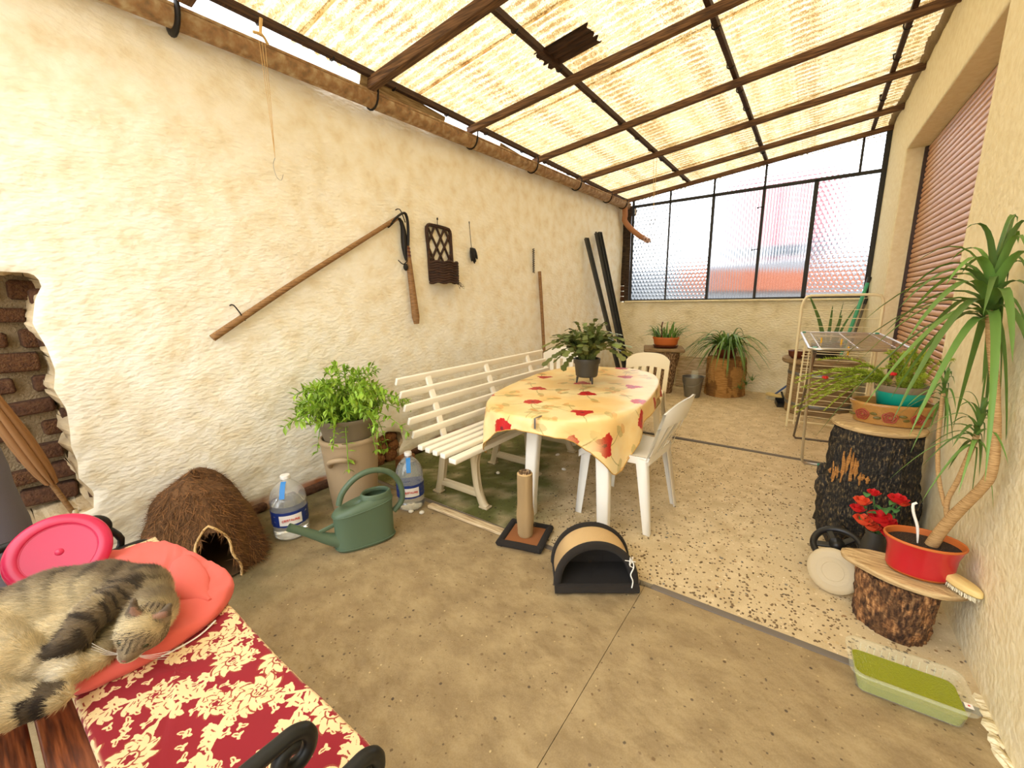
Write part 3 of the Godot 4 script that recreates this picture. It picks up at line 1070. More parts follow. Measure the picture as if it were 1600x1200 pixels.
func build_roof() -> void:
	var roof := struct("ceiling")
	# sheets, corrugated across z
	var w := 0.912
	var zc := 0.30
	var k := 0
	while zc - w * 0.5 > BACK - 0.35:
		var mb := MB.new()
		var rows := []
		var nz := 120
		for i in 8:
			var x := lerpf(-2.69 + 0.02 * sin(k * 2.3), 0.62, i / 7.0)
			var row := PackedVector3Array()
			for j in nz + 1:
				var z := zc - (w + 0.03) * j / nz
				row.append(Vector3(x, roof_y(x) + 0.098 + 0.013 * sin(TAU * z / 0.076) + (0.003 if k % 2 else 0.0) + 0.004 * sin(x * 3.0 + k), z))
			rows.append(row)
		mb.grid(rows)
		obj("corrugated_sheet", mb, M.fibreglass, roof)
		zc -= w
		k += 1
	# purlins along the yard
	for x in [-2.615, -1.665, -0.715, 0.335]:
		var mb := MB.new()
		mb.bar(Vector3(x, roof_y(x) + 0.066, 0.32), Vector3(x, roof_y(x) + 0.066, BACK - 0.06), 0.034, 0.044, 0.003)
		obj("purlin", mb, M.purlin_timber, roof)
		# hook bolts holding the sheets
		var z := -1.3
		while z > BACK:
			var b := MB.new()
			b.tube(arc([Vector3(x - 0.024, roof_y(x) + 0.1, z), Vector3(x - 0.026, roof_y(x) + 0.05, z), Vector3(x, roof_y(x) + 0.034, z), Vector3(x + 0.024, roof_y(x) + 0.05, z)], 8), 0.005, 5)
			b.box(Vector3(x - 0.024, roof_y(x) + 0.088, z), Vector3(0.022, 0.012, 0.022), 0.003)
			obj("hook_bolt", b, M.dark_iron, roof)
			z -= rr(0.42, 0.6)
	# rafters up the slope
	var zs := [0.05, -1.0, -2.06, -3.07, -4.13, -5.12, -6.03, -6.66]
	for i in zs.size():
		var mb := MB.new()
		var big: float = 0.06 if i < 3 else 0.042
		var hh: float = 0.07 if i < 3 else 0.055
		var z: float = zs[i]
		mb.bar(Vector3(-2.65, roof_y(-2.65) + 0.018, z + 0.03), Vector3(0.57, roof_y(0.57) + 0.018, z - 0.06), big, hh, 0.004)
		obj("rafter", mb, M.roof_timber, roof)
		if i in [5, 6]:
			var r2 := MB.new()
			r2.bar(Vector3(-2.6, roof_y(-2.6) + 0.07, z - 0.10), Vector3(0.55, roof_y(0.55) + 0.07, z - 0.16), 0.014, 0.02, 0.002)
			obj("lath", r2, M.purlin_timber, roof)
	# mortar fillet where the roof meets the right wall
	var mf := MB.new()
	var rows := []
	var n := FastNoiseLite.new()
	n.seed = 6
	for i in 150:
		var z := 0.5 - i * 0.0487
		var ring := PackedVector3Array()
		for j in 9:
			var a := PI * 0.5 + PI * j / 8.0
			var rad := 0.055 + n.get_noise_2d(i * 14.0, j * 20.0) * 0.03
			ring.append(Vector3(xr(z) + 0.01 + cos(a) * rad, roof_y(0.55) + 0.10 + sin(a) * rad * 1.2, z))
		rows.append(ring)
	mf.grid(rows)
	obj("mortar_fillet", mf, M.mortar, roof)
	# gutter under the low edge
	var g := thing("rain_gutter", "long rusty half-round roof gutter fixed along the top of the plastered wall", "gutter")
	var gm := MB.new()
	rows = []
	for i in 100:
		var z := 0.9 - i * 0.0765
		var sag := n.get_noise_1d(i * 3.0) * 0.008
		var ring := PackedVector3Array()
		for j in 13:
			var a := PI * j / 12.0
			ring.append(Vector3(xl(z) + 0.085 - cos(a) * 0.068, roof_y(-2.6) - 0.02 - sin(a) * 0.075 + sag, z))
		for j in 13:
			var a := PI - PI * j / 12.0
			ring.append(Vector3(xl(z) + 0.085 - cos(a) * 0.062, roof_y(-2.6) - 0.018 - sin(a) * 0.069 + sag, z))
		rows.append(ring)
	gm.grid(rows, true)
	obj("trough", gm, M.rusty_zinc, g)
	gm = MB.new()
	gm.tube(arc([Vector3(xl(0.9) + 0.153, roof_y(-2.6) - 0.018, 0.9), Vector3(xl(-3) + 0.153, roof_y(-2.6) - 0.018, -3), Vector3(xl(-6.67) + 0.153, roof_y(-2.6) - 0.018, -6.67)], 30), 0.009, 8)
	obj("rolled_edge", gm, M.rusty_zinc, g)
	for z in [-0.95, -2.09, -3.12, -4.08, -5.05, -5.95, -6.5]:
		var b := MB.new()
		var path := PackedVector3Array()
		path.append(Vector3(-2.58, roof_y(-2.6) + 0.06, z))
		path.append(Vector3(xl(z) + 0.165, roof_y(-2.6) + 0.02, z))
		for j in 9:
			var a := PI - PI * j / 8.0
			path.append(Vector3(xl(z) + 0.085 - cos(a) * 0.075, roof_y(-2.6) - 0.022 - sin(a) * 0.082, z))
		b.tube(path, 0.012 if z == -0.95 else 0.007, 6, true, 2.2 if z == -0.95 else 1.0)
		obj("bracket", b, M.dark_iron, g)
	var dp := MB.new()
	var px := xl(-6.6) + 0.09
	dp.tube(arc([Vector3(px, 2.74, -6.58), Vector3(px, 2.62, -6.6), Vector3(px - 0.01, 2.55, -6.62), Vector3(px + 0.06, 2.44, -6.68), Vector3(px + 0.19, 2.32, -6.74), Vector3(px + 0.3, 2.24, -6.9)], 24), 0.042, 14)
	obj("downpipe_elbow", dp, M.clay_pipe, g)
	# planks and rag wedged between gutter and roof edge
	var pl := [[Vector3(-2.645, 2.835, -1.95), Vector3(-2.66, 2.80, -2.75), 0.10, "grey weathered plank wedged above the rusty gutter, the larger piece"], [Vector3(-2.65, 2.82, -3.5), Vector3(-2.66, 2.795, -3.92), 0.07, "short grey weathered plank wedged above the rusty gutter"]]
	for a in pl:
		var b := MB.new()
		b.bar(a[0], a[1], 0.014, a[2], 0.004, Vector3(0.35, 0.93, 0).normalized())
		tag(obj("plank", b, M.grey_plank), a[3], "plank", "planks above the gutter")
	# dark scrap of corrugated cement sheet under the translucent roof
	var fr := MB.new()
	rows = []
	for i in 2:
		var row := PackedVector3Array()
		for j in 33:
			var z := -2.68 - 0.27 * j / 32.0
			var x := (-1.74 if i == 0 else -1.36) + 0.02 * (0.5 + 0.5 * sin(j * 1.7))
			row.append(Vector3(x, roof_y(x) + 0.094 + 0.013 * sin(TAU * z / 0.076) - 0.018, z))
		rows.append(row)
	fr.grid(rows)
	for row in rows:
		for j in row.size():
			row[j] += Vector3(0, 0.005, 0)
	rows.reverse()
	fr.grid(rows)
	tag(obj("corrugated_scrap", fr, M.mortar_dark if M.has("mortar_dark") else M.purlin_timber), "small dark scrap of corrugated sheet lying under the translucent roof", "roof scrap")

func build_outside() -> void:
	var mb := MB.new()
	mb.box(Vector3(0, -0.27, -6), Vector3(60, 0.2, 60), 0.0)
	var gnd := obj("ground", mb, M.yard_ground)
	gnd.set_meta("kind", "structure")
	var h := thing("neighbouring_house", "pale neighbouring house seen blurred through the patterned glass", "house", Vector3(0, -0.17, -13))
	mb = MB.new()
	mb.box(Vector3(-1.0, 1.2, -1.0), Vector3(9.0, 2.4, 2.0), 0.02)
	obj("wall", mb, M.house_white, h)
	mb = MB.new()
	mb.box(Vector3(-1.1, 3.5, -1.6), Vector3(2.4, 2.2, 1.0), 0.02)
	obj("upper_wall", mb, M.house_pink, h)
	mb = MB.new()
	mb.box(Vector3(-0.9, 2.75, -1.05), Vector3(2.6, 0.3, 0.1), 0.02)
	obj("shutter_band", mb, M.house_grey, h)
	for k in 4:
		mb = MB.new()
		mb.box(Vector3(-1.0, 2.5 + k * 0.13, -1.0), Vector3(2.7, 0.03, 0.06), 0.004)
		obj("rail", mb, M.house_white, h)
	mb = MB.new()
	mb.prism(PackedVector2Array([Vector2(-3.2, 1.7), Vector2(0.9, 1.62), Vector2(0.9, 2.05), Vector2(-3.2, 2.3)]), 0.12, Basis(), Vector3(0, 0, 0.02))
	obj("lean_to_roof", mb, M.roof_orange, h)
	mb = MB.new()
	mb.box(Vector3(-5.4, 1.6, 2.6), Vector3(2.6, 3.2, 1.0), 0.02)
	obj("outhouse", mb, M.house_grey, h)

func V(x: float, y: float, z: float) -> Vector3:
	return Vector3(x, y, z)

# a path that leaves a point outward, rises and then hangs over
func blade(at: Vector3, turn: float, reach: float, rise: float, fall: float, n := 8) -> PackedVector3Array:
	var out := PackedVector3Array()
	var d := V(cos(turn), 0, sin(turn))
	for i in n:
		var t := i / float(n - 1)
		out.append(at + d * reach * (t * 0.55 + 0.45 * t * t) + Vector3.UP * (rise * sin(t * PI * 0.5) - fall * t * t))
	return out

func shade_of(lo: float, hi: float, warm := 0.0) -> Color:
	var a := rr(lo, hi)
	a *= 0.74
	return Color(minf(1.0, a * (1.0 + warm * rng.randf())), a, a * 0.9)

# closed cushion-like body over an outline in the xz plane
func cushion(outline: Array, y0: float, y1: float, m: Material, called: String, bulge := 0.012, wob := 0.004, sd := 1) -> MeshInstance3D:
	var nz := FastNoiseLite.new()
	nz.seed = sd
	nz.frequency = 0.05
	var mid := Vector2.ZERO
	var pts := []
	var cv := Curve2D.new()
	for i in outline.size():
		var a: Vector2 = outline[posmod(i - 1, outline.size())]
		var b: Vector2 = outline[(i + 1) % outline.size()]
		cv.add_point(outline[i], -(b - a) / 7.0, (b - a) / 7.0)
		mid += outline[i] / outline.size()
	var a0: Vector2 = outline[-1]
	var b0: Vector2 = outline[1]
	cv.add_point(outline[0], -(b0 - a0) / 7.0, (b0 - a0) / 7.0)
	for i in 72:
		pts.append(cv.sample_baked(cv.get_baked_length() * i / 72.0, true))
	var rows := []
	var h := y1 - y0
	for st in [[0.0, 0.0], [0.9, 0.0], [0.985, 0.12], [1.0, 0.4], [0.995, 0.7], [0.975, 0.9], [0.94, 0.985], [0.88, 1.0], [0.75, 1.0], [0.6, 1.0], [0.45, 1.0], [0.3, 1.0], [0.15, 1.0], [0.0, 1.0]]:
		var ring := PackedVector3Array()
		for p in pts:
			var q: Vector2 = mid + (p - mid) * st[0]
			var y: float = y0 + h * st[1]
			if st[1] > 0.5:
				y += bulge * (1.0 - st[0]) + wob * nz.get_noise_2d(q.x * 200, q.y * 200) * 2.0
			ring.append(V(q.x, y, q.y))
		rows.append(ring)
	var mb := MB.new()
	mb.grid(rows, true)
	return obj(called, mb, m)

func build_objects() -> void:
	build_iron_bench()
	build_wall_hangings()
	build_left_floor()
	build_white_bench()
	build_table()
	build_cat_toys()
	build_back_row()
	build_racks()
	build_stumps()
	build_small()
	build_cat()

func scroll(at: Vector3, fwd: Vector3, r: float, turns: float) -> PackedVector3Array:
	# the curl that ends a strip; fwd is the way it runs
	var path := PackedVector3Array()
	var c := at + Vector3.DOWN * r
	for i in 33:
		var t := i / 32.0
		var a := PI / 2 - t * turns * TAU
		path.append(c + (fwd * cos(a) + Vector3.UP * sin(a)) * r * (1.0 - 0.62 * t))
	return path

func build_iron_bench() -> void:
	var b := thing("garden_bench", "garden bench of brown wooden slats between black iron scrolled ends", "bench")
	for i in 5:
		var mb := MB.new()
		mb.box(V(-1.3, 0.44, -0.31 + i * 0.098), V(1.5, 0.024, 0.088), 0.006)
		obj("slat", mb, M.brown_wood, b)
	for x in [-2.0, -0.605]:
		var mb := MB.new()
		mb.bar(V(x, 0.415, -0.36), V(x, 0.415, 0.14), 0.03, 0.03, 0.006)
		obj("seat_rail", mb, M.black_iron, b)
		for z in [-0.33, 0.12]:
			mb = MB.new()
			mb.tube(arc([V(x, 0.41, z), V(x, 0.25, z + (0.03 if z < 0 else -0.03)), V(x, 0.0, z)], 10), 0.016, 8)
			obj("leg", mb, M.black_iron, b)
	for a in [[-0.665, 0.61, -0.235], [-0.56, 0.565, -0.30], [-2.0, 0.61, -0.20], [-1.98, 0.47, -0.30]]:
		var mb := MB.new()
		var run := arc([V(a[0], a[1] - 0.01, 0.16), V(a[0], a[1], -0.05), V(a[0], a[1], a[2] + 0.02)], 12)
		run.append_array(scroll(V(a[0], a[1], a[2]), V(0, 0, -1), 0.038, 1.1))
		mb.tube(run, 0.014, 10)
		obj("scrolled_arm", mb, M.black_iron, b)
	for x in [-2.0, -0.605]:
		var mb := MB.new()
		mb.tube(arc([V(x, 0.41, -0.2), V(x, 0.5, -0.26), V(x, 0.6, -0.2)], 10), 0.011, 8)
		obj("arm_strut", mb, M.black_iron, b)
		mb = MB.new()
		mb.tube(arc([V(x, 0.41, 0.13), V(x, 0.62, 0.17), V(x, 0.85, 0.22)], 10), 0.014, 8)
		obj("back_post", mb, M.black_iron, b)
	for i in 3:
		var mb := MB.new()
		mb.box(V(-1.3, 0.58 + i * 0.11, 0.18 + i * 0.025), V(1.45, 0.08, 0.022), 0.006)
		obj("back_slat", mb, M.brown_wood, b)
	var cl := cushion([Vector2(-1.98, -0.35), Vector2(-1.5, -0.365), Vector2(-1.0, -0.36), Vector2(-0.62, -0.365), Vector2(-0.56, -0.34), Vector2(-0.57, -0.2), Vector2(-0.6, -0.06), Vector2(-0.66, -0.03), Vector2(-1.0, -0.035), Vector2(-1.5, -0.03), Vector2(-1.95, -0.04), Vector2(-1.99, -0.12)], 0.453, 0.482, M.damask, "seat_pad", 0.004, 0.004, 3)
	tag(cl, "flat bench pad in red cloth printed with cream flowers and scrolls", "cushion")
	var sal := cushion([Vector2(-1.9, -0.22), Vector2(-1.84, -0.345), Vector2(-1.64, -0.385), Vector2(-1.46, -0.405), Vector2(-1.36, -0.395), Vector2(-1.28, -0.33), Vector2(-1.245, -0.25), Vector2(-1.235, -0.17), Vector2(-1.245, -0.09), Vector2(-1.27, -0.03), Vector2(-1.4, -0.005), Vector2(-1.75, -0.03)], 0.483, 0.522, M.salmon_fleece, "folded_blanket", 0.006, 0.008, 7)
	tag(sal, "salmon pink folded fleece blanket under the sleeping cat", "blanket")
	# the loose flap folded over its corner
	var mb := MB.new()
	var rows := []
	for i in 13:
		var t := i / 12.0
		var ring := PackedVector3Array()
		for j in 14:
			var a := TAU * j / 14.0
			var c := V(lerpf(-1.60, -1.29, t), 0.528 - 0.012 * t, lerpf(-0.335, -0.345, t) + 0.04 * sin(t * 2.4))
			ring.append(c + V(0.02 * sin(t * 5.0), sin(a) * (0.016 + 0.008 * sin(t * PI)), cos(a) * (0.05 * sin(PI * minf(1.0, t * 0.85 + 0.15)) + 0.006)))
		rows.append(ring)
	mb.grid(rows, true)
	mb.fan(rows[0])
	mb.fan(rows[-1], true)
	obj("flap", mb, M.salmon_fleece, sal)
	mb = MB.new()
	mb.tube(arc([V(-1.262, 0.487, -0.14), V(-1.238, 0.487, -0.19), V(-1.236, 0.488, -0.26), V(-1.262, 0.488, -0.31)], 14), 0.0022, 6)
	obj("piping", mb, M.white_string, sal)
	# pink lid leaning behind the cat
	var lid := thing("round_tray", "round bright pink plastic tray leaning behind the cat", "tray")
	var c := V(-1.868, 0.588, -0.10)
	var nrm := V(0.78, 0.62, 0.16).normalized()
	var sx := V(0, 0, 1).cross(nrm).normalized()
	var bs := Basis(sx, nrm, sx.cross(nrm).normalized())
	lid.transform = Transform3D(bs.scaled(Vector3.ONE * 0.92), c)
	mb = MB.new()
	mb.lathe([Vector2(0.0, 0.0), Vector2(0.094, 0.0), Vector2(0.096, 0.004), Vector2(0.1, 0.007), Vector2(0.112, 0.008), Vector2(0.124, 0.006), Vector2(0.132, 0.0), Vector2(0.1345, -0.008), Vector2(0.132, -0.009), Vector2(0.129, -0.002), Vector2(0.11, 0.003), Vector2(0.09, -0.005), Vector2(0.0, -0.005)], 56)
	obj("disc", mb, M.pink_plastic, lid)
	mb = MB.new()
	mb.lathe([Vector2(0.0, 0.004), Vector2(0.009, 0.0035), Vector2(0.012, 0.0)], 20)
	obj("moulding_nub", mb, M.pink_plastic, lid)
	mb = MB.new()
	mb.lathe([Vector2(0.091, -0.001), Vector2(0.0935, 0.0025), Vector2(0.096, -0.001)], 48)
	obj("inner_ridge", mb, M.pink_plastic, lid)
	# grey rolled mat standing at the wall end
	var g := thing("rolled_mat", "tall grey fabric roll leaning by the niche in the wall", "rolled mat", V(-2.44, 0, 0.03))
	mb = MB.new()
	var path := PackedVector3Array()
	var rad := []
	for i in 16:
		var t := i / 15.0
		path.append(V(-0.10 * t, 1.12 * t, 0.03 * t))
		rad.append(0.15 - 0.055 * t + 0.003 * sin(i * 2.0) - (0.03 if i == 15 else 0.0))
	mb.tube(path, rad, 28)
	obj("roll", mb, M.grey_fabric, g)
	mb = MB.new()
	mb.lathe([Vector2(0.06, 1.115), Vector2(0.062, 1.15), Vector2(0.05, 1.2), Vector2(0.03, 1.235), Vector2(0.0, 1.24)], 24, V(-0.10, 0, 0.03))
	obj("knob", mb, M.grey_fabric, g)

func build_wall_hangings() -> void:
	# closed parasol standing in the niche
	var ps := thing("parasol", "closed tan parasol with wooden pole standing in the wall niche", "parasol", V(-2.90, 0.33, -0.235))
	var top := V(0.0, 0.78, 0.2)
	var mb := MB.new()
	mb.tube(PackedVector3Array([V(0, 0, 0), top]), 0.011, 10)
	obj("pole", mb, M.handle_wood, ps)
	for k in 8:
		mb = MB.new()
		var a := TAU * k / 8.0
		var o := V(cos(a), 0, sin(a))
		mb.tube(arc([top * 0.24 + o * 0.018, top * 0.3 + o * 0.024, top * 0.6 + o * 0.03, top * 1.0 + o * 0.02], 10), [0.005, 0.010, 0.013, 0.014, 0.014, 0.013, 0.012, 0.011, 0.01, 0.008, 0.005], 8)
		obj("canopy_fold", mb, M.tan_fabric, ps)
	mb = MB.new()
	mb.lathe([Vector2(0.0, -0.005), Vector2(0.012, 0.0), Vector2(0.013, 0.02), Vector2(0.011, 0.03)], 12)
	obj("tip", mb, M.cream_plastic, ps)
	# threshing flail: long staff and short beater joined by a leather loop
	var fl := thing("threshing_flail", "old wooden threshing flail hung on nails, its long staff slanting", "flail")
	var w := func(z: float, y: float, off: float) -> Vector3: return V(xl(z) + off, y, z)
	mb = MB.new()
	var a: Vector3 = w.call(-0.914, 1.163, 0.04)
	var b: Vector3 = w.call(-2.27, 2.0, 0.04)
	mb.tube(arc([a, a.lerp(b, 0.35) + V(0, 0.012, 0), a.lerp(b, 0.7) + V(0, 0.006, 0), b], 20), [0.0215, 0.021, 0.0205, 0.02, 0.02, 0.02, 0.0195, 0.0195, 0.019, 0.019, 0.0185, 0.0185, 0.018, 0.018, 0.018, 0.0175, 0.017, 0.017, 0.0165, 0.0165, 0.016], 12)
	obj("staff", mb, M.handle_wood, fl)
	mb = MB.new()
	var t0: Vector3 = w.call(-2.355, 1.80, 0.04)
	var t1: Vector3 = w.call(-2.40, 1.165, 0.045)
	var pth := PackedVector3Array()
	var rad := []
	for i in 12:
		var t := i / 11.0
		pth.append(t0.lerp(t1, t))
		rad.append(0.02 + 0.014 * t - (0.012 if i == 11 else 0.0))
	mb.tube(pth, rad, 12)
	obj("beater", mb, M.handle_wood, fl)
	mb = MB.new()
	mb.tube(arc([w.call(-2.2, 1.945, 0.045), w.call(-2.27, 2.015, 0.06), w.call(-2.345, 2.05, 0.05), w.call(-2.372, 2.0, 0.045), w.call(-2.36, 1.9, 0.06), w.call(-2.35, 1.8, 0.06)], 20), 0.013, 8, true, 0.7)
	mb.tube(arc([w.call(-2.19, 1.93, 0.03), w.call(-2.3, 2.005, 0.025), w.call(-2.335, 1.93, 0.03), w.call(-2.325, 1.75, 0.045), w.call(-2.33, 1.68, 0.05)], 16), [0.012, 0.013, 0.013, 0.012, 0.012, 0.013, 0.015, 0.018, 0.022, 0.024, 0.026, 0.026, 0.024, 0.02, 0.016, 0.012, 0.008], 8)
	obj("leather_loop", mb, M.dark_iron, fl)
	mb = MB.new()
	for q in [0.0, 0.5, 1.0]:
		var cc := t0.lerp(t1, 0.02 + 0.09 * q)
		mb.tube(PackedVector3Array([cc, cc + V(0, -0.016, 0)]), 0.025, 12)
	obj("binding", mb, M.glazed_brown, fl)
	mb = MB.new()
	mb.tube(arc([w.call(-2.34, 1.68, 0.05), w.call(-2.29, 1.65, 0.06), w.call(-2.25, 1.68, 0.05)], 8), 0.004, 6)
	mb.ball(w.call(-2.32, 1.63, 0.05), V(0.02, 0.03, 0.02))
	obj("strap_end", mb, M.dark_iron, fl)
	for q in [[-2.30, 2.07], [-1.045, 1.345]]:
		mb = MB.new()
		mb.tube(arc([w.call(q[0], q[1], -0.02), w.call(q[0], q[1], 0.05), w.call(q[0] - 0.05, q[1] - 0.09, 0.045)], 8), 0.004, 6)
		obj("nail", mb, M.dark_iron, fl)
	# wicker wall pocket
	var bk := thing("wicker_wall_pocket", "dark wicker wall pocket with a lattice back hanging beside the flail", "wall basket")
	var p := func(z: float, y: float) -> Vector3: return V(xl(z) + 0.02, y, z)
	mb = MB.new()
	mb.tube(arc([p.call(-2.605, 1.53), p.call(-2.60, 1.8), p.call(-2.592, 1.96), p.call(-2.61, 1.995), p.call(-2.66, 2.0), p.call(-2.83, 1.99), p.call(-2.865, 1.97), p.call(-2.87, 1.9), p.call(-2.88, 1.53)], 40), 0.015, 8)
	obj("frame", mb, M.bark_plain if M.has("bark_plain") else M.purlin_timber, bk)
	for q in [[-2.605, 1.66, -2.80, 1.99], [-2.68, 1.66, -2.865, 1.95], [-2.6, 1.84, -2.68, 1.99], [-2.80, 1.66, -2.87, 1.78], [-2.87, 1.68, -2.70, 1.995], [-2.79, 1.66, -2.61, 1.97], [-2.68, 1.66, -2.61, 1.8], [-2.865, 1.86, -2.8, 1.99]]:
		mb = MB.new()
		mb.tube(PackedVector3Array([p.call(q[0], q[1]), p.call(q[2], q[3])]), 0.010, 6)
		obj("lattice_cane", mb, M.purlin_timber, bk)
	var rows := []
	for y in 9:
		var ring := PackedVector3Array()
		for j in 24:
			var an := PI * j / 23.0
			ring.append(V(xl(-2.75) + 0.012 + sin(an) * 0.125 + 0.002 * sin(j * 2.2 + y * PI), 1.515 + y * 0.0215 + 0.006 * sin(j * 1.1), -2.755 - cos(an) * 0.155))
		rows.append(ring)
	mb = MB.new()
	mb.grid(rows)
	mb.fan(rows[0])
	obj("pocket", mb, M.purlin_timber, bk)
	for y in 9:
		mb = MB.new()
		mb.tube(rows[y], 0.012, 6)
		obj("woven_cane", mb, M.purlin_timber, bk)
	mb = MB.new()
	for k in 8:
		var z := -2.86 - rr(0, 0.05)
		mb.tube(arc([V(xl(z) + 0.1, 1.52, z), V(xl(z) + 0.1 + rr(-0.02, 0.02), 1.49, z - rr(-0.03, 0.04)), V(xl(z) + 0.1, 1.485 - rr(0, 0.03), z - rr(-0.03, 0.07))], 4), 0.0015, 3)
	obj("loose_cane_ends", mb, M.purlin_timber, bk).set_meta("kind", "stuff")
	mb = MB.new()
	mb.tube(arc([p.call(-2.72, 2.0), p.call(-2.72, 2.03), p.call(-2.722, 2.055)], 4), 0.003, 5)
	mb.ball(p.call(-2.722, 2.06), V(0.008, 0.012, 0.008))
	obj("nail", mb, M.dark_iron, bk)
	# dried bunch on a wire
	var bu := thing("hanging_bunch", "small dark dried bunch hanging on a thin wire", "dried bunch", V(xl(-3.13) + 0.02, 1.75, -3.13))
	mb = MB.new()
	mb.tube(PackedVector3Array([V(0, 0.34, 0.005), V(0, 0.31, 0.004), V(0.005, 0.09, -0.01)]), [0.006, 0.003, 0.0025], 5)
	obj("wire", mb, M.dark_iron, bu)
	for k in 9:
		mb = MB.new()
		var q := V(0.015 + rr(-0.01, 0.02), 0.07 + rr(-0.02, 0.03), -0.01 + rr(-0.03, 0.03))
		mb.tube(arc([q, q + V(rr(0, 0.02), rr(-0.03, 0.0), rr(-0.03, 0.03)), q + V(rr(0, 0.02), rr(-0.12, -0.04), rr(-0.035, 0.035))], 6), [0.008, 0.012, 0.014, 0.014, 0.012, 0.01, 0.004], 6)
		obj("pod", mb, M.dark_iron, bu)
	# coil spring on the wall
	mb = MB.new()
	var coil := PackedVector3Array()
	for i in 120:
		var q := i / 119.0
		coil.append(V(xl(-4.19) + 0.022 + 0.011 * cos(q * TAU * 13), 1.93 - 0.27 * q, -4.19 + 0.011 * sin(q * TAU * 13)))
	mb.tube(coil, 0.0045, 5)
	tag(obj("coil_spring", mb, M.dark_iron), "small dark coil spring hung on the plastered wall above the stick", "spring")
	mb = MB.new()
	mb.tube(arc([V(xl(-4.3) + 0.10, 0.0, -4.33), V(xl(-4.3) + 0.075, 0.8, -4.32), V(xl(-4.3) + 0.03, 1.68, -4.30)], 12), 0.02, 10)
	tag(obj("wooden_stick", mb, M.handle_wood), "tall wooden tool handle leaning upright against the plastered wall", "stick")
	# dark profiles leaning in the corner
	for q in [[V(-2.64, 2.165, -5.40), V(-2.32, 0.0, -6.12), 0.045, "thinner dark metal profile leaning in the back corner"], [V(-2.615, 2.275, -5.72), V(-2.24, 0.0, -6.22), 0.10, "wide dark grey gutter profile leaning in the back corner"]]:
		var t := thing("leaning_profile", q[3], "metal profile", V(0, 0, 0), 0.0, "profiles in the back corner")
		mb = MB.new()
		mb.bar(q[0], q[1], q[2], 0.03, 0.004, V(1, 0, 0.6).normalized())
		obj("web", mb, M.profile_dark, t)
		for s in [-0.5, 0.0, 0.5]:
			mb = MB.new()
			var off: Vector3 = V(0.6, 0, -1).normalized() * s * q[2] * 0.9 + V(0.02, 0.004, 0.012)
			mb.bar(q[0] + off, q[1] + off, 0.012, 0.035, 0.003, V(1, 0, 0.6).normalized())
			obj("flange", mb, M.profile_dark, t)
	# hooks and strings under the roof
	var sh := thing("hook_on_string", "thin steel hook hanging on a string before the patterned window", "hook")
	mb = MB.new()
	for s in [-0.02, 0.02]:
		mb.tube(PackedVector3Array([V(-1.665 + s, roof_y(-1.665) + 0.04, -5.16), V(-1.665, 2.32, -5.2)]), 0.0022, 4)
	obj("string", mb, M.twine, sh)
	mb = MB.new()
	mb.tube(arc([V(-1.70, 2.20, -5.2), V(-1.685, 2.31, -5.2), V(-1.66, 2.325, -5.2), V(-1.645, 2.29, -5.2), V(-1.675, 2.08, -5.2), V(-1.69, 2.03, -5.2), V(-1.67, 2.005, -5.2), V(-1.65, 2.03, -5.2), V(-1.64, 2.10, -5.2)], 40), 0.0035, 6)
	obj("hook", mb, M.galvanised, sh)
	var st := thing("hanging_string", "knotted twine hanging from the low roof edge above the gutter", "string")
	mb = MB.new()
	mb.tube(arc([V(-2.56, roof_y(-2.6) + 0.04, -1.29), V(-2.57, 2.80, -1.285), V(-2.575, 2.77, -1.285)], 6), 0.009, 6)
	mb.tube(arc([V(-2.6, 2.76, -1.33), V(-2.57, 2.775, -1.29), V(-2.56, 2.765, -1.24)], 6), 0.008, 6)
	obj("knot", mb, M.twine, st)
	mb = MB.new()
	for s in [-0.008, 0.0, 0.008]:
		mb.tube(PackedVector3Array([V(-2.57, 2.77, -1.285 + s * 2), V(-2.58, 2.45, -1.29 + s), V(-2.59, 2.17, -1.29)]), 0.0014, 4)
	obj("threads", mb, M.twine, st)
	mb = MB.new()
	mb.tube(arc([V(-2.59, 2.17, -1.29), V(-2.59, 2.13, -1.275), V(-2.59, 2.07, -1.285), V(-2.59, 2.055, -1.31), V(-2.59, 2.09, -1.325)], 14), 0.0014, 5)
	obj("fish_hook", mb, M.galvanised, st)

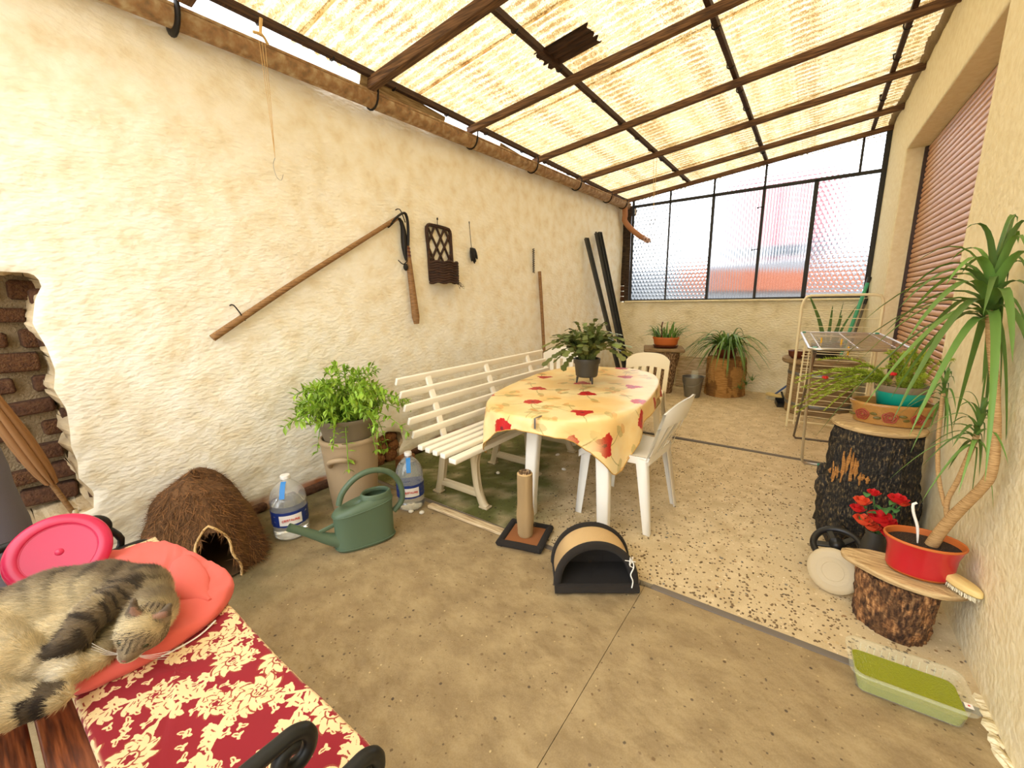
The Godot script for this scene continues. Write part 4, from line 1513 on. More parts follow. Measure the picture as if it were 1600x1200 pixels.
func build_left_floor() -> void:
	# shaggy fibre cat house
	var hs := thing("cat_house", "brown shaggy fibre cat house with a dark slit opening beside the wall", "cat house", V(-2.515, 0, -0.63))
	var n := FastNoiseLite.new()
	n.seed = 2
	n.frequency = 0.03
	var prof := [[0.30, 0.0], [0.31, 0.04], [0.30, 0.1], [0.28, 0.17], [0.255, 0.25], [0.225, 0.32], [0.19, 0.39], [0.15, 0.44], [0.09, 0.475], [0.015, 0.49]]
	var mb := MB.new()
	mb.colored = true
	var hair := MB.new()
	hair.colored = true
	var segs := 64
	var open_c := 0.14 # direction of the opening
	var pts := []
	for i in 28:
		var t := i / 27.0 * 9.0
		var k := mini(int(t), 8)
		var r0 := lerpf(prof[k][0], prof[k + 1][0], t - k)
		var y0 := lerpf(prof[k][1], prof[k + 1][1], t - k)
		var row := []
		for j in segs:
			var a := TAU * j / segs
			var r := r0 * (1.0 + 0.22 * n.get_noise_2d(cos(a) * 40 + i * 0.6, sin(a) * 40)) * (1.0 + 0.05 * sin(a * 5.0 + y0 * 9.0)) * (1.0 + 0.10 * cos(a * 2.0 - 0.6))
			var y := y0 * (1.0 + 0.05 * sin(a * 2.0))
			row.append(V(r * cos(a) * 1.0, y, r * sin(a) * 0.94))
		pts.append(row)
	var ids := []
	for i in 28:
		var r := []
		for j in segs:
			var s := rr(0.3, 0.5)
			mb.c = Color(s, s, s)
			r.append(mb.vert(pts[i][j]))
		ids.append(r)
	for i in 27:
		for j in segs:
			var a := wrapf(TAU * (j + 0.5) / segs - open_c, -PI, PI)
			var y: float = pts[i][j].y
			if absf(a) < 0.20 * (1.0 - y / 0.32) + 0.13 and y < 0.26:
				continue
			var k := (j + 1) % segs
			mb.quad(ids[i][j], ids[i][k], ids[i + 1][k], ids[i + 1][j])
			for q in 12:
				var u := rng.randf()
				var w := rng.randf()
				var p0: Vector3 = pts[i][j].lerp(pts[i][k], u).lerp(pts[i + 1][j].lerp(pts[i + 1][k], u), w)
				var out := V(p0.x, 0.25 + p0.y * 0.4, p0.z).normalized()
				var dn := V(out.x * 0.4 + rr(-0.7, 0.7), -1.0 + rr(-0.3, 0.9), out.z * 0.4 + rr(-0.7, 0.7)).normalized()
				var ln := rr(0.025, 0.07)
				var sd := dn.cross(out).normalized() * 0.0017
				var b := pow(rng.randf(), 2.0) * 0.75 + 0.2
				hair.c = Color(b, b * 0.94, b * 0.82)
				var e := p0 + out * rr(0.004, 0.016) + dn * ln
				hair.tri(hair.vert(p0 - sd), hair.vert(p0 + sd), hair.vert(e))
	obj("shell", mb, M.coir, hs)
	obj("shaggy_fibres", hair, M.coir, hs).set_meta("kind", "stuff")
	mb = MB.new()
	mb.lathe([Vector2(0.27, 0.0), Vector2(0.27, 0.1), Vector2(0.235, 0.24), Vector2(0.16, 0.38), Vector2(0.02, 0.45)], 32)
	mb.lathe([Vector2(0.0, 0.012), Vector2(0.28, 0.012)], 32)
	# lining is open towards the slit
	var lin2 := MB.new()
	for k in range(0, mb.idx.size(), 3):
		var c := (mb.v[mb.idx[k]] + mb.v[mb.idx[k + 1]] + mb.v[mb.idx[k + 2]]) / 3.0
		if absf(wrapf(atan2(c.z, c.x) - open_c, -PI, PI)) < 0.4 and c.y > 0.02 and c.y < 0.3:
			continue
		for q in 3:
			lin2.tri(lin2.vert(mb.v[mb.idx[k + q]]), 0, 0) if false else lin2.idx.append(lin2.vert(mb.v[mb.idx[k + q]]))
	obj("lining", lin2, M.felt_lining, hs)
	mb = MB.new()
	var rope := []
	for q in [[1.0, 0], [1.0, 4], [1.0, 8], [1.0, 11], [0.5, 14], [-0.5, 14], [-1.0, 11], [-1.0, 8], [-1.0, 4], [-1.0, 0]]:
		var yy: float = pts[q[1]][0].y
		var an: float = open_c + q[0] * (0.20 * (1.0 - yy / 0.32) + 0.15)
		var pv: Vector3 = pts[q[1]][posmod(int(round(an / TAU * segs)), segs)]
		rope.append(pv + V(pv.x, 0, pv.z).normalized() * 0.006)
	mb.tube(arc(rope, 30), 0.006, 6)
	obj("opening_edge", mb, M.twine, hs)
	# water jugs
	jug(V(-2.40, 0, -1.03), 0.098, 0.375, 0.62, "large clear water jug, part full, blue tape tab, beside the fibre cat house")
	jug(V(-2.065, 0, -1.66), 0.09, 0.385, 0.93, "large clear water jug, nearly full, blue tape tab, between crock and bench")
	# stoneware crock
	var cr := thing("stoneware_crock", "tall grey-brown stoneware crock with loop handles holding a leafy plant", "crock", V(-2.40, 0, -1.46))
	mb = MB.new()
	mb.lathe([Vector2(0.0, 0.0), Vector2(0.135, 0.0), Vector2(0.142, 0.01), Vector2(0.155, 0.15), Vector2(0.168, 0.32), Vector2(0.176, 0.43), Vector2(0.178, 0.46), Vector2(0.184, 0.468), Vector2(0.188, 0.482), Vector2(0.183, 0.496), Vector2(0.172, 0.50), Vector2(0.163, 0.496), Vector2(0.155, 0.4), Vector2(0.0, 0.38)], 44)
	obj("body", mb, M.stoneware, cr)
	for sd in [-1.0, 1.0]:
		mb = MB.new()
		var a := 0.95 if sd > 0 else 0.95 + PI
		var f := V(cos(a), 0, sin(a))
		var s := V(-sin(a), 0, cos(a))
		mb.tube(arc([f * 0.16 - s * 0.075 + V(0, 0.37, 0), f * 0.205 - s * 0.055 + V(0, 0.40, 0), f * 0.222 + V(0, 0.405, 0), f * 0.205 + s * 0.05 + V(0, 0.385, 0), f * 0.16 + s * 0.07 + V(0, 0.345, 0)], 14), 0.017, 10)
		obj("handle", mb, M.stoneware, cr)
	var pp := thing("leafy_plant", "bright green trailing succulent in a grey pot set in the crock", "plant", V(-2.40, 0.48, -1.46))
	mb = MB.new()
	mb.lathe([Vector2(0.0, -0.08), Vector2(0.13, -0.08), Vector2(0.155, 0.02), Vector2(0.172, 0.10), Vector2(0.19, 0.125), Vector2(0.196, 0.15), Vector2(0.19, 0.158), Vector2(0.178, 0.15), Vector2(0.165, 0.10), Vector2(0.0, 0.10)], 40)
	obj("pot", mb, M.grey_pot, pp)
	mb = MB.new()
	mb.lathe([Vector2(0.0, 0.125), Vector2(0.168, 0.118)], 30)
	obj("soil", mb, M.soil, pp)
	for k in 115:
		var a := rng.randf() * TAU
		var e := pow(rng.randf(), 0.5)
		var path := blade(V(cos(a) * 0.10 * e, 0.12, sin(a) * 0.10 * e), a + rr(-0.5, 0.5), rr(0.10, 0.34) * (0.45 + e * 0.7) * (0.7 if cos(a) < 0.0 else 1.0), rr(0.16, 0.40) * (1.15 - e * 0.5), rr(0.0, 0.24) * e, 13)
		if k % 13 == 0:
			path = blade(V(cos(a) * 0.15, 0.15, sin(a) * 0.15), a, rr(0.06, 0.1), 0.06, rr(0.24, 0.42), 12)
		sprig(path, pp, 0.052, 0.021)
	# green watering can
	var wc := thing("watering_can", "dark green plastic watering can with a big arched handle", "watering can", V(-1.955, 0, -1.23))
	var back := V(0.12, 0, -0.31).normalized()
	wc.basis = Basis(V(0, 1, 0).cross(back).normalized(), V(0, 1, 0), back) # local z runs away from the spout
	mb = MB.new()
	var lev := [[0.0, 0.86, 0.86], [0.004, 0.96, 0.96], [0.016, 1.0, 1.0], [0.03, 0.97, 0.96], [0.10, 0.97, 0.96], [0.20, 0.98, 0.97], [0.222, 1.0, 1.0], [0.236, 0.98, 0.97], [0.25, 0.93, 0.9], [0.262, 0.8, 0.76], [0.267, 0.7, 0.63], [0.267, 0.6, 0.5], [0.267, 0.5, 0.4], [0.267, 0.4, 0.3], [0.267, 0.3, 0.2], [0.267, 0.2, 0.12], [0.267, 0.1, 0.05], [0.267, 0.02, 0.02]]
	var rows := []
	for l in lev:
		var ring := PackedVector3Array()
		for j in 40:
			var a := TAU * j / 40.0
			var cx := signf(cos(a)) * pow(absf(cos(a)), 0.75)
			var cz := signf(sin(a)) * pow(absf(sin(a)), 0.75)
			ring.append(V(cx * 0.075 * l[2], l[0] * (1.0 + 0.10 * cz * minf(1.0, l[0] * 4.0)), cz * 0.165 * l[1]))
		rows.append(ring)
	mb.grid(rows, true)
	# the filler hole is cut out of the top
	var kept := PackedInt32Array()
	for k in range(0, mb.idx.size(), 3):
		var g := (mb.v[mb.idx[k]] + mb.v[mb.idx[k + 1]] + mb.v[mb.idx[k + 2]]) / 3.0
		if g.y < 0.25 or Vector2(g.x / 0.053, (g.z - 0.075) / 0.073).length() > 1.0:
			kept.append_array([mb.idx[k], mb.idx[k + 1], mb.idx[k + 2]])
	mb.idx = kept
	mb.fan(rows[0])
	var can_body := obj("body", mb, M.green_plastic, wc)
	mb = MB.new()
	mb.lathe([Vector2(1.12, -0.02), Vector2(1.08, 0.0), Vector2(1.0, 0.008), Vector2(0.92, 0.006), Vector2(0.89, -0.002), Vector2(0.885, -0.014)], 36, V(0, 0.286, 0.075), 0.058, 0.078)
	obj("filler_rim", mb, M.green_plastic, wc)
	for y in [0.018, 0.225]:
		mb = MB.new()
		var ring := PackedVector3Array()
		for j in 41:
			var a := TAU * j / 40.0
			var cx := signf(cos(a)) * pow(absf(cos(a)), 0.75)
			var cz := signf(sin(a)) * pow(absf(sin(a)), 0.75)
			ring.append(V(cx * 0.0755, y * (1.0 + 0.10 * cz * minf(1.0, y * 4.0)), cz * 0.1655))
		mb.tube(ring, 0.003, 6, false)
		obj("seam", mb, M.green_plastic, can_body)
	mb = MB.new()
	mb.tube(arc([V(0, 0.265, -0.125), V(0, 0.33, -0.10), V(0, 0.395, -0.03), V(0, 0.42, 0.06), V(0, 0.39, 0.155), V(0, 0.31, 0.215), V(0, 0.2, 0.225), V(0, 0.14, 0.17)], 32), 0.0165, 12)
	obj("handle", mb, M.green_plastic, wc)
	mb = MB.new()
	mb.tube(arc([V(0, 0.055, -0.13), V(0.0, 0.09, -0.2), V(0.0, 0.17, -0.31), V(0.0, 0.215, -0.375)], 16), [0.045, 0.042, 0.038, 0.035, 0.032, 0.03, 0.028, 0.026, 0.025, 0.024, 0.023, 0.0225, 0.022, 0.0215, 0.021, 0.0215, 0.022], 16, false)
	obj("spout", mb, M.green_plastic, wc)
	mb = MB.new()
	mb.bar(V(0, 0.16, -0.15), V(0, 0.135, -0.245), 0.012, 0.022, 0.004)
	obj("brace", mb, M.green_plastic, wc)
	for k in 4:
		mb = MB.new()
		mb.box(V(0.0735, 0.12, -0.075 + k * 0.05), V(0.002, 0.15, 0.0025), 0.0006)
		obj("moulded_rib", mb, M.green_plastic, can_body)
	# stub of block by the wall
	mb = MB.new()
	mb.box(Vector3.ZERO, V(0.10, 0.14, 0.15), 0.012)
	var blk := obj("stone_block", mb, M.rubble)
	blk.position = V(-2.55, 0.07, -2.02)
	blk.rotation.y = 0.2
	tag(blk, "tan stone block at the wall foot behind the water jug", "stone")

func jug(at: Vector3, r: float, h: float, fill: float, label: String) -> void:
	var t := thing("water_jug", label, "water bottle", at, 0.0, "water jugs by the wall")
	var prof := [Vector2(0.0, 0.004), Vector2(r * 0.82, 0.0), Vector2(r * 0.96, 0.012), Vector2(r, 0.03)]
	for k in 6:
		prof.append(Vector2(r * 0.965, 0.045 + k * h * 0.085))
		prof.append(Vector2(r, 0.058 + k * h * 0.085))
	for q in [[0.985, 0.64], [0.93, 0.7], [0.82, 0.765], [0.64, 0.83], [0.42, 0.88], [0.26, 0.92], [0.23, 0.95]]:
		prof.append(Vector2(r * q[0], h * q[1]))
	var mb := MB.new()
	mb.lathe(prof, 40)
	obj("bottle", mb, M.bottle_plastic, t)
	var wp := [Vector2(0.0, 0.008)]
	for p in prof:
		if p.y < h * fill * 0.9 and p.x > 0.01:
			wp.append(Vector2(p.x - 0.003, p.y + 0.004))
	wp.append(Vector2(wp[-1].x * 0.985, h * fill * 0.9 + 0.002))
	wp.append(Vector2(0.0, h * fill * 0.9 + 0.002))
	mb = MB.new()
	mb.lathe(wp, 32)
	obj("water", mb, M.water, t)
	mb = MB.new()
	mb.lathe([Vector2(r * 0.27, h * 0.945), Vector2(r * 0.275, h * 0.99), Vector2(r * 0.25, h), Vector2(0.0, h)], 20)
	obj("cap", mb, M.label_white, t)
	# paper label round the waist
	var band := func(a0: float, a1: float, y0: float, y1: float, rad: float, m: Material, called: String) -> void:
		var b := MB.new()
		var rows := []
		for y in [y0, y1]:
			var row := PackedVector3Array()
			for j in 17:
				var a := lerpf(a0, a1, j / 16.0)
				row.append(V(cos(a) * rad, y, sin(a) * rad))
			rows.append(row)
		b.grid(rows)
		obj(called, b, m, t)
	var y := h * 0.36
	var face := atan2(-at.z, -at.x) # turned towards the yard
	band.call(0.0, TAU, y - 0.045, y + 0.045, r * 1.01, M.label_blue, "label")
	band.call(face - 0.62, face + 0.62, y - 0.032, y + 0.028, r * 1.02, M.label_white, "label_panel")
	var tm := TextMesh.new()
	tm.text = "CRISTALINE"
	tm.font_size = 16
	tm.pixel_size = 0.00105
	tm.depth = 0.004
	var lt := obj("label_lettering", tm, M.label_red, t.get_node("label_panel"))
	lt.position = V(cos(face) * r * 1.02, y, sin(face) * r * 1.02)
	lt.rotation.y = PI / 2 - face
	# strip of blue tape folded over the shoulder
	mb = MB.new()
	var rows := []
	var dir := V(0.75, 0, 0.66)
	var sd := V(-0.66, 0, 0.75)
	for q in [[0.36, 0.925], [0.5, 0.905], [0.7, 0.85], [0.86, 0.79], [1.02, 0.715]]:
		rows.append(PackedVector3Array([dir * r * q[0] - sd * 0.014 + V(0, h * q[1], 0), dir * r * q[0] + sd * 0.014 + V(0, h * q[1], 0)]))
	mb.grid(rows)
	obj("tape_tab", mb, M.blue_tape, t)

func sprig(path: PackedVector3Array, parent: Node, ln: float, wd: float) -> void:
	var mb := MB.new()
	mb.paint(Color(0.7, 0.75, 0.6))
	mb.tube(path, 0.0028, 4, false)
	for i in range(1, path.size()):
		var t := (path[i] - path[i - 1]).normalized()
		var top := i > path.size() - 3
		for q in (5 if top else 2):
			var a := rng.randf() * TAU
			var s := t.cross(V(cos(a), 0.2, sin(a))).normalized()
			var d := (s + t * (0.8 if top else 0.25) + V(0, 0.15, 0)).normalized()
			var l := ln * rr(0.6, 1.1)
			mb.paint(shade_of(0.65, 1.35, 0.15))
			mb.leaf(PackedVector3Array([path[i], path[i] + d * l * 0.5 + V(0, 0.003, 0), path[i] + d * l]), wd * rr(0.8, 1.2), Vector3.ZERO, 0.18, 1)
	obj("sprig", mb, M.leaf_lime, parent)

func build_white_bench() -> void:
	var b := thing("slatted_bench", "long cream-white slatted bench on moulded plastic legs along the wall", "bench")
	var z0 := -1.65
	var z1 := -3.42
	for i in 5:
		var mb := MB.new()
		var wd := 0.062 if i == 0 else 0.045
		var x: float = [-1.655, -1.735, -1.802, -1.868, -1.935][i]
		mb.box(V(x, 0.425 - (0.012 if i == 0 else 0.0) + 0.004 * i, (z0 + z1) / 2), V(wd, 0.034, z0 - z1), 0.006)
		obj("seat_slat", mb, M.bench_white, b)
	for i in 5:
		var mb := MB.new()
		var y := 0.515 + i * 0.083
		var x := -1.995 - i * 0.032
		mb.box(V(x, y, (z0 + z1) / 2), V(0.024, 0.052, z0 - z1), 0.006, Basis(V(0, 0, 1), -0.36 + PI * 0.0))
		obj("back_slat", mb, M.bench_white, b)
	for z in [-1.92, -2.55, -3.15]:
		var mb := MB.new()
		# splayed front leg with flutes
		mb.tube(arc([V(-1.69, 0.405, z), V(-1.715, 0.33, z), V(-1.70, 0.15, z), V(-1.655, 0.03, z), V(-1.63, 0.0, z)], 14), [0.036, 0.032, 0.028, 0.026, 0.025, 0.024, 0.024, 0.024, 0.024, 0.025, 0.025, 0.026, 0.027, 0.028, 0.03], 8, true, 1.15)
		for s in [-0.012, 0.012]:
			mb.tube(arc([V(-1.66, 0.40, z + s), V(-1.69, 0.3, z + s), V(-1.675, 0.13, z + s), V(-1.63, 0.02, z + s)], 12), 0.007, 6)
		var leg_f := obj("leg", mb, M.bench_leg, b)
		mb = MB.new()
		mb.tube(arc([V(-1.98, 0.405, z), V(-2.0, 0.3, z), V(-2.04, 0.1, z), V(-2.07, 0.0, z)], 12), 0.027, 8, true, 1.15)
		for s in [-0.012, 0.012]:
			mb.tube(arc([V(-1.955, 0.40, z + s), V(-1.975, 0.3, z + s), V(-2.015, 0.1, z + s), V(-2.045, 0.01, z + s)], 10), 0.007, 6)
		var leg_r := obj("leg", mb, M.bench_leg, b)
		mb = MB.new()
		mb.bar(V(-2.04, 0.085, z), V(-1.68, 0.085, z), 0.035, 0.04, 0.006)
		mb.bar(V(-2.04, 0.11, z), V(-1.68, 0.11, z), 0.012, 0.02, 0.003)
		obj("stretcher", mb, M.bench_leg, b)
		mb = MB.new()
		mb.bar(V(-1.66, 0.395, z), V(-1.99, 0.405, z), 0.05, 0.03, 0.006)
		obj("seat_support", mb, M.bench_leg, b)
		mb = MB.new()
		mb.bar(V(-1.975, 0.40, z), V(-2.125, 0.86, z), 0.05, 0.02, 0.005, V(1, 0.3, 0))
		obj("back_support", mb, M.bench_white, b)
		for x in [-1.635, -2.07]:
			mb = MB.new()
			mb.box(V(x, 0.008, z), V(0.075, 0.016, 0.06), 0.005)
			obj("foot", mb, M.bench_leg, leg_f if x > -1.8 else leg_r)

func make_chair(label: String, m: Material, at: Vector3, turn: float) -> Node3D:
	var t := thing("plastic_chair", label, "chair", at, turn, "plastic chairs round the table")
	var mb := MB.new()
	var rows := []
	for i in 13:
		var row := PackedVector3Array()
		for j in 13:
			var u := j / 12.0 * 2.0 - 1.0
			var v := i / 12.0 * 2.0 - 1.0 # back -1 .. front 1
			row.append(V(u * (0.205 + 0.02 * v), 0.44 - 0.022 * (1.0 - u * u) * (1.0 - v * v) - 0.03 * pow(maxf(0.0, v - 0.6) / 0.4, 2.0) + (0.002 if j % 2 else 0.0) + 0.012 * absf(u), v * 0.215))
		rows.append(row)
	mb.grid(rows)
	# rim under the seat
	var rim := []
	for y in [0.0, -0.045]:
		var ring := PackedVector3Array()
		for k in 48:
			var f := k / 12.0
			var s := f - floorf(f)
			var p: Vector3 = [V(-1 + 2 * s, 0, -1), V(1, 0, -1 + 2 * s), V(1 - 2 * s, 0, 1), V(-1, 0, 1 - 2 * s)][k / 12]
			ring.append(V(p.x * (0.207 + 0.02 * p.z), 0.45 + y - (0.03 if p.z > 0.95 else 0.0), p.z * 0.217))
		rim.append(ring)
	mb.grid(rim, true)
	obj("seat", mb, m, t)
	# curved back: top band, uprights and slats
	var curve := func(u: float, y: float) -> Vector3:
		return V(u * (0.205 + 0.03 * (y - 0.45)), y, -0.215 - (y - 0.44) * 0.30 - 0.05 * (1.0 - u * u) * clampf((y - 0.44) * 5.0, 0, 1) + 0.01)
	var panel := func(u0: float, u1: float, y0: Callable, y1: Callable, th: float, called: String, n: int) -> void:
		var q := MB.new()
		var f := []
		for s in [0, 1, 2, 3, 4]:
			var row := PackedVector3Array()
			for j in n + 1:
				var u := lerpf(u0, u1, j / float(n))
				var yy: float = [y0.call(u), y0.call(u), y1.call(u), y1.call(u), y0.call(u)][s]
				var p: Vector3 = curve.call(u, yy)
				if s in [1, 2]:
					p.z -= th
				row.append(p)
			f.append(row)
		q.grid(f)
		obj(called, q, m, t)
	var top := func(u: float) -> float: return 0.80 - 0.05 * u * u * u * u - 0.02 * u * u
	var low := func(u: float) -> float: return 0.665 - 0.03 * u * u
	var base := func(_u: float) -> float: return 0.43
	panel.call(-1.0, 1.0, low, top, 0.016, "back_band", 24)
	panel.call(-1.0, -0.8, base, low, 0.018, "upright", 3)
	panel.call(0.8, 1.0, base, low, 0.018, "upright", 3)
	for k in 4:
		var u := -0.54 + k * 0.36
		panel.call(u - 0.1, u + 0.1, base, low, 0.008, "back_slat", 3)
	for p in [V(-0.2, 0, -0.2), V(0.2, 0, -0.2), V(-0.205, 0, 0.2), V(0.205, 0, 0.2)]:
		var q := MB.new()
		var sx := signf(p.x)
		var sz := signf(p.z)
		var ring := []
		for y in [0.44, 0.3, 0.12, 0.0]:
			var w: float = 0.036 + 0.05 * y
			var o := V(p.x + sx * (0.44 - y) * 0.08, y, p.z + sz * (0.44 - y) * (0.13 if sz < 0 else 0.05))
			# angle section open to the inside
			ring.append(PackedVector3Array([o + V(-sx * w, 0, sz * 0.0), o + V(sx * 0.004, 0, sz * 0.004), o + V(0, 0, -sz * w), o + V(-sx * 0.006, 0, -sz * w), o + V(-sx * 0.006, 0, -sz * 0.006), o + V(-sx * w, 0, -sz * 0.006)]))
		q.grid(ring, true)
		q.fan(ring[0])
		q.fan(ring[-1])
		obj("leg", q, m, t)
	return t

func build_table() -> void:
	var axis := V(-0.165, 0, -0.986).normalized()
	var c := V(-1.36, 0, -2.76)
	var tb := thing("garden_table", "long oval white plastic table standing under the poppy cloth", "table", c)
	tb.basis = Basis(V(0, 1, 0).cross(-axis).normalized(), V(0, 1, 0), -axis) # local +z towards the near end
	var hl := 0.93
	var hw := 0.52
	var edge := func(a: float) -> Vector2:
		return Vector2(signf(cos(a)) * pow(absf(cos(a)), 0.72) * hw, signf(sin(a)) * pow(absf(sin(a)), 0.72) * hl)
	var mb := MB.new()
	var rows := []
	for q in [[0.0, 0.705], [0.94, 0.705], [0.985, 0.69], [0.985, 0.665], [0.96, 0.66], [0.0, 0.68]]:
		var ring := PackedVector3Array()
		for j in 64:
			var e: Vector2 = edge.call(TAU * j / 64.0)
			ring.append(V(e.x * q[0], q[1], e.y * q[0]))
		rows.append(ring)
	rows.reverse()
	mb.grid(rows, true)
	obj("table_top", mb, M.white_plastic, tb)
	var inv := tb.basis.inverse()
	for p in [V(-0.86, 0, -2.055), V(-1.345, 0, -2.03), V(-1.22, 0, -3.4), V(-1.72, 0, -3.32)]:
		var l: Vector3 = inv * (p - c)
		mb = MB.new()
		var r2 := []
		for q in [[0.68, 0.046, 0.9], [0.4, 0.041, 0.96], [0.1, 0.036, 1.0], [0.0, 0.035, 1.0]]:
			var ring := PackedVector3Array()
			for j in 12:
				var a := TAU * j / 12.0
				ring.append(V(l.x * q[2] + signf(cos(a)) * pow(absf(cos(a)), 0.5) * q[1], q[0], l.z * q[2] + signf(sin(a)) * pow(absf(sin(a)), 0.5) * q[1]))
			r2.append(ring)
		r2.reverse()
		mb.grid(r2, true)
		mb.fan(r2[0])
		obj("leg", mb, M.white_plastic, tb)
	# tablecloth: a rectangle laid over the oval, its corners hanging
	var cloth := thing("tablecloth", "pale yellow oilcloth printed with red poppies draped over the table", "tablecloth", c)
	cloth.basis = tb.basis
	var n := FastNoiseLite.new()
	n.seed = 11
	n.frequency = 0.02
	mb = MB.new()
	rows = []
	var segs := 150
	var hem := PackedVector3Array()
	var rings := 16
	for i in range(0, rings + 15):
		var ring := PackedVector3Array()
		for j in segs:
			var a := TAU * j / segs
			var e: Vector2 = edge.call(a)
			if i <= rings:
				var s := i / float(rings)
				var y := 0.712 + 0.003 * n.get_noise_2d(e.x * s * 300, e.y * s * 300)
				ring.append(V(e.x * s * 0.99, y, e.y * s * 0.99))
			else:
				var dir := e.normalized()
				# reach of the rectangle in this direction
				var reach := minf(0.60 / maxf(absf(dir.x), 0.001), 1.0 / maxf(absf(dir.y), 0.001))
				var over := maxf(0.04, (reach - e.length()) * 0.98)
				if dir.y > 0.1:
					over *= 1.2
				over += 0.012 * n.get_noise_1d(j * 14.0)
				over = minf(over, 0.34)
				var t := (i - rings) / 14.0
				var d := over * t
				var nrm := Vector2(e.x / (hw * hw), e.y / (hl * hl)).normalized()
				var fold := 0.016 * sin(j * 0.62 + 1.3 * sin(j * 0.13)) * smoothstep(0.0, 0.14, d)
				var outw := 0.014 * (1.0 - exp(-d * 40.0)) + fold + 0.05 * d
				ring.append(V(e.x + nrm.x * outw, 0.708 - maxf(0.0, d - 0.004), e.y + nrm.y * outw))
		rows.append(ring)
		hem = ring
	mb.grid(rows, true)
	var sheet := obj("cloth", mb, M.oilcloth, cloth)
	mb = MB.new()
	hem.append(hem[0])
	mb.tube(hem, 0.003, 5, false)
	obj("hem", mb, M.cloth_hem, sheet)
	# metal clip on the near edge
	mb = MB.new()
	var cp := V(-1.17, 0.70, -1.83)
	mb.box(cp + V(0, 0.017, -0.02), V(0.012, 0.003, 0.06), 0.001)
	mb.box(cp + V(0, -0.012, 0.018), V(0.012, 0.06, 0.003), 0.001)
	tag(obj("cloth_clip", mb, M.galvanised), "small grey steel clip holding the poppy cloth to the table edge", "clip")
	# chairs
	var ch := make_chair("white plastic chair drawn up to the right side of the table", M.white_plastic, V(-0.88, 0, -2.44), -PI / 2 - 0.06)
	var c2 := copy_of(ch, V(-1.28, 0, -3.86), 0.12, "cream plastic chair facing the far end of the table")
	for q in c2.get_children():
		q.material_override = M.cream_plastic
	copy_of(ch, V(-2.2, 0, -3.95), 0.5, "white plastic chair behind the bench end by the wall")
	# christmas cactus on the table
	var pc := thing("potted_cactus", "spreading segmented cactus in a dark pot on three legs on the table", "plant", V(-1.37, 0.715, -2.86))
	mb = MB.new()
	mb.lathe([Vector2(0.0, 0.05), Vector2(0.075, 0.05), Vector2(0.083, 0.06), Vector2(0.092, 0.15), Vector2(0.1, 0.155), Vector2(0.103, 0.19), Vector2(0.096, 0.192), Vector2(0.09, 0.17), Vector2(0.0, 0.17)], 36)
	obj("pot", mb, M.charcoal_pot, pc)
	for k in 3:
		var a := TAU * k / 3.0 + 0.5
		mb = MB.new()
		mb.tube(arc([V(cos(a) * 0.06, 0.07, sin(a) * 0.06), V(cos(a) * 0.07, 0.04, sin(a) * 0.07), V(cos(a) * 0.075, 0.0, sin(a) * 0.075)], 6), [0.012, 0.011, 0.01, 0.009, 0.008, 0.007, 0.006], 8)
		obj("pot_leg", mb, M.charcoal_pot, pc)
	mb = MB.new()
	mb.lathe([Vector2(0.0, 0.182), Vector2(0.095, 0.176)], 24)
	obj("soil", mb, M.soil, pc)
	for k in 105:
		var a := rng.randf() * TAU
		var up := rng.randf()
		var path := blade(V(cos(a) * 0.05 * rng.randf(), 0.175, sin(a) * 0.05 * rng.randf()), a, lerpf(0.36, 0.1, up) * rr(0.7, 1.08), lerpf(0.20, 0.33, up) * rr(0.8, 1.1), lerpf(0.16, 0.06, up) * rr(0.4, 1.3), 7)
		mb = MB.new()
		for i in 6:
			mb.paint(shade_of(0.6, 1.35, 0.25))
			var f := i / 6.0
			var seg := PackedVector3Array()
			for q in 5:
				seg.append(path[i].lerp(path[i + 1], q / 4.0))
			var sd := (path[i + 1] - path[i]).cross(V(rr(-0.6, 0.6), 1, rr(-0.6, 0.6))).normalized()
			# flat joint with toothed edges
			var rows3 := []
			for q in 5:
				var w: float = [0.006, 0.017, 0.013, 0.021, 0.009][q] * (1.0 + 0.25 * f)
				var up2 := sd.cross(seg[4] - seg[0]).normalized() * 0.0015
				rows3.append(PackedVector3Array([seg[q] - sd * w, seg[q] + up2, seg[q] + sd * w]))
			mb.grid(rows3)
		obj("stem", mb, M.leaf_dark, pc)

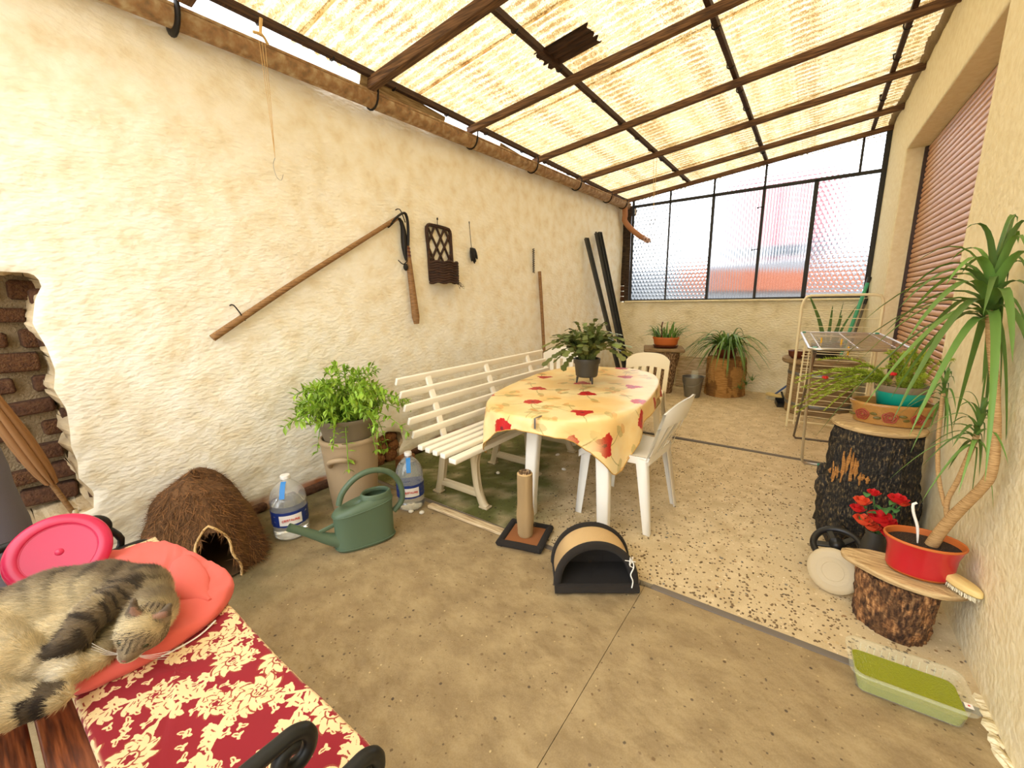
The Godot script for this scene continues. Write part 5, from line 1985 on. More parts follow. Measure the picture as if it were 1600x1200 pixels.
func build_cat_toys() -> void:
	# scratching post
	var t := thing("scratching_post", "sisal scratching post on a square brown carpet base edged in black", "scratching post", V(-1.215, 0, -1.775), 0.27)
	var mb := MB.new()
	mb.box(V(0, 0.012, 0), V(0.25, 0.022, 0.25), 0.006)
	obj("base", mb, M.brown_carpet, t)
	for k in 4:
		mb = MB.new()
		var a := k * PI / 2
		var d := V(cos(a), 0, sin(a))
		var s := V(-sin(a), 0, cos(a))
		mb.tube(PackedVector3Array([d * 0.115 - s * 0.125 + V(0, 0.02, 0), d * 0.115 + V(0, 0.022, 0), d * 0.115 + s * 0.125 + V(0, 0.02, 0)]), 0.021, 8, true, 0.85)
		obj("edging", mb, M.black_plush, t)
	mb = MB.new()
	var prof := [Vector2(0.04, 0.022)]
	for k in 48:
		var y := 0.03 + k * 0.0078
		var bul := 0.006 * exp(-pow((y - 0.14) / 0.05, 2.0))
		prof.append(Vector2(0.0415 + bul, y))
		prof.append(Vector2(0.0445 + bul, y + 0.0039))
	prof.append(Vector2(0.036, 0.405))
	mb.lathe(prof, 20)
	obj("sisal_winding", mb, M.sisal, t)
	mb = MB.new()
	mb.lathe([Vector2(0.036, 0.395), Vector2(0.036, 0.412), Vector2(0.031, 0.412), Vector2(0.031, 0.36), Vector2(0.0, 0.36)], 20)
	obj("tube_end", mb, M.bark, t)
	mb = MB.new()
	for k in 240:
		var a := rng.randf() * TAU
		var y := rr(0.05, 0.24) if k % 3 else rr(0.05, 0.38)
		var p := V(cos(a) * 0.045, y, sin(a) * 0.045)
		var e := p + V(cos(a) * rr(0.004, 0.022), rr(-0.03, 0.012), sin(a) * rr(0.004, 0.022)) + V(rr(-0.01, 0.01), 0, rr(-0.01, 0.01))
		var s := V(-sin(a), 0, cos(a)) * 0.0007
		mb.tri(mb.vert(p - s), mb.vert(p + s), mb.vert(e))
	obj("frayed_fibres", mb, M.sisal, t).set_meta("kind", "stuff")
	# half-round tunnel
	var u := thing("cat_tunnel", "half-round scratching tunnel of sisal edged in black plush", "cat tunnel", V(-0.70, 0, -1.605))
	var wdir := V(0.327, 0, -0.227).normalized()
	var fdir := wdir.cross(V(0, 1, 0)).normalized()
	if fdir.z < 0:
		fdir = -fdir
	u.basis = Basis(wdir, V(0, 1, 0), wdir.cross(V(0, 1, 0)).normalized())
	var fz := 1.0 if wdir.cross(V(0, 1, 0)).dot(fdir) > 0 else -1.0
	var R := 0.185
	var arch := func(r: float, z: float) -> PackedVector3Array:
		var o := PackedVector3Array()
		for j in 29:
			var a := PI * j / 28.0
			o.append(V(cos(a) * r, 0.03 + pow(sin(a), 0.9) * r * 1.13, z))
		return o
	mb = MB.new()
	var rows := []
	for q in [[R, 0.0], [R, -0.04], [R, -0.10], [R, -0.17], [R - 0.012, -0.17], [R - 0.012, 0.0]]:
		rows.append(arch.call(q[0], q[1] * fz))
	mb.grid(rows)
	obj("sisal_arch", mb, M.sisal, u)
	for z in [0.0, -0.17]:
		mb = MB.new()
		mb.tube(arch.call(R - 0.004, z * fz), 0.019, 8)
		obj("plush_edge", mb, M.black_plush, u)
	mb = MB.new()
	rows = [arch.call(R - 0.014, 0.0), arch.call(R - 0.014, -0.165 * fz), arch.call(0.01, -0.166 * fz)]
	mb.grid(rows)
	obj("lining", mb, M.black_plush, u)
	mb = MB.new()
	mb.box(V(0, 0.017, -0.085 * fz), V(0.385, 0.034, 0.215), 0.012)
	obj("base", mb, M.black_plush, u)
	mb = MB.new()
	mb.tube(PackedVector3Array([V(-0.195, 0.026, 0.022 * fz), V(0, 0.03, 0.024 * fz), V(0.195, 0.026, 0.022 * fz)]), 0.022, 8)
	obj("plush_sill", mb, M.black_plush, u)
	var s := thing("white_thread", "frayed white thread hanging from the edge of the half-round tunnel", "thread", u.position)
	s.basis = u.basis
	mb = MB.new()
	mb.tube(arc([V(0.13, 0.19, -0.03 * fz), V(0.16, 0.165, 0.02 * fz), V(0.165, 0.14, 0.03 * fz), V(0.15, 0.11, 0.04 * fz), V(0.16, 0.08, 0.045 * fz), V(0.155, 0.05, 0.05 * fz)], 20), 0.003, 5)
	for k in 5:
		mb.tube(arc([V(0.16, 0.165, 0.02 * fz), V(0.16 + rr(-0.04, 0.02), 0.17 + rr(-0.02, 0.03), 0.03 * fz), V(0.15 + rr(-0.05, 0.03), 0.165 + rr(-0.03, 0.03), 0.03 * fz)], 6), 0.002, 4)
	obj("strand", mb, M.white_string, s)

func log_body(called: String, parent: Node, r0: float, r1: float, h: float, m: Material, sd: int, rough := 0.08, tint = null) -> void:
	var n := FastNoiseLite.new()
	n.seed = sd
	n.frequency = 0.9
	n.fractal_octaves = 4
	var mb := MB.new()
	mb.colored = true
	var rows := []
	var ids := []
	for i in 41:
		var t := i / 40.0
		var row := []
		for j in 96:
			var a := TAU * j / 96.0
			var ridge := absf(n.get_noise_3d(cos(a) * 5.0, t * 1.6, sin(a) * 5.0))
			var r := lerpf(r0, r1, t) * (1.0 + rough * (2.4 * ridge - 0.4) + 0.05 * sin(a * 3.0 + sd) + 0.03 * n.get_noise_2d(t * 6.0, a * 2.0))
			var y := h * t + (0.012 * n.get_noise_2d(cos(a) * 3.0, sin(a) * 3.0) if i == 40 else 0.0)
			mb.c = tint.call(a, t, n) if tint != null else Color.WHITE
			row.append(mb.vert(V(cos(a) * r, y, sin(a) * r)))
		ids.append(row)
	for i in 40:
		for j in 96:
			var k := (j + 1) % 96
			mb.quad(ids[i][j], ids[i][k], ids[i + 1][k], ids[i + 1][j])
	var o := mb.vert(V(0, h, 0))
	for j in 96:
		mb.tri(o, ids[40][j], ids[40][(j + 1) % 96])
	obj(called, mb, m, parent)

func build_back_row() -> void:
	# trunk table with a square top
	var t := thing("stump_table", "small table of a rough trunk under a square weathered board top", "side table", V(-1.70, 0, -6.05), 0.32)
	log_body("trunk", t, 0.15, 0.23, 0.60, M.bark, 5, 0.06)
	var mb := MB.new()
	mb.box(V(0, 0.627, 0), V(0.54, 0.05, 0.50), 0.012)
	obj("board_top", mb, M.grey_plank, t)
	var ap := thing("potted_aloe", "spiky aloe in an orange pot on the trunk table", "plant", V(-1.66, 0.655, -6.0))
	mb = MB.new()
	mb.lathe([Vector2(0.0, 0.03), Vector2(0.15, 0.03), Vector2(0.175, 0.05), Vector2(0.19, 0.12), Vector2(0.2, 0.125), Vector2(0.2, 0.15), Vector2(0.19, 0.15), Vector2(0.18, 0.12), Vector2(0.0, 0.12)], 36, Vector3.ZERO, 0.9, 0.7)
	obj("pot", mb, M.terracotta, ap)
	mb = MB.new()
	mb.lathe([Vector2(0.0, 0.0), Vector2(0.17, 0.0), Vector2(0.195, 0.035), Vector2(0.185, 0.035), Vector2(0.0, 0.015)], 36, Vector3.ZERO, 0.9, 0.75)
	obj("saucer", mb, M.glazed_brown, ap)
	mb = MB.new()
	mb.lathe([Vector2(0.0, 0.13), Vector2(0.185, 0.13)], 28, Vector3.ZERO, 0.9, 0.7)
	obj("soil", mb, M.soil, ap)
	for k in 64:
		var o := V(rr(-0.15, 0.16), 0.125, rr(-0.08, 0.08))
		var a := atan2(o.z, o.x) + rr(-0.9, 0.9)
		mb = MB.new()
		mb.paint(shade_of(0.6, 1.3))
		mb.leaf(blade(o, a, rr(0.08, 0.26), rr(0.10, 0.26), rr(0.0, 0.12), 6), rr(0.018, 0.028), Vector3.ZERO, 0.3)
		obj("leaf", mb, M.leaf_green, ap)
	mb = MB.new()
	mb.tube(arc([V(-0.06, 0.13, 0), V(-0.065, 0.3, 0.0), V(-0.05, 0.36, 0.01)], 8), 0.009, 6)
	obj("flower_stalk", mb, M.glazed_brown, ap)
	# spider plant in a hollow log
	var lg := thing("hollow_log", "thick pale hollow log with peeling bark holding the spider plant", "log planter", V(-0.92, 0, -6.33))
	log_body("log", lg, 0.25, 0.24, 0.52, M.pale_log, 9, 0.05, func(a, tt, n): return Color(1.0, 0.9, 0.7) if n.get_noise_3d(cos(a) * 1.5, tt * 1.4, sin(a) * 1.5) > -0.1 else Color(0.55, 0.45, 0.3))
	var sp := thing("spider_plant", "large arching spider plant spilling over the hollow log", "plant", V(-0.92, 0.52, -6.33))
	mb = MB.new()
	mb.lathe([Vector2(0.0, 0.0), Vector2(0.11, 0.0), Vector2(0.13, 0.12), Vector2(0.12, 0.12), Vector2(0.0, 0.1)], 28)
	obj("pot", mb, M.glazed_brown, sp)
	for k in 120:
		var a := rng.randf() * TAU
		mb = MB.new()
		mb.paint(shade_of(0.55, 1.45, 0.1))
		var long := rr(0.6, 1.0)
		mb.leaf(blade(V(cos(a) * 0.05, 0.09, sin(a) * 0.05), a + rr(-0.3, 0.3), 0.62 * long * (0.45 if sin(a) < -0.2 else 1.0), rr(0.26, 0.52), rr(0.35, 0.8) * long, 9), rr(0.026, 0.04), Vector3.ZERO, 0.3)
		obj("leaf", mb, M.leaf_green, sp)
	for k in 3:
		var e := V(0.22 + 0.06 * k, -0.40 + 0.05 * k, 0.16 - 0.08 * k)
		var run := MB.new()
		run.paint(Color(0.9, 0.8, 0.5))
		run.tube(arc([V(0.05, 0.12, 0.03), V(0.2, 0.1, 0.1), V(0.25, -0.1, 0.12), e], 14), 0.003, 4)
		for q in 14:
			run.paint(shade_of(0.6, 1.3))
			run.leaf(blade(e, rng.randf() * TAU, rr(0.08, 0.18), rr(0.03, 0.12), rr(0.0, 0.1), 6), 0.012, Vector3.ZERO, 0.3)
		obj("runner", run, M.leaf_green, sp)
	# zinc bucket and a board behind it
	var bk := thing("zinc_bucket", "small grey zinc bucket with a cloudy jar inside beside the trunk table", "bucket", V(-1.25, 0, -5.95))
	mb = MB.new()
	mb.lathe([Vector2(0.0, 0.0), Vector2(0.095, 0.0), Vector2(0.1, 0.01), Vector2(0.135, 0.27), Vector2(0.141, 0.275), Vector2(0.141, 0.285), Vector2(0.132, 0.28), Vector2(0.095, 0.015), Vector2(0.0, 0.012)], 32)
	obj("pail", mb, M.galvanised, bk)
	mb = MB.new()
	mb.tube(arc([V(-0.138, 0.27, 0), V(-0.1, 0.2, 0.11), V(0, 0.16, 0.15), V(0.1, 0.2, 0.11), V(0.138, 0.27, 0)], 20), 0.003, 5)
	obj("bail", mb, M.galvanised, bk)
	mb = MB.new()
	mb.lathe([Vector2(0.0, 0.1), Vector2(0.045, 0.1), Vector2(0.045, 0.36), Vector2(0.04, 0.37)], 20, V(0.02, 0, 0.01))
	tag(obj("plastic_jar", mb, M.frosted_plastic), "cloudy plastic jar standing in the zinc bucket", "jar").position = V(-1.25, 0, -5.95)
	mb = MB.new()
	mb.box(Vector3.ZERO, V(0.42, 0.46, 0.02), 0.003)
	var bd := obj("leaning_board", mb, M.pale_wood)
	bd.position = V(-1.42, 0.235, -6.60)
	bd.rotation = V(-0.16, 0.05, 0)
	tag(bd, "plain brown board leaning on the back wall behind the bucket", "board")
	# broom and dustpan
	var br := thing("hand_broom", "cream broom head with a blue pole leaning towards the drum table", "broom", V(-0.30, 0, -6.30))
	mb = MB.new()
	mb.box(V(0, 0.065, 0), V(0.22, 0.04, 0.07), 0.01, Basis(V(0, 1, 0), -0.5))
	obj("head", mb, M.brush_wood, br)
	mb = MB.new()
	for k in 160:
		var p := Basis(V(0, 1, 0), -0.5) * V(rr(-0.1, 0.1), 0.048, rr(-0.03, 0.03))
		mb.tube(PackedVector3Array([p, V(p.x * 1.15, 0.0, p.z * 1.5 + 0.02)]), 0.0016, 3, false)
	obj("bristles", mb, M.bristle, br).set_meta("kind", "stuff")
	mb = MB.new()
	mb.tube(PackedVector3Array([V(0, 0.08, 0), V(0.52, 0.64, 0.02)]), 0.012, 10)
	obj("pole", mb, M.blue_pole, br)
	var du := thing("dustpan", "black dustpan lying by the broom on the floor", "dustpan", V(-0.16, 0.004, -6.02), 0.3)
	mb = MB.new()
	mb.prism(PackedVector2Array([Vector2(-0.12, -0.1), Vector2(0.12, -0.1), Vector2(0.1, 0.1), Vector2(-0.1, 0.1)]), 0.006, Basis(V(1, 0, 0), -PI / 2))
	obj("pan", mb, M.black_plastic, du)
	for s in [-1, 1]:
		mb = MB.new()
		mb.bar(V(0.12 * s, 0.02, 0.1), V(0.1 * s, 0.035, -0.1), 0.006, 0.05, 0.002)
		obj("side", mb, M.black_plastic, du)
	mb = MB.new()
	mb.box(V(0, 0.04, -0.1), V(0.2, 0.07, 0.006), 0.002)
	obj("rear_wall", mb, M.black_plastic, du)
	mb = MB.new()
	mb.tube(PackedVector3Array([V(0, 0.05, -0.1), V(0, 0.12, -0.24)]), 0.013, 8)
	obj("grip", mb, M.black_plastic, du)
	# drum table with the snake plant
	var dr := thing("drum_table", "round brown wooden drum table behind the drying racks", "side table", V(0.135, 0, -5.86))
	mb = MB.new()
	mb.lathe([Vector2(0.0, 0.0), Vector2(0.30, 0.0), Vector2(0.31, 0.02), Vector2(0.31, 0.585), Vector2(0.0, 0.585)], 40)
	obj("drum", mb, M.grey_plank, dr)
	mb = MB.new()
	mb.lathe([Vector2(0.0, 0.585), Vector2(0.37, 0.585), Vector2(0.385, 0.6), Vector2(0.385, 0.63), Vector2(0.375, 0.64), Vector2(0.0, 0.64)], 44)
	obj("round_top", mb, M.grey_plank, dr)
	for y in [0.1, 0.45]:
		mb = MB.new()
		mb.lathe([Vector2(0.311, y), Vector2(0.316, y + 0.005), Vector2(0.316, y + 0.035), Vector2(0.311, y + 0.04)], 40)
		obj("hoop", mb, M.galvanised, dr)
	var sn := thing("snake_plant", "snake plant with upright pointed leaves in a dark pot on the drum table", "plant", V(0.16, 0.64, -5.78))
	mb = MB.new()
	mb.lathe([Vector2(0.0, 0.012), Vector2(0.1, 0.012), Vector2(0.11, 0.02), Vector2(0.135, 0.12), Vector2(0.15, 0.13), Vector2(0.15, 0.2), Vector2(0.14, 0.2), Vector2(0.0, 0.18)], 32)
	obj("pot", mb, M.black_plastic, sn)
	mb = MB.new()
	mb.lathe([Vector2(0.0, 0.0), Vector2(0.13, 0.0), Vector2(0.15, 0.018), Vector2(0.0, 0.012)], 32)
	obj("saucer", mb, M.pale_wood, sn)
	for q in [[-0.03, 0.02, -0.2, 0.55, 0.05], [0.0, 0.0, 0.0, 0.42, 0.04], [0.05, 0.02, 0.04, 0.32, 0.055], [0.07, -0.02, 0.14, 0.42, 0.03], [0.06, -0.03, 0.03, 0.46, 0.02]]:
		mb = MB.new()
		mb.paint(shade_of(0.5, 0.8))
		var p := V(q[0], 0.18, q[1])
		mb.leaf(arc([p, p + V(q[2] * 0.4, q[3] * 0.5, 0), p + V(q[2], q[3], 0.02)], 8), q[4], V(1, 0, 0.35), 0.12)
		obj("leaf", mb, M.leaf_green, sn)
	for k in 5:
		mb = MB.new()
		mb.paint(shade_of(0.5, 0.9))
		mb.leaf(blade(V(-0.06, 0.18, 0.05), 2.6 + k * 0.35, rr(0.25, 0.36), 0.22, rr(0.1, 0.35), 9), 0.007, Vector3.ZERO, 0.2)
		obj("thin_leaf", mb, M.leaf_dark, sn)
	var bw := thing("dark_bowl", "small dark bowl beside the snake plant pot on the drum table", "bowl", V(-0.10, 0.64, -5.72))
	mb = MB.new()
	mb.lathe([Vector2(0.0, 0.0), Vector2(0.05, 0.0), Vector2(0.085, 0.03), Vector2(0.095, 0.09), Vector2(0.088, 0.088), Vector2(0.0, 0.02)], 28)
	obj("shell", mb, M.glazed_brown, bw)
	mb = MB.new()
	mb.tube(arc([V(0.085, 0.08, 0), V(0.13, 0.075, 0.0), V(0.125, 0.03, 0), V(0.08, 0.03, 0)], 12), 0.008, 8)
	obj("ear", mb, M.glazed_brown, bw)
	# poles in the right back corner
	for q in [["green plastic pole with a black end leaning in the corner by the window", M.green_pole, V(0.20, 0.0, -6.25), V(0.49, 1.50, -6.62), 0.019], ["white pole leaning beside the green pole in the window corner", M.label_white, V(0.24, 0.0, -6.30), V(0.475, 1.38, -6.64), 0.014], ["grey pole leaning low beside the green pole in the corner", M.grey_tube, V(0.28, 0.0, -6.22), V(0.49, 1.25, -6.60), 0.014]]:
		var po := thing("leaning_pole", q[0], "pole", Vector3.ZERO, 0.0, "poles in the window corner")
		mb = MB.new()
		mb.tube(PackedVector3Array([q[2], q[3]]), q[4], 10)
		obj("shaft", mb, q[1], po)
		mb = MB.new()
		var d: Vector3 = (q[3] - q[2]).normalized()
		mb.tube(PackedVector3Array([q[3] - d * 0.02, q[3] + d * 0.05]), q[4] + 0.003, 10)
		obj("end_cap", mb, M.black_plastic, po)

func build_racks() -> void:
	# cream rack standing folded
	var t := thing("cream_drying_rack", "cream enamelled drying rack standing folded upright behind the chrome one", "drying rack", V(0.22, 0, -5.05), 0.0)
	var mb := MB.new()
	mb.tube(arc([V(-0.33, 0.0, 0), V(-0.325, 0.6, -0.01), V(-0.32, 1.25, -0.02), V(-0.29, 1.335, -0.02), V(-0.22, 1.345, -0.02), V(0.18, 1.345, -0.02), V(0.26, 1.335, -0.02), V(0.285, 1.27, -0.02), V(0.285, 0.6, -0.01), V(0.285, 0.0, 0)], 70), 0.0125, 8)
	obj("frame", mb, M.cream_enamel, t)
	for k in 6:
		mb = MB.new()
		mb.tube(PackedVector3Array([V(-0.32, 1.21 - k * 0.082, -0.015), V(0.285, 1.21 - k * 0.082, -0.015)]), 0.0035, 6)
		obj("wire", mb, M.cream_enamel, t)
	mb = MB.new()
	mb.tube(arc([V(-0.27, 0.05, 0.06), V(-0.26, 0.7, 0.06), V(-0.25, 0.93, 0.055), V(-0.22, 0.955, 0.055), V(0.2, 0.955, 0.055), V(0.25, 0.94, 0.055), V(0.255, 0.7, 0.06), V(0.26, 0.05, 0.06)], 50), 0.008, 8)
	obj("inner_frame", mb, M.cream_enamel, t)
	for k in 15:
		mb = MB.new()
		var y := 0.09 + k * 0.058
		mb.tube(PackedVector3Array([V(-0.265, y, 0.06), V(0.257, y, 0.06)]), 0.0035, 6)
		obj("wire", mb, M.cream_enamel, t)
	mb = MB.new()
	mb.tube(PackedVector3Array([V(-0.225, 0.06, 0.075), V(-0.215, 0.92, 0.075)]), 0.005, 6)
	obj("side_rod", mb, M.cream_enamel, t)
	for k in 12:
		mb = MB.new()
		var y := 0.14 + k * 0.062
		mb.tube(PackedVector3Array([V(-0.275, y, 0.07), V(-0.2, y, 0.075)]), 0.004, 6)
		obj("rung", mb, M.cream_enamel, t)
	mb = MB.new()
	mb.tube(PackedVector3Array([V(-0.33, 0.07, 0.0), V(0.285, 0.07, 0.0)]), 0.008, 6)
	obj("foot_bar", mb, M.cream_enamel, t)
	# chrome rack open in front
	var r := thing("chrome_drying_rack", "open chrome drying rack with flat wire top and green corner clips", "drying rack")
	var h := 1.0
	var A := V(0.0, h, -3.36) # near left
	var B := V(0.54, h, -3.50) # near right
	var D := V(-0.075, h, -4.86)
	var E := V(0.50, h, -4.95)
	mb = MB.new()
	mb.tube(arc([B + V(-0.06, 0, 0.0), A + V(0.05, 0, 0), A + V(0.012, 0, -0.012), A + V(0, 0, -0.06), D + V(0, 0, 0.06), D + V(0.01, 0, 0.012), D + V(0.05, 0, 0), E + V(-0.05, 0, 0), E + V(-0.01, 0, 0.012), E + V(0, 0, 0.06), B + V(0, 0, -0.06), B + V(-0.012, 0, -0.01), B + V(-0.06, 0, 0)], 90), 0.009, 8)
	obj("top_frame", mb, M.chrome, r)
	for k in 14:
		mb = MB.new()
		var f := (k + 1) / 15.0
		mb.tube(PackedVector3Array([A.lerp(D, f), B.lerp(E, f)]), 0.0032, 6)
		obj("wire", mb, M.chrome, r)
	for f in [0.12, 0.5, 0.88]:
		mb = MB.new()
		mb.tube(PackedVector3Array([A.lerp(B, f) + V(0, -0.004, 0), D.lerp(E, f) + V(0, -0.004, 0)]), 0.005, 6)
		obj("cross_rod", mb, M.chrome, r)
	for p in [A + V(0.03, 0.0, -0.05), D + V(0.02, 0, 0.05), E + V(-0.02, 0, 0.05), B + V(-0.02, 0, -0.06)]:
		mb = MB.new()
		mb.box(p, V(0.03, 0.024, 0.045), 0.005)
		obj("corner_clip", mb, M.rack_green, r)
	mb = MB.new() # U-shaped leg, near
	mb.tube(arc([A + V(0.02, -0.01, -0.05), V(0.03, 0.5, -3.68), V(0.045, 0.06, -3.91), V(0.06, 0.012, -3.94), V(0.12, 0.01, -3.95), V(0.42, 0.01, -3.97), V(0.48, 0.012, -3.97), V(0.50, 0.06, -3.95), V(0.51, 0.5, -3.75), B + V(-0.03, -0.01, -0.05)], 60), 0.0095, 8)
	obj("leg_loop", mb, M.chrome, r)
	mb = MB.new()
	mb.tube(arc([A + V(0.035, -0.02, -0.04), V(0.0, 0.5, -4.1), V(-0.03, 0.07, -4.58), V(-0.03, 0.014, -4.63), V(0.02, 0.01, -4.65), V(0.36, 0.01, -4.68), V(0.43, 0.014, -4.68), V(0.44, 0.07, -4.63), V(0.48, 0.5, -4.2), B + V(-0.05, -0.02, -0.04)], 60), 0.0095, 8)
	obj("leg_loop", mb, M.grey_tube, r)
	mb = MB.new()
	mb.tube(PackedVector3Array([V(0.15, 0.01, -3.955), V(0.185, 0.01, -3.956)]), 0.0125, 8)
	obj("foot_sleeve", mb, M.rack_green, r)
	for p in [A.lerp(D, 0.3) + V(0.09, 0, 0), A.lerp(D, 0.25) + V(0.20, 0, 0), A.lerp(D, 0.1) + V(0.22, -0.03, 0)]:
		mb = MB.new()
		mb.box(p + V(0, 0.012, 0), V(0.01, 0.06, 0.012), 0.003)
		tag(obj("clothes_peg", mb, M.peg_yellow), "small yellow clothes peg clipped to the chrome rack wires", "peg", "yellow pegs on the chrome rack")

func fern_frond(path: PackedVector3Array, parent: Node, ln: float) -> void:
	var mb := MB.new()
	mb.paint(shade_of(0.7, 1.1, 0.1))
	mb.tube(path, 0.0012, 3, false)
	for i in range(1, path.size()):
		var t := (path[i] - path[i - 1]).normalized()
		for q in 60:
			var a := rng.randf() * TAU
			var f := rng.randf()
			var p := path[i - 1].lerp(path[i], f)
			var d := (t.cross(V(cos(a), sin(a), 0.3)).normalized() + t * 0.5).normalized()
			var l := ln * rr(0.4, 1.0) * (1.1 - 0.6 * i / path.size())
			var s := d.cross(V(rr(-1, 1), rr(-1, 1), rr(-1, 1))).normalized() * 0.0016
			mb.paint(shade_of(0.6, 1.4, 0.2))
			mb.tri(mb.vert(p - s), mb.vert(p + s), mb.vert(p + d * l))
	obj("frond", mb, M.fern, parent)

func build_stumps() -> void:
	# tall charred stump
	var s1 := thing("charred_stump", "tall blackened tree stump with a strip of bare orange wood", "stump", V(0.345, 0, -2.90))
	log_body("trunk", s1, 0.215, 0.18, 0.635, M.charred_bark, 13, 0.10)
	# slivers of bare wood where the bark has come away
	for k in 13:
		var a := 1.72 + k * 0.075 + rr(-0.02, 0.02)
		var y0 := 0.27 + rr(0.0, 0.12) + absf(k - 6) * 0.014
		var y1 := 0.585 - rr(0.0, 0.11) - absf(k - 6) * 0.016
		var sv := MB.new()
		var rows0 := []
		for i in 9:
			var t := i / 8.0
			var y := lerpf(y0, y1, t)
			var r := lerpf(0.215, 0.18, y / 0.635) * (1.075 + 0.02 * sin(k * 2.0 + t * 5.0))
			var w := 0.042 * sin(PI * (0.06 + 0.88 * t)) * (0.8 + 0.3 * sin(k * 3.1 + i * 1.7))
			var row := PackedVector3Array()
			for j in 5:
				var q := a + w * (j - 2) / 1.6
				row.append(V(cos(q) * (r - 0.004 * absf(j - 2)), y, sin(q) * (r - 0.004 * absf(j - 2))))
			rows0.append(row)
		sv.grid(rows0)
		obj("bare_wood", sv, M.cut_wood, s1)
	var mb := MB.new()
	mb.lathe([Vector2(0.0, 0.634), Vector2(0.18, 0.634), Vector2(0.198, 0.642), Vector2(0.202, 0.654), Vector2(0.192, 0.664), Vector2(0.0, 0.666)], 40)
	obj("wooden_disc", mb, M.slab_stone, s1)
	mb = MB.new()
	for q in [[V(-0.19, 0.27, 0.07), 0.05], [V(-0.12, 0.05, 0.19), 0.055], [V(-0.2, 0.33, -0.02), 0.035]]:
		mb.ball(q[0], V(q[1], q[1] * 1.5, q[1]), Basis(), 10)
	mb.colored = true
	obj("knot", mb, M.charred_bark, s1)
	# ornate oval planter
	var op := thing("oval_planter", "oval gilded clay planter with moulded red roses on the charred stump", "planter", V(0.395, 0.666, -2.93), 0.12)
	mb = MB.new()
	mb.lathe([Vector2(0.0, 0.0), Vector2(0.85, 0.0), Vector2(0.9, 0.006), Vector2(0.93, 0.05), Vector2(0.975, 0.092), Vector2(1.03, 0.098), Vector2(1.04, 0.112), Vector2(1.0, 0.118), Vector2(0.95, 0.11), Vector2(0.87, 0.02), Vector2(0.0, 0.015)], 48, Vector3.ZERO, 0.175, 0.115)
	obj("bowl", mb, M.planter_gold, op)
	mb = MB.new()
	mb.lathe([Vector2(0.0, 0.075), Vector2(0.94, 0.075)], 40, Vector3.ZERO, 0.175, 0.115)
	obj("soil", mb, M.soil, op)
	for q in [1.05, 1.75, 2.5]:
		var nrm := V(cos(q) / 0.175, 0, sin(q) / 0.115).normalized()
		var o := V(cos(q) * 0.175 * 0.945, 0.05, sin(q) * 0.115 * 0.945)
		var sx := V(0, 1, 0).cross(nrm).normalized()
		mb = MB.new()
		for k in 3:
			var ring := PackedVector3Array()
			for j in 19:
				var a := TAU * j / 18.0
				var rad := (0.030 - k * 0.010) * (1.0 + 0.08 * sin(a * 5.0 + k))
				ring.append(o + sx * cos(a) * rad + V(0, sin(a) * rad * 0.9, 0) + nrm * 0.003)
			mb.tube(ring, 0.0032, 6, false)
		obj("moulded_rose", mb, M.planter_rose, op)
		mb = MB.new()
		for k in 2:
			var e := o + sx * (0.05 - 0.10 * k) + V(0, 0.012 - 0.02 * k, 0) + nrm * 0.0005
			mb.ball(e, V(0.017, 0.008, 0.004), Basis(sx, V(0, 1, 0), nrm), 8)
		obj("moulded_leaf", mb, M.planter_leaf, op)
	var fp := thing("potted_fern", "feathery asparagus fern in a teal and brown pot inside the oval planter", "plant", V(0.42, 0.762, -2.94))
	mb = MB.new()
	mb.lathe([Vector2(0.0, 0.0), Vector2(0.09, 0.0), Vector2(0.104, 0.075), Vector2(0.104, 0.082)], 36)
	obj("teal_pot", mb, M.teal_glaze, fp)
	mb = MB.new()
	mb.lathe([Vector2(0.104, 0.08), Vector2(0.11, 0.083), Vector2(0.113, 0.115), Vector2(0.106, 0.115), Vector2(0.1, 0.1), Vector2(0.0, 0.1)], 36)
	obj("rim", mb, M.grey_pot, fp)
	for k in 34:
		fern_frond(blade(V(0.02 + rr(-0.04, 0.05), 0.1, rr(-0.05, 0.05)), rng.randf() * TAU, rr(0.01, 0.12), rr(0.06, 0.22), rr(0, 0.04), 7), fp, 0.035)
	for k in 16:
		fern_frond(blade(V(-0.05, 0.1, 0.0), PI + rr(-0.45, 0.3), rr(0.22, 0.46), rr(0.08, 0.2), rr(0.06, 0.36), 12), fp, 0.04)
	mb = MB.new()
	for k in 60:
		var p := V(-0.07 + rr(-0.04, 0.05), 0.11 + rr(-0.01, 0.02), 0.02 + rr(-0.05, 0.05))
		mb.tube(PackedVector3Array([p, p + V(rr(-0.05, 0.05), rr(-0.02, 0.025), rr(-0.05, 0.05))]), 0.0008, 3, false)
	obj("dry_twigs", mb, M.twine, fp).set_meta("kind", "stuff")
	for p in [V(-0.05, 0.175, 0.06), V(-0.33, 0.13, 0.06)]:
		mb = MB.new()
		mb.paint(Color.WHITE)
		for k in 5:
			var a := TAU * k / 5.0
			mb.ball(p + V(cos(a), 0.2, sin(a)) * 0.008, V(0.009, 0.009, 0.009), Basis(), 6)
		obj("red_bloom", mb, M.silk_red, fp)
	# low stump with a slab
	var s2 := thing("low_stump", "short brown tree stump carrying a tilted oval slab", "stump", V(0.395, 0, -2.12))
	log_body("trunk", s2, 0.118, 0.128, 0.225, M.bark, 23, 0.07, func(a, tt, n): return Color(0.95, 0.72, 0.52) if n.get_noise_3d(cos(a) * 2.0, tt * 2.0, sin(a) * 2.0) > 0.0 else Color(0.42, 0.32, 0.24))
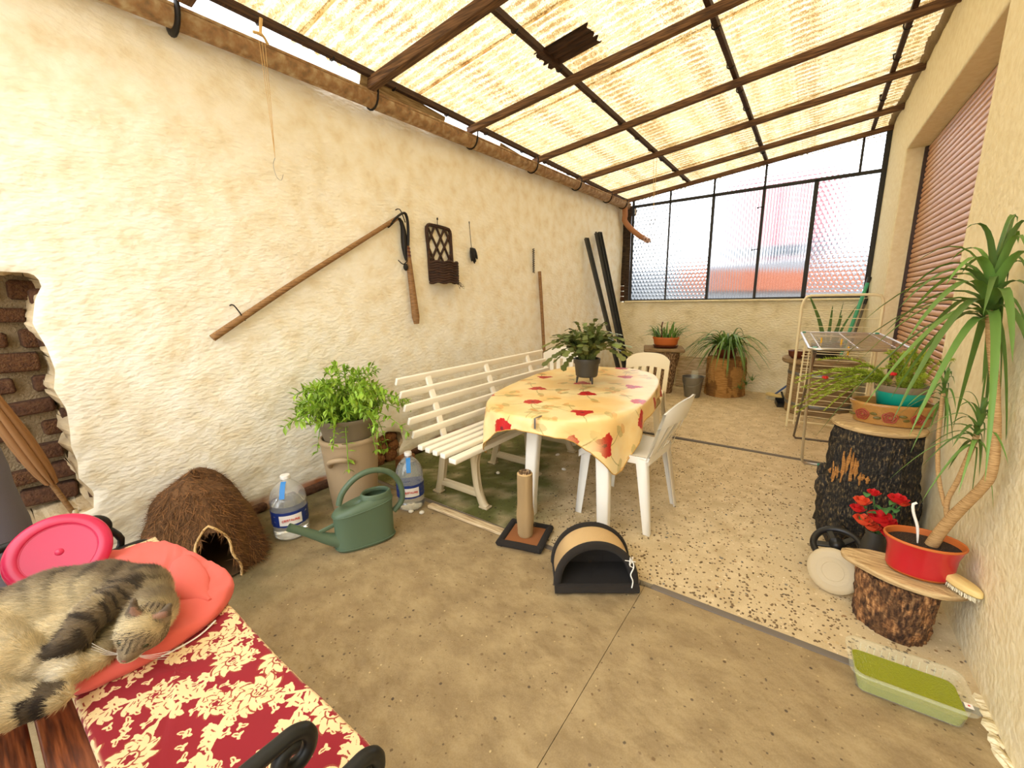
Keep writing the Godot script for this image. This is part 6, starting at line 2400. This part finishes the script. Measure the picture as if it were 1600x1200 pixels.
	var sl := cushion([Vector2(-0.2, -0.05), Vector2(-0.10, -0.105), Vector2(0.03, -0.11), Vector2(0.15, -0.085), Vector2(0.19, -0.02), Vector2(0.17, 0.05), Vector2(0.08, 0.105), Vector2(-0.04, 0.10), Vector2(-0.13, 0.055), Vector2(-0.195, 0.0)], 0.0, 0.024, M.slab_stone, "oval_slab", 0.0, 0.001, 4)
	sl.position = V(0.405, 0.231, -2.11)
	sl.rotation = V(0.02, -0.03, -0.015)
	tag(sl, "pale oval slab lying on the short stump under the red pot", "slab")
	# red pot with the dragon tree
	var rp := thing("dragon_tree", "tall dragon tree with strappy leaves in a red oval pot", "plant", V(0.445, 0.262, -2.125), 0.1)
	mb = MB.new()
	mb.lathe([Vector2(0.0, 0.0), Vector2(0.88, 0.0), Vector2(0.9, 0.008)], 44, Vector3.ZERO, 0.108, 0.08)
	obj("clay_foot", mb, M.terracotta, rp)
	mb = MB.new()
	mb.lathe([Vector2(0.9, 0.008), Vector2(0.94, 0.014), Vector2(0.95, 0.05), Vector2(0.97, 0.09), Vector2(1.07, 0.125), Vector2(1.12, 0.137)], 44, Vector3.ZERO, 0.108, 0.08)
	obj("glazed_body", mb, M.red_glaze, rp)
	mb = MB.new()
	mb.lathe([Vector2(1.12, 0.136), Vector2(1.13, 0.141), Vector2(1.1, 0.146), Vector2(1.06, 0.142), Vector2(1.0, 0.11)], 44, Vector3.ZERO, 0.108, 0.08)
	obj("rim", mb, M.terracotta, rp)
	mb = MB.new()
	mb.lathe([Vector2(0.0, 0.125), Vector2(1.04, 0.12)], 36, Vector3.ZERO, 0.108, 0.08)
	obj("soil", mb, M.soil, rp)
	mb = MB.new()
	mb.tube(arc([V(0.02, 0.11, 0.0), V(0.035, 0.2, 0.02), V(0.055, 0.3, 0.055), V(0.078, 0.43, 0.12), V(0.085, 0.5, 0.135), V(0.082, 0.62, 0.115), V(0.075, 0.78, 0.06), V(0.07, 0.92, -0.02), V(0.065, 1.04, -0.07)], 40), [0.02, 0.02, 0.02, 0.019, 0.019, 0.019, 0.018, 0.018, 0.018, 0.017, 0.017, 0.016, 0.016, 0.015, 0.015, 0.015, 0.014, 0.014, 0.014, 0.014, 0.013, 0.013, 0.013, 0.013, 0.013, 0.012, 0.012, 0.012, 0.012, 0.012, 0.012, 0.012, 0.011, 0.011, 0.011, 0.011, 0.011, 0.01, 0.01, 0.01, 0.009], 10)
	var limbs := [obj("trunk", mb, M.stem, rp)]
	mb = MB.new()
	mb.tube(arc([V(0.045, 0.24, 0.03), V(0.03, 0.32, 0.03), V(0.04, 0.42, 0.05), V(0.05, 0.52, 0.06), V(0.055, 0.60, 0.07)], 16), 0.0085, 8)
	limbs.append(obj("branch", mb, M.stem, rp))
	mb = MB.new()
	mb.tube(arc([V(0.03, 0.3, 0.02), V(0.005, 0.4, 0.0), V(0.0, 0.52, -0.05), V(0.01, 0.66, -0.12), V(0.015, 0.70, -0.14)], 16), 0.007, 8)
	limbs.append(obj("branch", mb, M.stem, rp))
	for cr in [[V(0.065, 1.04, -0.07), 46, 0.58, 0.034, 0.30, 0.9], [V(0.055, 0.61, 0.07), 26, 0.27, 0.015, 0.14, 0.8], [V(0.015, 0.71, -0.14), 22, 0.20, 0.013, 0.13, 0.75]]:
		for k in cr[1]:
			var up: float = k / float(cr[1])
			var a: float = k * 2.4 + rr(-0.2, 0.2)
			var ln: float = cr[2] * rr(0.75, 1.1)
			# keep off the wall on that side
			var reach := ln * lerpf(0.75, 0.22, up * up)
			if cos(a) > 0:
				reach *= lerpf(1.0, 0.12, cos(a))
			var start: Vector3 = cr[0] + V(0, (up - 0.6) * 0.10, 0)
			mb = MB.new()
			mb.paint(shade_of(0.55, 1.25, 0.1))
			mb.leaf(blade(start, a, reach, lerpf(0.4, 1.0, up) * ln * 0.62, lerpf(1.25, 0.15, up) * ln * rr(0.75, 1.1), 10), cr[3] * rr(0.8, 1.15), Vector3.ZERO, 0.22)
			obj("leaf", mb, M.leaf_green, limbs[0 if cr[1] > 40 else (1 if cr[1] > 24 else 2)])
	mb = MB.new()
	mb.tube(arc([V(-0.02, 0.12, 0.01), V(-0.03, 0.19, 0.015), V(-0.05, 0.25, 0.015), V(-0.055, 0.285, 0.015), V(-0.045, 0.292, 0.015)], 12), [0.0022, 0.0028, 0.0035, 0.0042, 0.0048, 0.005, 0.005, 0.005, 0.005, 0.005, 0.005, 0.005, 0.0045], 8)
	obj("white_marker_stem", mb, M.white_string, rp)
	# scrubbing brush on the slab
	var sb := thing("scrubbing_brush", "oval wooden scrubbing brush with cream bristles on the slab end", "brush", V(0.548, 0.268, -2.06), -1.0)
	mb = MB.new()
	mb.lathe([Vector2(0.0, 0.012), Vector2(0.95, 0.012), Vector2(1.0, 0.018), Vector2(0.98, 0.032), Vector2(0.85, 0.038), Vector2(0.0, 0.04)], 32, Vector3.ZERO, 0.075, 0.028)
	obj("block", mb, M.brush_wood, sb)
	mb = MB.new()
	for k in 260:
		var a := rng.randf() * TAU
		var q := sqrt(rng.randf())
		var p := V(cos(a) * q * 0.068, 0.013, sin(a) * q * 0.024)
		mb.tube(PackedVector3Array([p, V(p.x * 1.06, -0.006, p.z * 1.1)]), 0.0014, 3, false)
	obj("bristles", mb, M.bristle, sb).set_meta("kind", "stuff")
	# white plastic wheel cover leaning on the stump
	var wp := thing("white_disc", "round white plastic disc leaning on edge against the low stump", "disc", V(0.195, 0.104, -2.215))
	var nrm := V(-0.25, 0.28, 0.93).normalized()
	var sx := V(0, 1, 0).cross(nrm).normalized()
	wp.basis = Basis(sx, nrm, sx.cross(nrm).normalized())
	mb = MB.new()
	mb.lathe([Vector2(0.0, 0.006), Vector2(0.06, 0.006), Vector2(0.063, 0.010), Vector2(0.067, 0.006), Vector2(0.08, 0.008), Vector2(0.098, 0.004), Vector2(0.102, -0.006), Vector2(0.1, -0.016), Vector2(0.09, -0.02), Vector2(0.0, -0.02)], 48)
	obj("plate", mb, M.bench_leg, wp)
	mb = MB.new()
	mb.lathe([Vector2(0.04, 0.006), Vector2(0.042, 0.0085), Vector2(0.044, 0.006)], 40)
	obj("ridge", mb, M.bench_leg, wp)
	# black wheel behind
	var bw := thing("black_wheel", "black plastic spoked wheel lying behind the white disc and slab", "wheel", V(0.215, 0.12, -2.44))
	var n2 := V(-0.15, 0.86, 0.5).normalized()
	var s2x := V(0, 0, 1).cross(n2).normalized()
	bw.basis = Basis(s2x, n2, s2x.cross(n2).normalized())
	mb = MB.new()
	var ring := PackedVector3Array()
	for j in 41:
		ring.append(V(cos(TAU * j / 40.0) * 0.095, 0, sin(TAU * j / 40.0) * 0.095))
	mb.tube(ring, 0.016, 10, false)
	obj("rim", mb, M.black_plastic, bw)
	mb = MB.new()
	mb.lathe([Vector2(0.0, -0.02), Vector2(0.03, -0.02), Vector2(0.032, 0.02), Vector2(0.0, 0.024)], 20)
	obj("hub", mb, M.black_plastic, bw)
	for k in 5:
		mb = MB.new()
		var a := TAU * k / 5.0
		mb.bar(V(cos(a) * 0.025, 0, sin(a) * 0.025), V(cos(a) * 0.09, 0, sin(a) * 0.09), 0.03, 0.014, 0.004)
		obj("spoke", mb, M.black_plastic, bw)
	mb = MB.new()
	mb.tube(PackedVector3Array([V(0, -0.14, 0.0), V(0, -0.01, 0.0)]), 0.014, 8)
	obj("axle", mb, M.black_plastic, bw)
	# silk roses in a vase
	var ro := thing("silk_roses", "bunch of red and orange silk roses in a dark vase between the stumps", "artificial flowers", V(0.345, 0, -2.42))
	mb = MB.new()
	mb.lathe([Vector2(0.0, 0.0), Vector2(0.045, 0.0), Vector2(0.055, 0.08), Vector2(0.045, 0.2), Vector2(0.035, 0.23), Vector2(0.04, 0.26), Vector2(0.033, 0.25), Vector2(0.0, 0.2)], 24)
	obj("vase", mb, M.charcoal_pot, ro)
	for q in [[V(-0.075, 0.42, 0.07), 0.022, 1], [V(-0.035, 0.455, 0.03), 0.017, 0], [V(0.045, 0.455, 0.05), 0.024, 0], [V(-0.005, 0.365, 0.085), 0.032, 0], [V(0.02, 0.35, 0.10), 0.026, 0], [V(-0.06, 0.335, 0.085), 0.027, 1], [V(-0.085, 0.375, 0.06), 0.02, 0], [V(0.035, 0.305, 0.09), 0.03, 0], [V(0.062, 0.44, 0.05), 0.016, 1], [V(-0.03, 0.31, 0.08), 0.022, 1]]:
		mb = MB.new()
		mb.tube(arc([V(0, 0.22, 0), q[0] * 0.6 + V(0, 0.1, 0), q[0] - V(0, q[1] * 0.6, 0)], 8), 0.003, 5)
		rose(q[0], q[1] * 1.35, M.silk_orange if q[2] else M.silk_red, obj("stem", mb, M.silk_leaf, ro))
	for k in 14:
		mb = MB.new()
		var p := V(rr(-0.07, 0.06), rr(0.32, 0.44), rr(0.02, 0.09))
		mb.leaf(blade(p, rng.randf() * TAU, 0.045, 0.02, 0.02, 5), 0.03, Vector3.ZERO, 0.15, 1)
		obj("silk_leaf", mb, M.silk_leaf, ro)

func rose(at: Vector3, r: float, m: Material, parent: Node) -> void:
	var mb := MB.new()
	for k in 9:
		var a0 := k * 2.4
		var q := r * (0.25 + 0.75 * k / 8.0)
		var rows := []
		for i in 5:
			var t := i / 4.0
			var row := PackedVector3Array()
			for j in 5:
				var a := a0 + (j - 2) * 0.42
				var rad := q * (0.25 + 0.85 * sqrt(t)) * (1.0 + 0.15 * t * t)
				row.append(at + V(cos(a) * rad, -r * 0.7 + r * 1.5 * t * (1.0 - 0.4 * k / 8.0) - 0.12 * r * absf(j - 2) * t, sin(a) * rad))
			rows.append(row)
		mb.grid(rows)
	obj("bloom", mb, m, parent)

func build_small() -> void:
	# clear tray of green water
	var t := thing("plastic_tray", "clear rectangular plastic tray holding stagnant green water", "tray", V(0.385, 0.002, -1.735), 0.05)
	var rect := func(hx: float, hz: float, y: float, r: float) -> PackedVector3Array:
		var o := PackedVector3Array()
		for k in 4:
			var c: Vector2 = [Vector2(hx - r, hz - r), Vector2(-hx + r, hz - r), Vector2(-hx + r, -hz + r), Vector2(hx - r, -hz + r)][k]
			for j in 7:
				var a := PI / 2 * k + PI / 2 * j / 6.0
				o.append(V(c.x + cos(a) * r, y, c.y + sin(a) * r))
		return o
	var mb := MB.new()
	var rows := [rect.call(0.01, 0.01, 0.0, 0.005), rect.call(0.125, 0.07, 0.0, 0.02), rect.call(0.133, 0.078, 0.006, 0.025), rect.call(0.142, 0.086, 0.075, 0.03), rect.call(0.145, 0.089, 0.08, 0.032), rect.call(0.156, 0.10, 0.082, 0.035), rect.call(0.158, 0.102, 0.076, 0.036)]
	mb.grid(rows, true)
	obj("shell", mb, M.frosted_plastic, t)
	mb = MB.new()
	rows = [rect.call(0.128, 0.073, 0.005, 0.02), rect.call(0.137, 0.081, 0.042, 0.025)]
	mb.grid(rows, true)
	mb.fan(rows[0])
	mb.fan(rows[1], true)
	obj("green_water", mb, M.algae_water, t)
	mb = MB.new()
	mb.box(V(0.135, 0.078, 0.055), V(0.02, 0.001, 0.02), 0.0)
	obj("sticker", mb, M.label_white, t)
	mb = MB.new()
	mb.box(V(0.135, 0.0788, 0.055), V(0.005, 0.001, 0.005), 0.0)
	obj("sticker_mark", mb, M.label_red, t)
	for k in 12:
		mb = MB.new()
		mb.box(V(-0.11 + k * 0.02, 0.045, -0.0825), V(0.003, 0.055, 0.002), 0.0008)
		obj("moulded_rib", mb, M.frosted_plastic, t)
	# batten on the floor
	mb = MB.new()
	mb.bar(V(-1.95, 0.014, -1.72), V(-1.33, 0.012, -1.735), 0.05, 0.022, 0.004)
	tag(obj("wooden_batten", mb, M.pale_wood), "thin wooden batten lying on the floor before the white bench", "batten")
	# white pebbles in the moss
	var spots := [[-2.0, -1.60], [-1.93, -1.63], [-1.52, -2.25], [-1.46, -2.08], [-1.42, -2.02], [-1.7, -3.0], [-1.55, -3.15], [-1.95, -2.9], [-1.62, -2.45], [-1.9, -2.4], [-1.5, -2.75]]
	for q in spots:
		mb = MB.new()
		mb.ball(Vector3.ZERO, V(rr(0.012, 0.022), rr(0.01, 0.014), rr(0.016, 0.026)), Basis(), 10)
		var o := obj("pebble", mb, M.pebble_white)
		o.position = V(q[0], 0.008, q[1])
		o.rotation.y = rr(0, TAU)
		tag(o, "small white pebble lying on the mossy floor near the bench", "pebble", "white pebbles by the bench")
	# proud aggregate in the paving, too small to count
	mb = MB.new()
	mb.colored = true
	for k in 2600:
		var z := -1.82 - 2.4 * pow(rng.randf(), 1.6)
		var x := rr(-1.4, 0.56)
		var s := rr(0.003, 0.0078)
		var b := rr(0.6, 1.0)
		mb.c = Color(b, b * 0.95, b * 0.85)
		mb.ball(V(x, 0.0, z), V(s, s * 0.35, s * rr(0.6, 1.0)), Basis(V(0, 1, 0), rr(0, 6)), 6)
	var ag := obj("gravel_chips", mb, mat("chip", srgb(128, 106, 76), 0.8, {vc = true}), get_node("floor"))
	ag.set_meta("kind", "stuff")

# ---- the cat: tapered bones joined into one skin
func skin(bones: Array, cell: float, k: float, lo: Vector3, hi: Vector3) -> Dictionary:
	var n := Vector3i(((hi - lo) / cell).ceil()) + Vector3i.ONE
	var f := PackedFloat32Array()
	f.resize(n.x * n.y * n.z)
	f.fill(1.0)
	for b in bones:
		var A: Vector3 = b[0]
		var B: Vector3 = b[2]
		var ra: float = b[1]
		var rb: float = b[3]
		var m := maxf(ra, rb) + 0.05
		var l := Vector3i(((A.min(B) - Vector3.ONE * m - lo) / cell).floor()).clamp(Vector3i.ZERO, n - Vector3i.ONE)
		var h := Vector3i(((A.max(B) + Vector3.ONE * m - lo) / cell).ceil()).clamp(Vector3i.ZERO, n - Vector3i.ONE)
		var ab := B - A
		var q := maxf(ab.length_squared(), 1e-9)
		for z in range(l.z, h.z + 1):
			for y in range(l.y, h.y + 1):
				var row := (z * n.y + y) * n.x
				for x in range(l.x, h.x + 1):
					var p := lo + Vector3(x, y, z) * cell
					var t := clampf((p - A).dot(ab) / q, 0.0, 1.0)
					var d := p.distance_to(A + ab * t) - lerpf(ra, rb, t)
					var o := f[row + x]
					var w := clampf(0.5 + 0.5 * (o - d) / k, 0.0, 1.0)
					f[row + x] = lerpf(o, d, w) - k * w * (1.0 - w)
	var ids := {}
	var pts := PackedVector3Array()
	var quads := []
	var corner := [Vector3i(0, 0, 0), Vector3i(1, 0, 0), Vector3i(0, 1, 0), Vector3i(1, 1, 0), Vector3i(0, 0, 1), Vector3i(1, 0, 1), Vector3i(0, 1, 1), Vector3i(1, 1, 1)]
	var pairs := [[0, 1], [2, 3], [4, 5], [6, 7], [0, 2], [1, 3], [4, 6], [5, 7], [0, 4], [1, 5], [2, 6], [3, 7]]
	for z in n.z - 1:
		for y in n.y - 1:
			for x in n.x - 1:
				var base := (z * n.y + y) * n.x + x
				var v0 := f[base]
				if v0 > cell * 3.0:
					continue
				var s := []
				var neg := 0
				for c in corner:
					var val := f[base + c.x + c.y * n.x + c.z * n.x * n.y]
					s.append(val)
					neg += 1 if val < 0.0 else 0
				if neg == 0 or neg == 8:
					continue
				var sum := Vector3.ZERO
				var cnt := 0
				for e in pairs:
					if (s[e[0]] < 0.0) != (s[e[1]] < 0.0):
						var t: float = s[e[0]] / (s[e[0]] - s[e[1]])
						sum += Vector3(corner[e[0]]).lerp(Vector3(corner[e[1]]), t)
						cnt += 1
				ids[base] = pts.size()
				pts.append(lo + (Vector3(x, y, z) + sum / cnt) * cell)
	var sx := 1
	var sy := n.x
	var sz := n.x * n.y
	for base in ids:
		var inn := f[base] < 0.0
		for ax in [[sx, sy, sz], [sy, sz, sx], [sz, sx, sy]]:
			if (f[base + ax[0]] < 0.0) == inn:
				continue
			var a: int = base - ax[1]
			var b: int = base - ax[2]
			var c: int = a - ax[2]
			if ids.has(a) and ids.has(b) and ids.has(c):
				if inn:
					quads.append([ids[base], ids[b], ids[c], ids[a]])
				else:
					quads.append([ids[base], ids[a], ids[c], ids[b]])
	return {pts = pts, quads = quads}

func build_cat() -> void:
	var cat := thing("cat", "grey-brown tabby cat lying on its side asleep on the salmon blanket", "cat")
	var P := {
		rump = V(-1.50, 0.60, 0.05), mid = V(-1.485, 0.605, -0.045), chest = V(-1.44, 0.605, -0.125), shoulder = V(-1.385, 0.595, -0.185), neck = V(-1.305, 0.58, -0.19),
		head = V(-1.238, 0.583, -0.162), snout = V(-1.198, 0.562, -0.122), nose = V(-1.184, 0.556, -0.107),
	}
	var body := [
		[P.rump, 0.082, P.mid, 0.088], [P.mid, 0.088, P.chest, 0.083], [P.chest, 0.083, P.shoulder, 0.070], [P.shoulder, 0.070, P.neck, 0.052], [P.neck, 0.052, P.head, 0.046],
		[V(-1.50, 0.60, 0.05), 0.082, V(-1.46, 0.59, 0.13), 0.075],
		# belly towards the viewer
		[V(-1.42, 0.575, 0.02), 0.055, V(-1.37, 0.575, -0.06), 0.055],
		# upper foreleg, folded, paw tucked
		[V(-1.36, 0.625, -0.165), 0.042, V(-1.315, 0.635, -0.095), 0.032], [V(-1.315, 0.635, -0.095), 0.032, V(-1.285, 0.61, -0.055), 0.024], [V(-1.285, 0.61, -0.055), 0.024, V(-1.30, 0.588, -0.03), 0.023],
		# lower foreleg along the blanket
		[V(-1.33, 0.56, -0.14), 0.03, V(-1.27, 0.547, -0.085), 0.021], [V(-1.27, 0.547, -0.085), 0.021, V(-1.262, 0.545, -0.06), 0.022],
		# upper hind leg
		[V(-1.44, 0.61, 0.06), 0.065, V(-1.35, 0.60, 0.03), 0.042], [V(-1.35, 0.60, 0.03), 0.04, V(-1.30, 0.575, -0.005), 0.024], [V(-1.30, 0.575, -0.005), 0.024, V(-1.268, 0.565, -0.028), 0.022],
		# lower hind leg
		[V(-1.40, 0.575, 0.11), 0.05, V(-1.30, 0.555, 0.075), 0.034], [V(-1.30, 0.555, 0.075), 0.034, V(-1.245, 0.545, 0.02), 0.022], [V(-1.245, 0.545, 0.02), 0.022, V(-1.222, 0.545, -0.002), 0.021],
		# tail round the feet
		[V(-1.46, 0.58, 0.15), 0.03, V(-1.33, 0.548, 0.12), 0.022], [V(-1.33, 0.548, 0.12), 0.022, V(-1.235, 0.54, 0.055), 0.021], [V(-1.235, 0.54, 0.055), 0.021, V(-1.205, 0.54, 0.01), 0.017],
	]
	for q in [[V(-1.30, 0.588, -0.03), V(-0.5, -0.3, 0.8)], [V(-1.262, 0.545, -0.055), V(0.2, 0, 1)], [V(-1.262, 0.565, -0.034), V(0.8, 0, -0.6)], [V(-1.215, 0.545, -0.008), V(0.8, 0, -0.6)]]:
		var w: Vector3 = q[1].normalized()
		var side := w.cross(V(0, 1, 0)).normalized()
		for k in 4:
			var a: Vector3 = q[0] + side * (k - 1.5) * 0.0105 + w * (0.014 - 0.003 * absf(k - 1.5))
			body.append([a, 0.0085, a + w * 0.007 - V(0, 0.004, 0), 0.0065])
	var fwd: Vector3 = (P.nose - P.head).normalized()
	var right := fwd.cross(V(0.25, 0.9, -0.35)).normalized()
	var up := right.cross(fwd).normalized()
	var H: Vector3 = P.head
	var head := [
		[H - fwd * 0.012, 0.043, H + fwd * 0.01, 0.042],
		[H + right * 0.016 - up * 0.008, 0.036, H - right * 0.016 - up * 0.008, 0.036],
		[H + fwd * 0.03 - up * 0.008, 0.026, H + fwd * 0.052 - up * 0.013, 0.0165],
		[H + fwd * 0.045 - up * 0.019 + right * 0.008, 0.013, H + fwd * 0.045 - up * 0.019 - right * 0.008, 0.013],
		[H + fwd * 0.025 + up * 0.012, 0.018, H + fwd * 0.056 - up * 0.004, 0.008],
		[P.neck, 0.050, H - fwd * 0.02, 0.042],
	]
	for s in [-1.0, 1.0]:
		var tip: Vector3 = H + up * 0.078 + right * s * 0.036 - fwd * 0.018
		for e in [[0.012, 0.008], [0.040, -0.004], [0.026, 0.004]]:
			head.append([H + up * 0.03 + right * s * e[0] - fwd * (0.014 - e[1]), 0.0075, tip, 0.0022])
	var body_skin := skin(body, 0.0065, 0.017, V(-1.66, 0.50, -0.30), V(-1.16, 0.72, 0.26))
	var head_skin := skin(head, 0.0032, 0.010, H - Vector3.ONE * 0.11, H + Vector3.ONE * 0.11)
	var ns := FastNoiseLite.new()
	ns.seed = 14
	ns.frequency = 1.0
	ns.fractal_octaves = 3
	var grey := lin(122, 105, 80)
	var pale := lin(220, 202, 160)
	var dark := lin(44, 35, 26)
	var white := lin(226, 214, 186)
	var spine := [P.rump, P.mid, P.chest, P.shoulder, P.neck]
	var body_tint := func(p: Vector3) -> Color:
		var t := 0.0
		var best := 9.0
		var near := Vector3.ZERO
		for i in 4:
			var q := Geometry3D.get_closest_point_to_segment(p, spine[i], spine[i + 1])
			if q.distance_to(p) < best:
				best = q.distance_to(p)
				near = q
				t = i + spine[i].distance_to(q) / spine[i].distance_to(spine[i + 1])
		var off := p - near
		var belly := clampf(off.x * 12.0 + 0.35 - off.y * 4.0, 0, 1)
		var w := ns.get_noise_3d(p.x * 9, p.y * 9, p.z * 9)
		var st := sin((t * 7.0 + w * 2.2) * 1.6)
		var col := grey.lerp(pale, clampf(belly + w * 0.5, 0, 1))
		col = col.lerp(dark, smoothstep(0.45, 0.95, st) * (0.75 - 0.6 * belly))
		# banded legs
		var leg := Geometry3D.get_closest_point_to_segment(p, V(-1.36, 0.625, -0.165), V(-1.285, 0.61, -0.055))
		if leg.distance_to(p) < 0.05 and p.y > 0.595:
			col = grey.lerp(dark, smoothstep(0.0, 0.8, sin(leg.distance_to(V(-1.36, 0.625, -0.165)) * 250.0 + w * 3.0)) * 0.85)
		if p.distance_to(V(-1.268, 0.565, -0.028)) < 0.035:
			col = white
		if p.distance_to(V(-1.222, 0.545, -0.002)) < 0.03:
			col = grey.lerp(dark, 0.4)
		var tail := Geometry3D.get_closest_point_to_segment(p, V(-1.33, 0.548, 0.12), V(-1.205, 0.54, 0.01))
		if tail.distance_to(p) < 0.026 and p.x > -1.40 and p.z > tail.z - 0.006 and p.y < 0.562:
			col = dark.lerp(grey, smoothstep(0.3, 0.9, sin(tail.distance_to(V(-1.205, 0.54, 0.01)) * 140.0)) * 0.4)
		return col
	var head_tint := func(p: Vector3) -> Color:
		var l := p - H
		var f := l.dot(fwd)
		var r := l.dot(right)
		var u := l.dot(up)
		var w := ns.get_noise_3d(p.x * 14, p.y * 14, p.z * 14)
		var col := grey.lerp(pale, clampf(0.05 + w * 0.4, 0, 1))
		if u > 0.005 and absf(r) < 0.03:
			col = col.lerp(dark, smoothstep(0.1, 0.8, sin(r * 560.0 + w)) * 0.85)
		if absf(r) > 0.024 and u < 0.02 and u > -0.02:
			col = col.lerp(dark, smoothstep(0.5, 0.9, sin(u * 520.0 + f * 160.0)) * 0.7)
		if f > 0.04 and u < -0.012:
			col = white
		if u > 0.045:
			col = grey.lerp(dark, 0.35)
			if f > -0.010:
				col = lin(160, 122, 98)
		return col
	var mb := MB.new()
	mb.colored = true
	var fur := MB.new()
	fur.colored = true
	var flow := (P.rump - P.neck as Vector3).normalized()
	for part in [[body_skin, body_tint, 9, 0.017], [head_skin, head_tint, 2, 0.0045]]:
		var o := mb.v.size()
		for p in part[0].pts:
			mb.c = part[1].call(p)
			mb.vert(p)
		for q in part[0].quads:
			mb.quad(o + q[0], o + q[1], o + q[2], o + q[3])
			var a: Vector3 = mb.v[o + q[0]]
			var b: Vector3 = mb.v[o + q[1]]
			var c: Vector3 = mb.v[o + q[2]]
			var nrm := (c - a).cross(b - a).normalized()
			if nrm.y < -0.5:
				continue
			for k in part[2]:
				var p := a.lerp(b, rng.randf()).lerp(c, rng.randf())
				var way: Vector3 = (flow if part[2] > 2 else -fwd)
				var d := (way - nrm * way.dot(nrm)).normalized() + nrm * 0.35 + V(rr(-0.35, 0.35), rr(-0.35, 0.35), rr(-0.35, 0.35))
				var e: Vector3 = p + d.normalized() * part[3] * rr(0.5, 1.1)
				var s := d.cross(nrm).normalized() * 0.0006
				var col: Color = mb.cols[o + q[0]]
				var j := rr(0.75, 1.3)
				fur.c = Color(col.r * j, col.g * j, col.b * j)
				fur.tri(fur.vert(p - s), fur.vert(p + s), fur.vert(e))
	obj("body", mb, M.fur, cat)
	obj("fur_coat", fur, M.fur, cat).set_meta("kind", "stuff")
	for s in [-1.0, 1.0]:
		mb = MB.new()
		var e: Vector3 = H + fwd * 0.0385 + up * 0.011 + right * s * 0.021
		mb.ball(e, V(0.011, 0.0062, 0.007), Basis(right, up, fwd), 10)
		obj("eye", mb, M.eye, cat)
		for k in 4:
			mb = MB.new()
			var st: Vector3 = H + fwd * 0.05 - up * 0.016 + right * s * 0.012
			mb.tube(arc([st, st + right * s * 0.03 + up * (k - 1.5) * 0.006, st + right * s * 0.065 + up * (k - 2.2) * 0.012 - fwd * 0.012], 6), 0.0005, 3)
			obj("whisker", mb, M.white_string, cat)
	mb = MB.new()
	mb.ball(H + fwd * 0.066 - up * 0.008, V(0.006, 0.0045, 0.004), Basis(right, up, fwd), 8)
	obj("nose", mb, M.nose, cat)
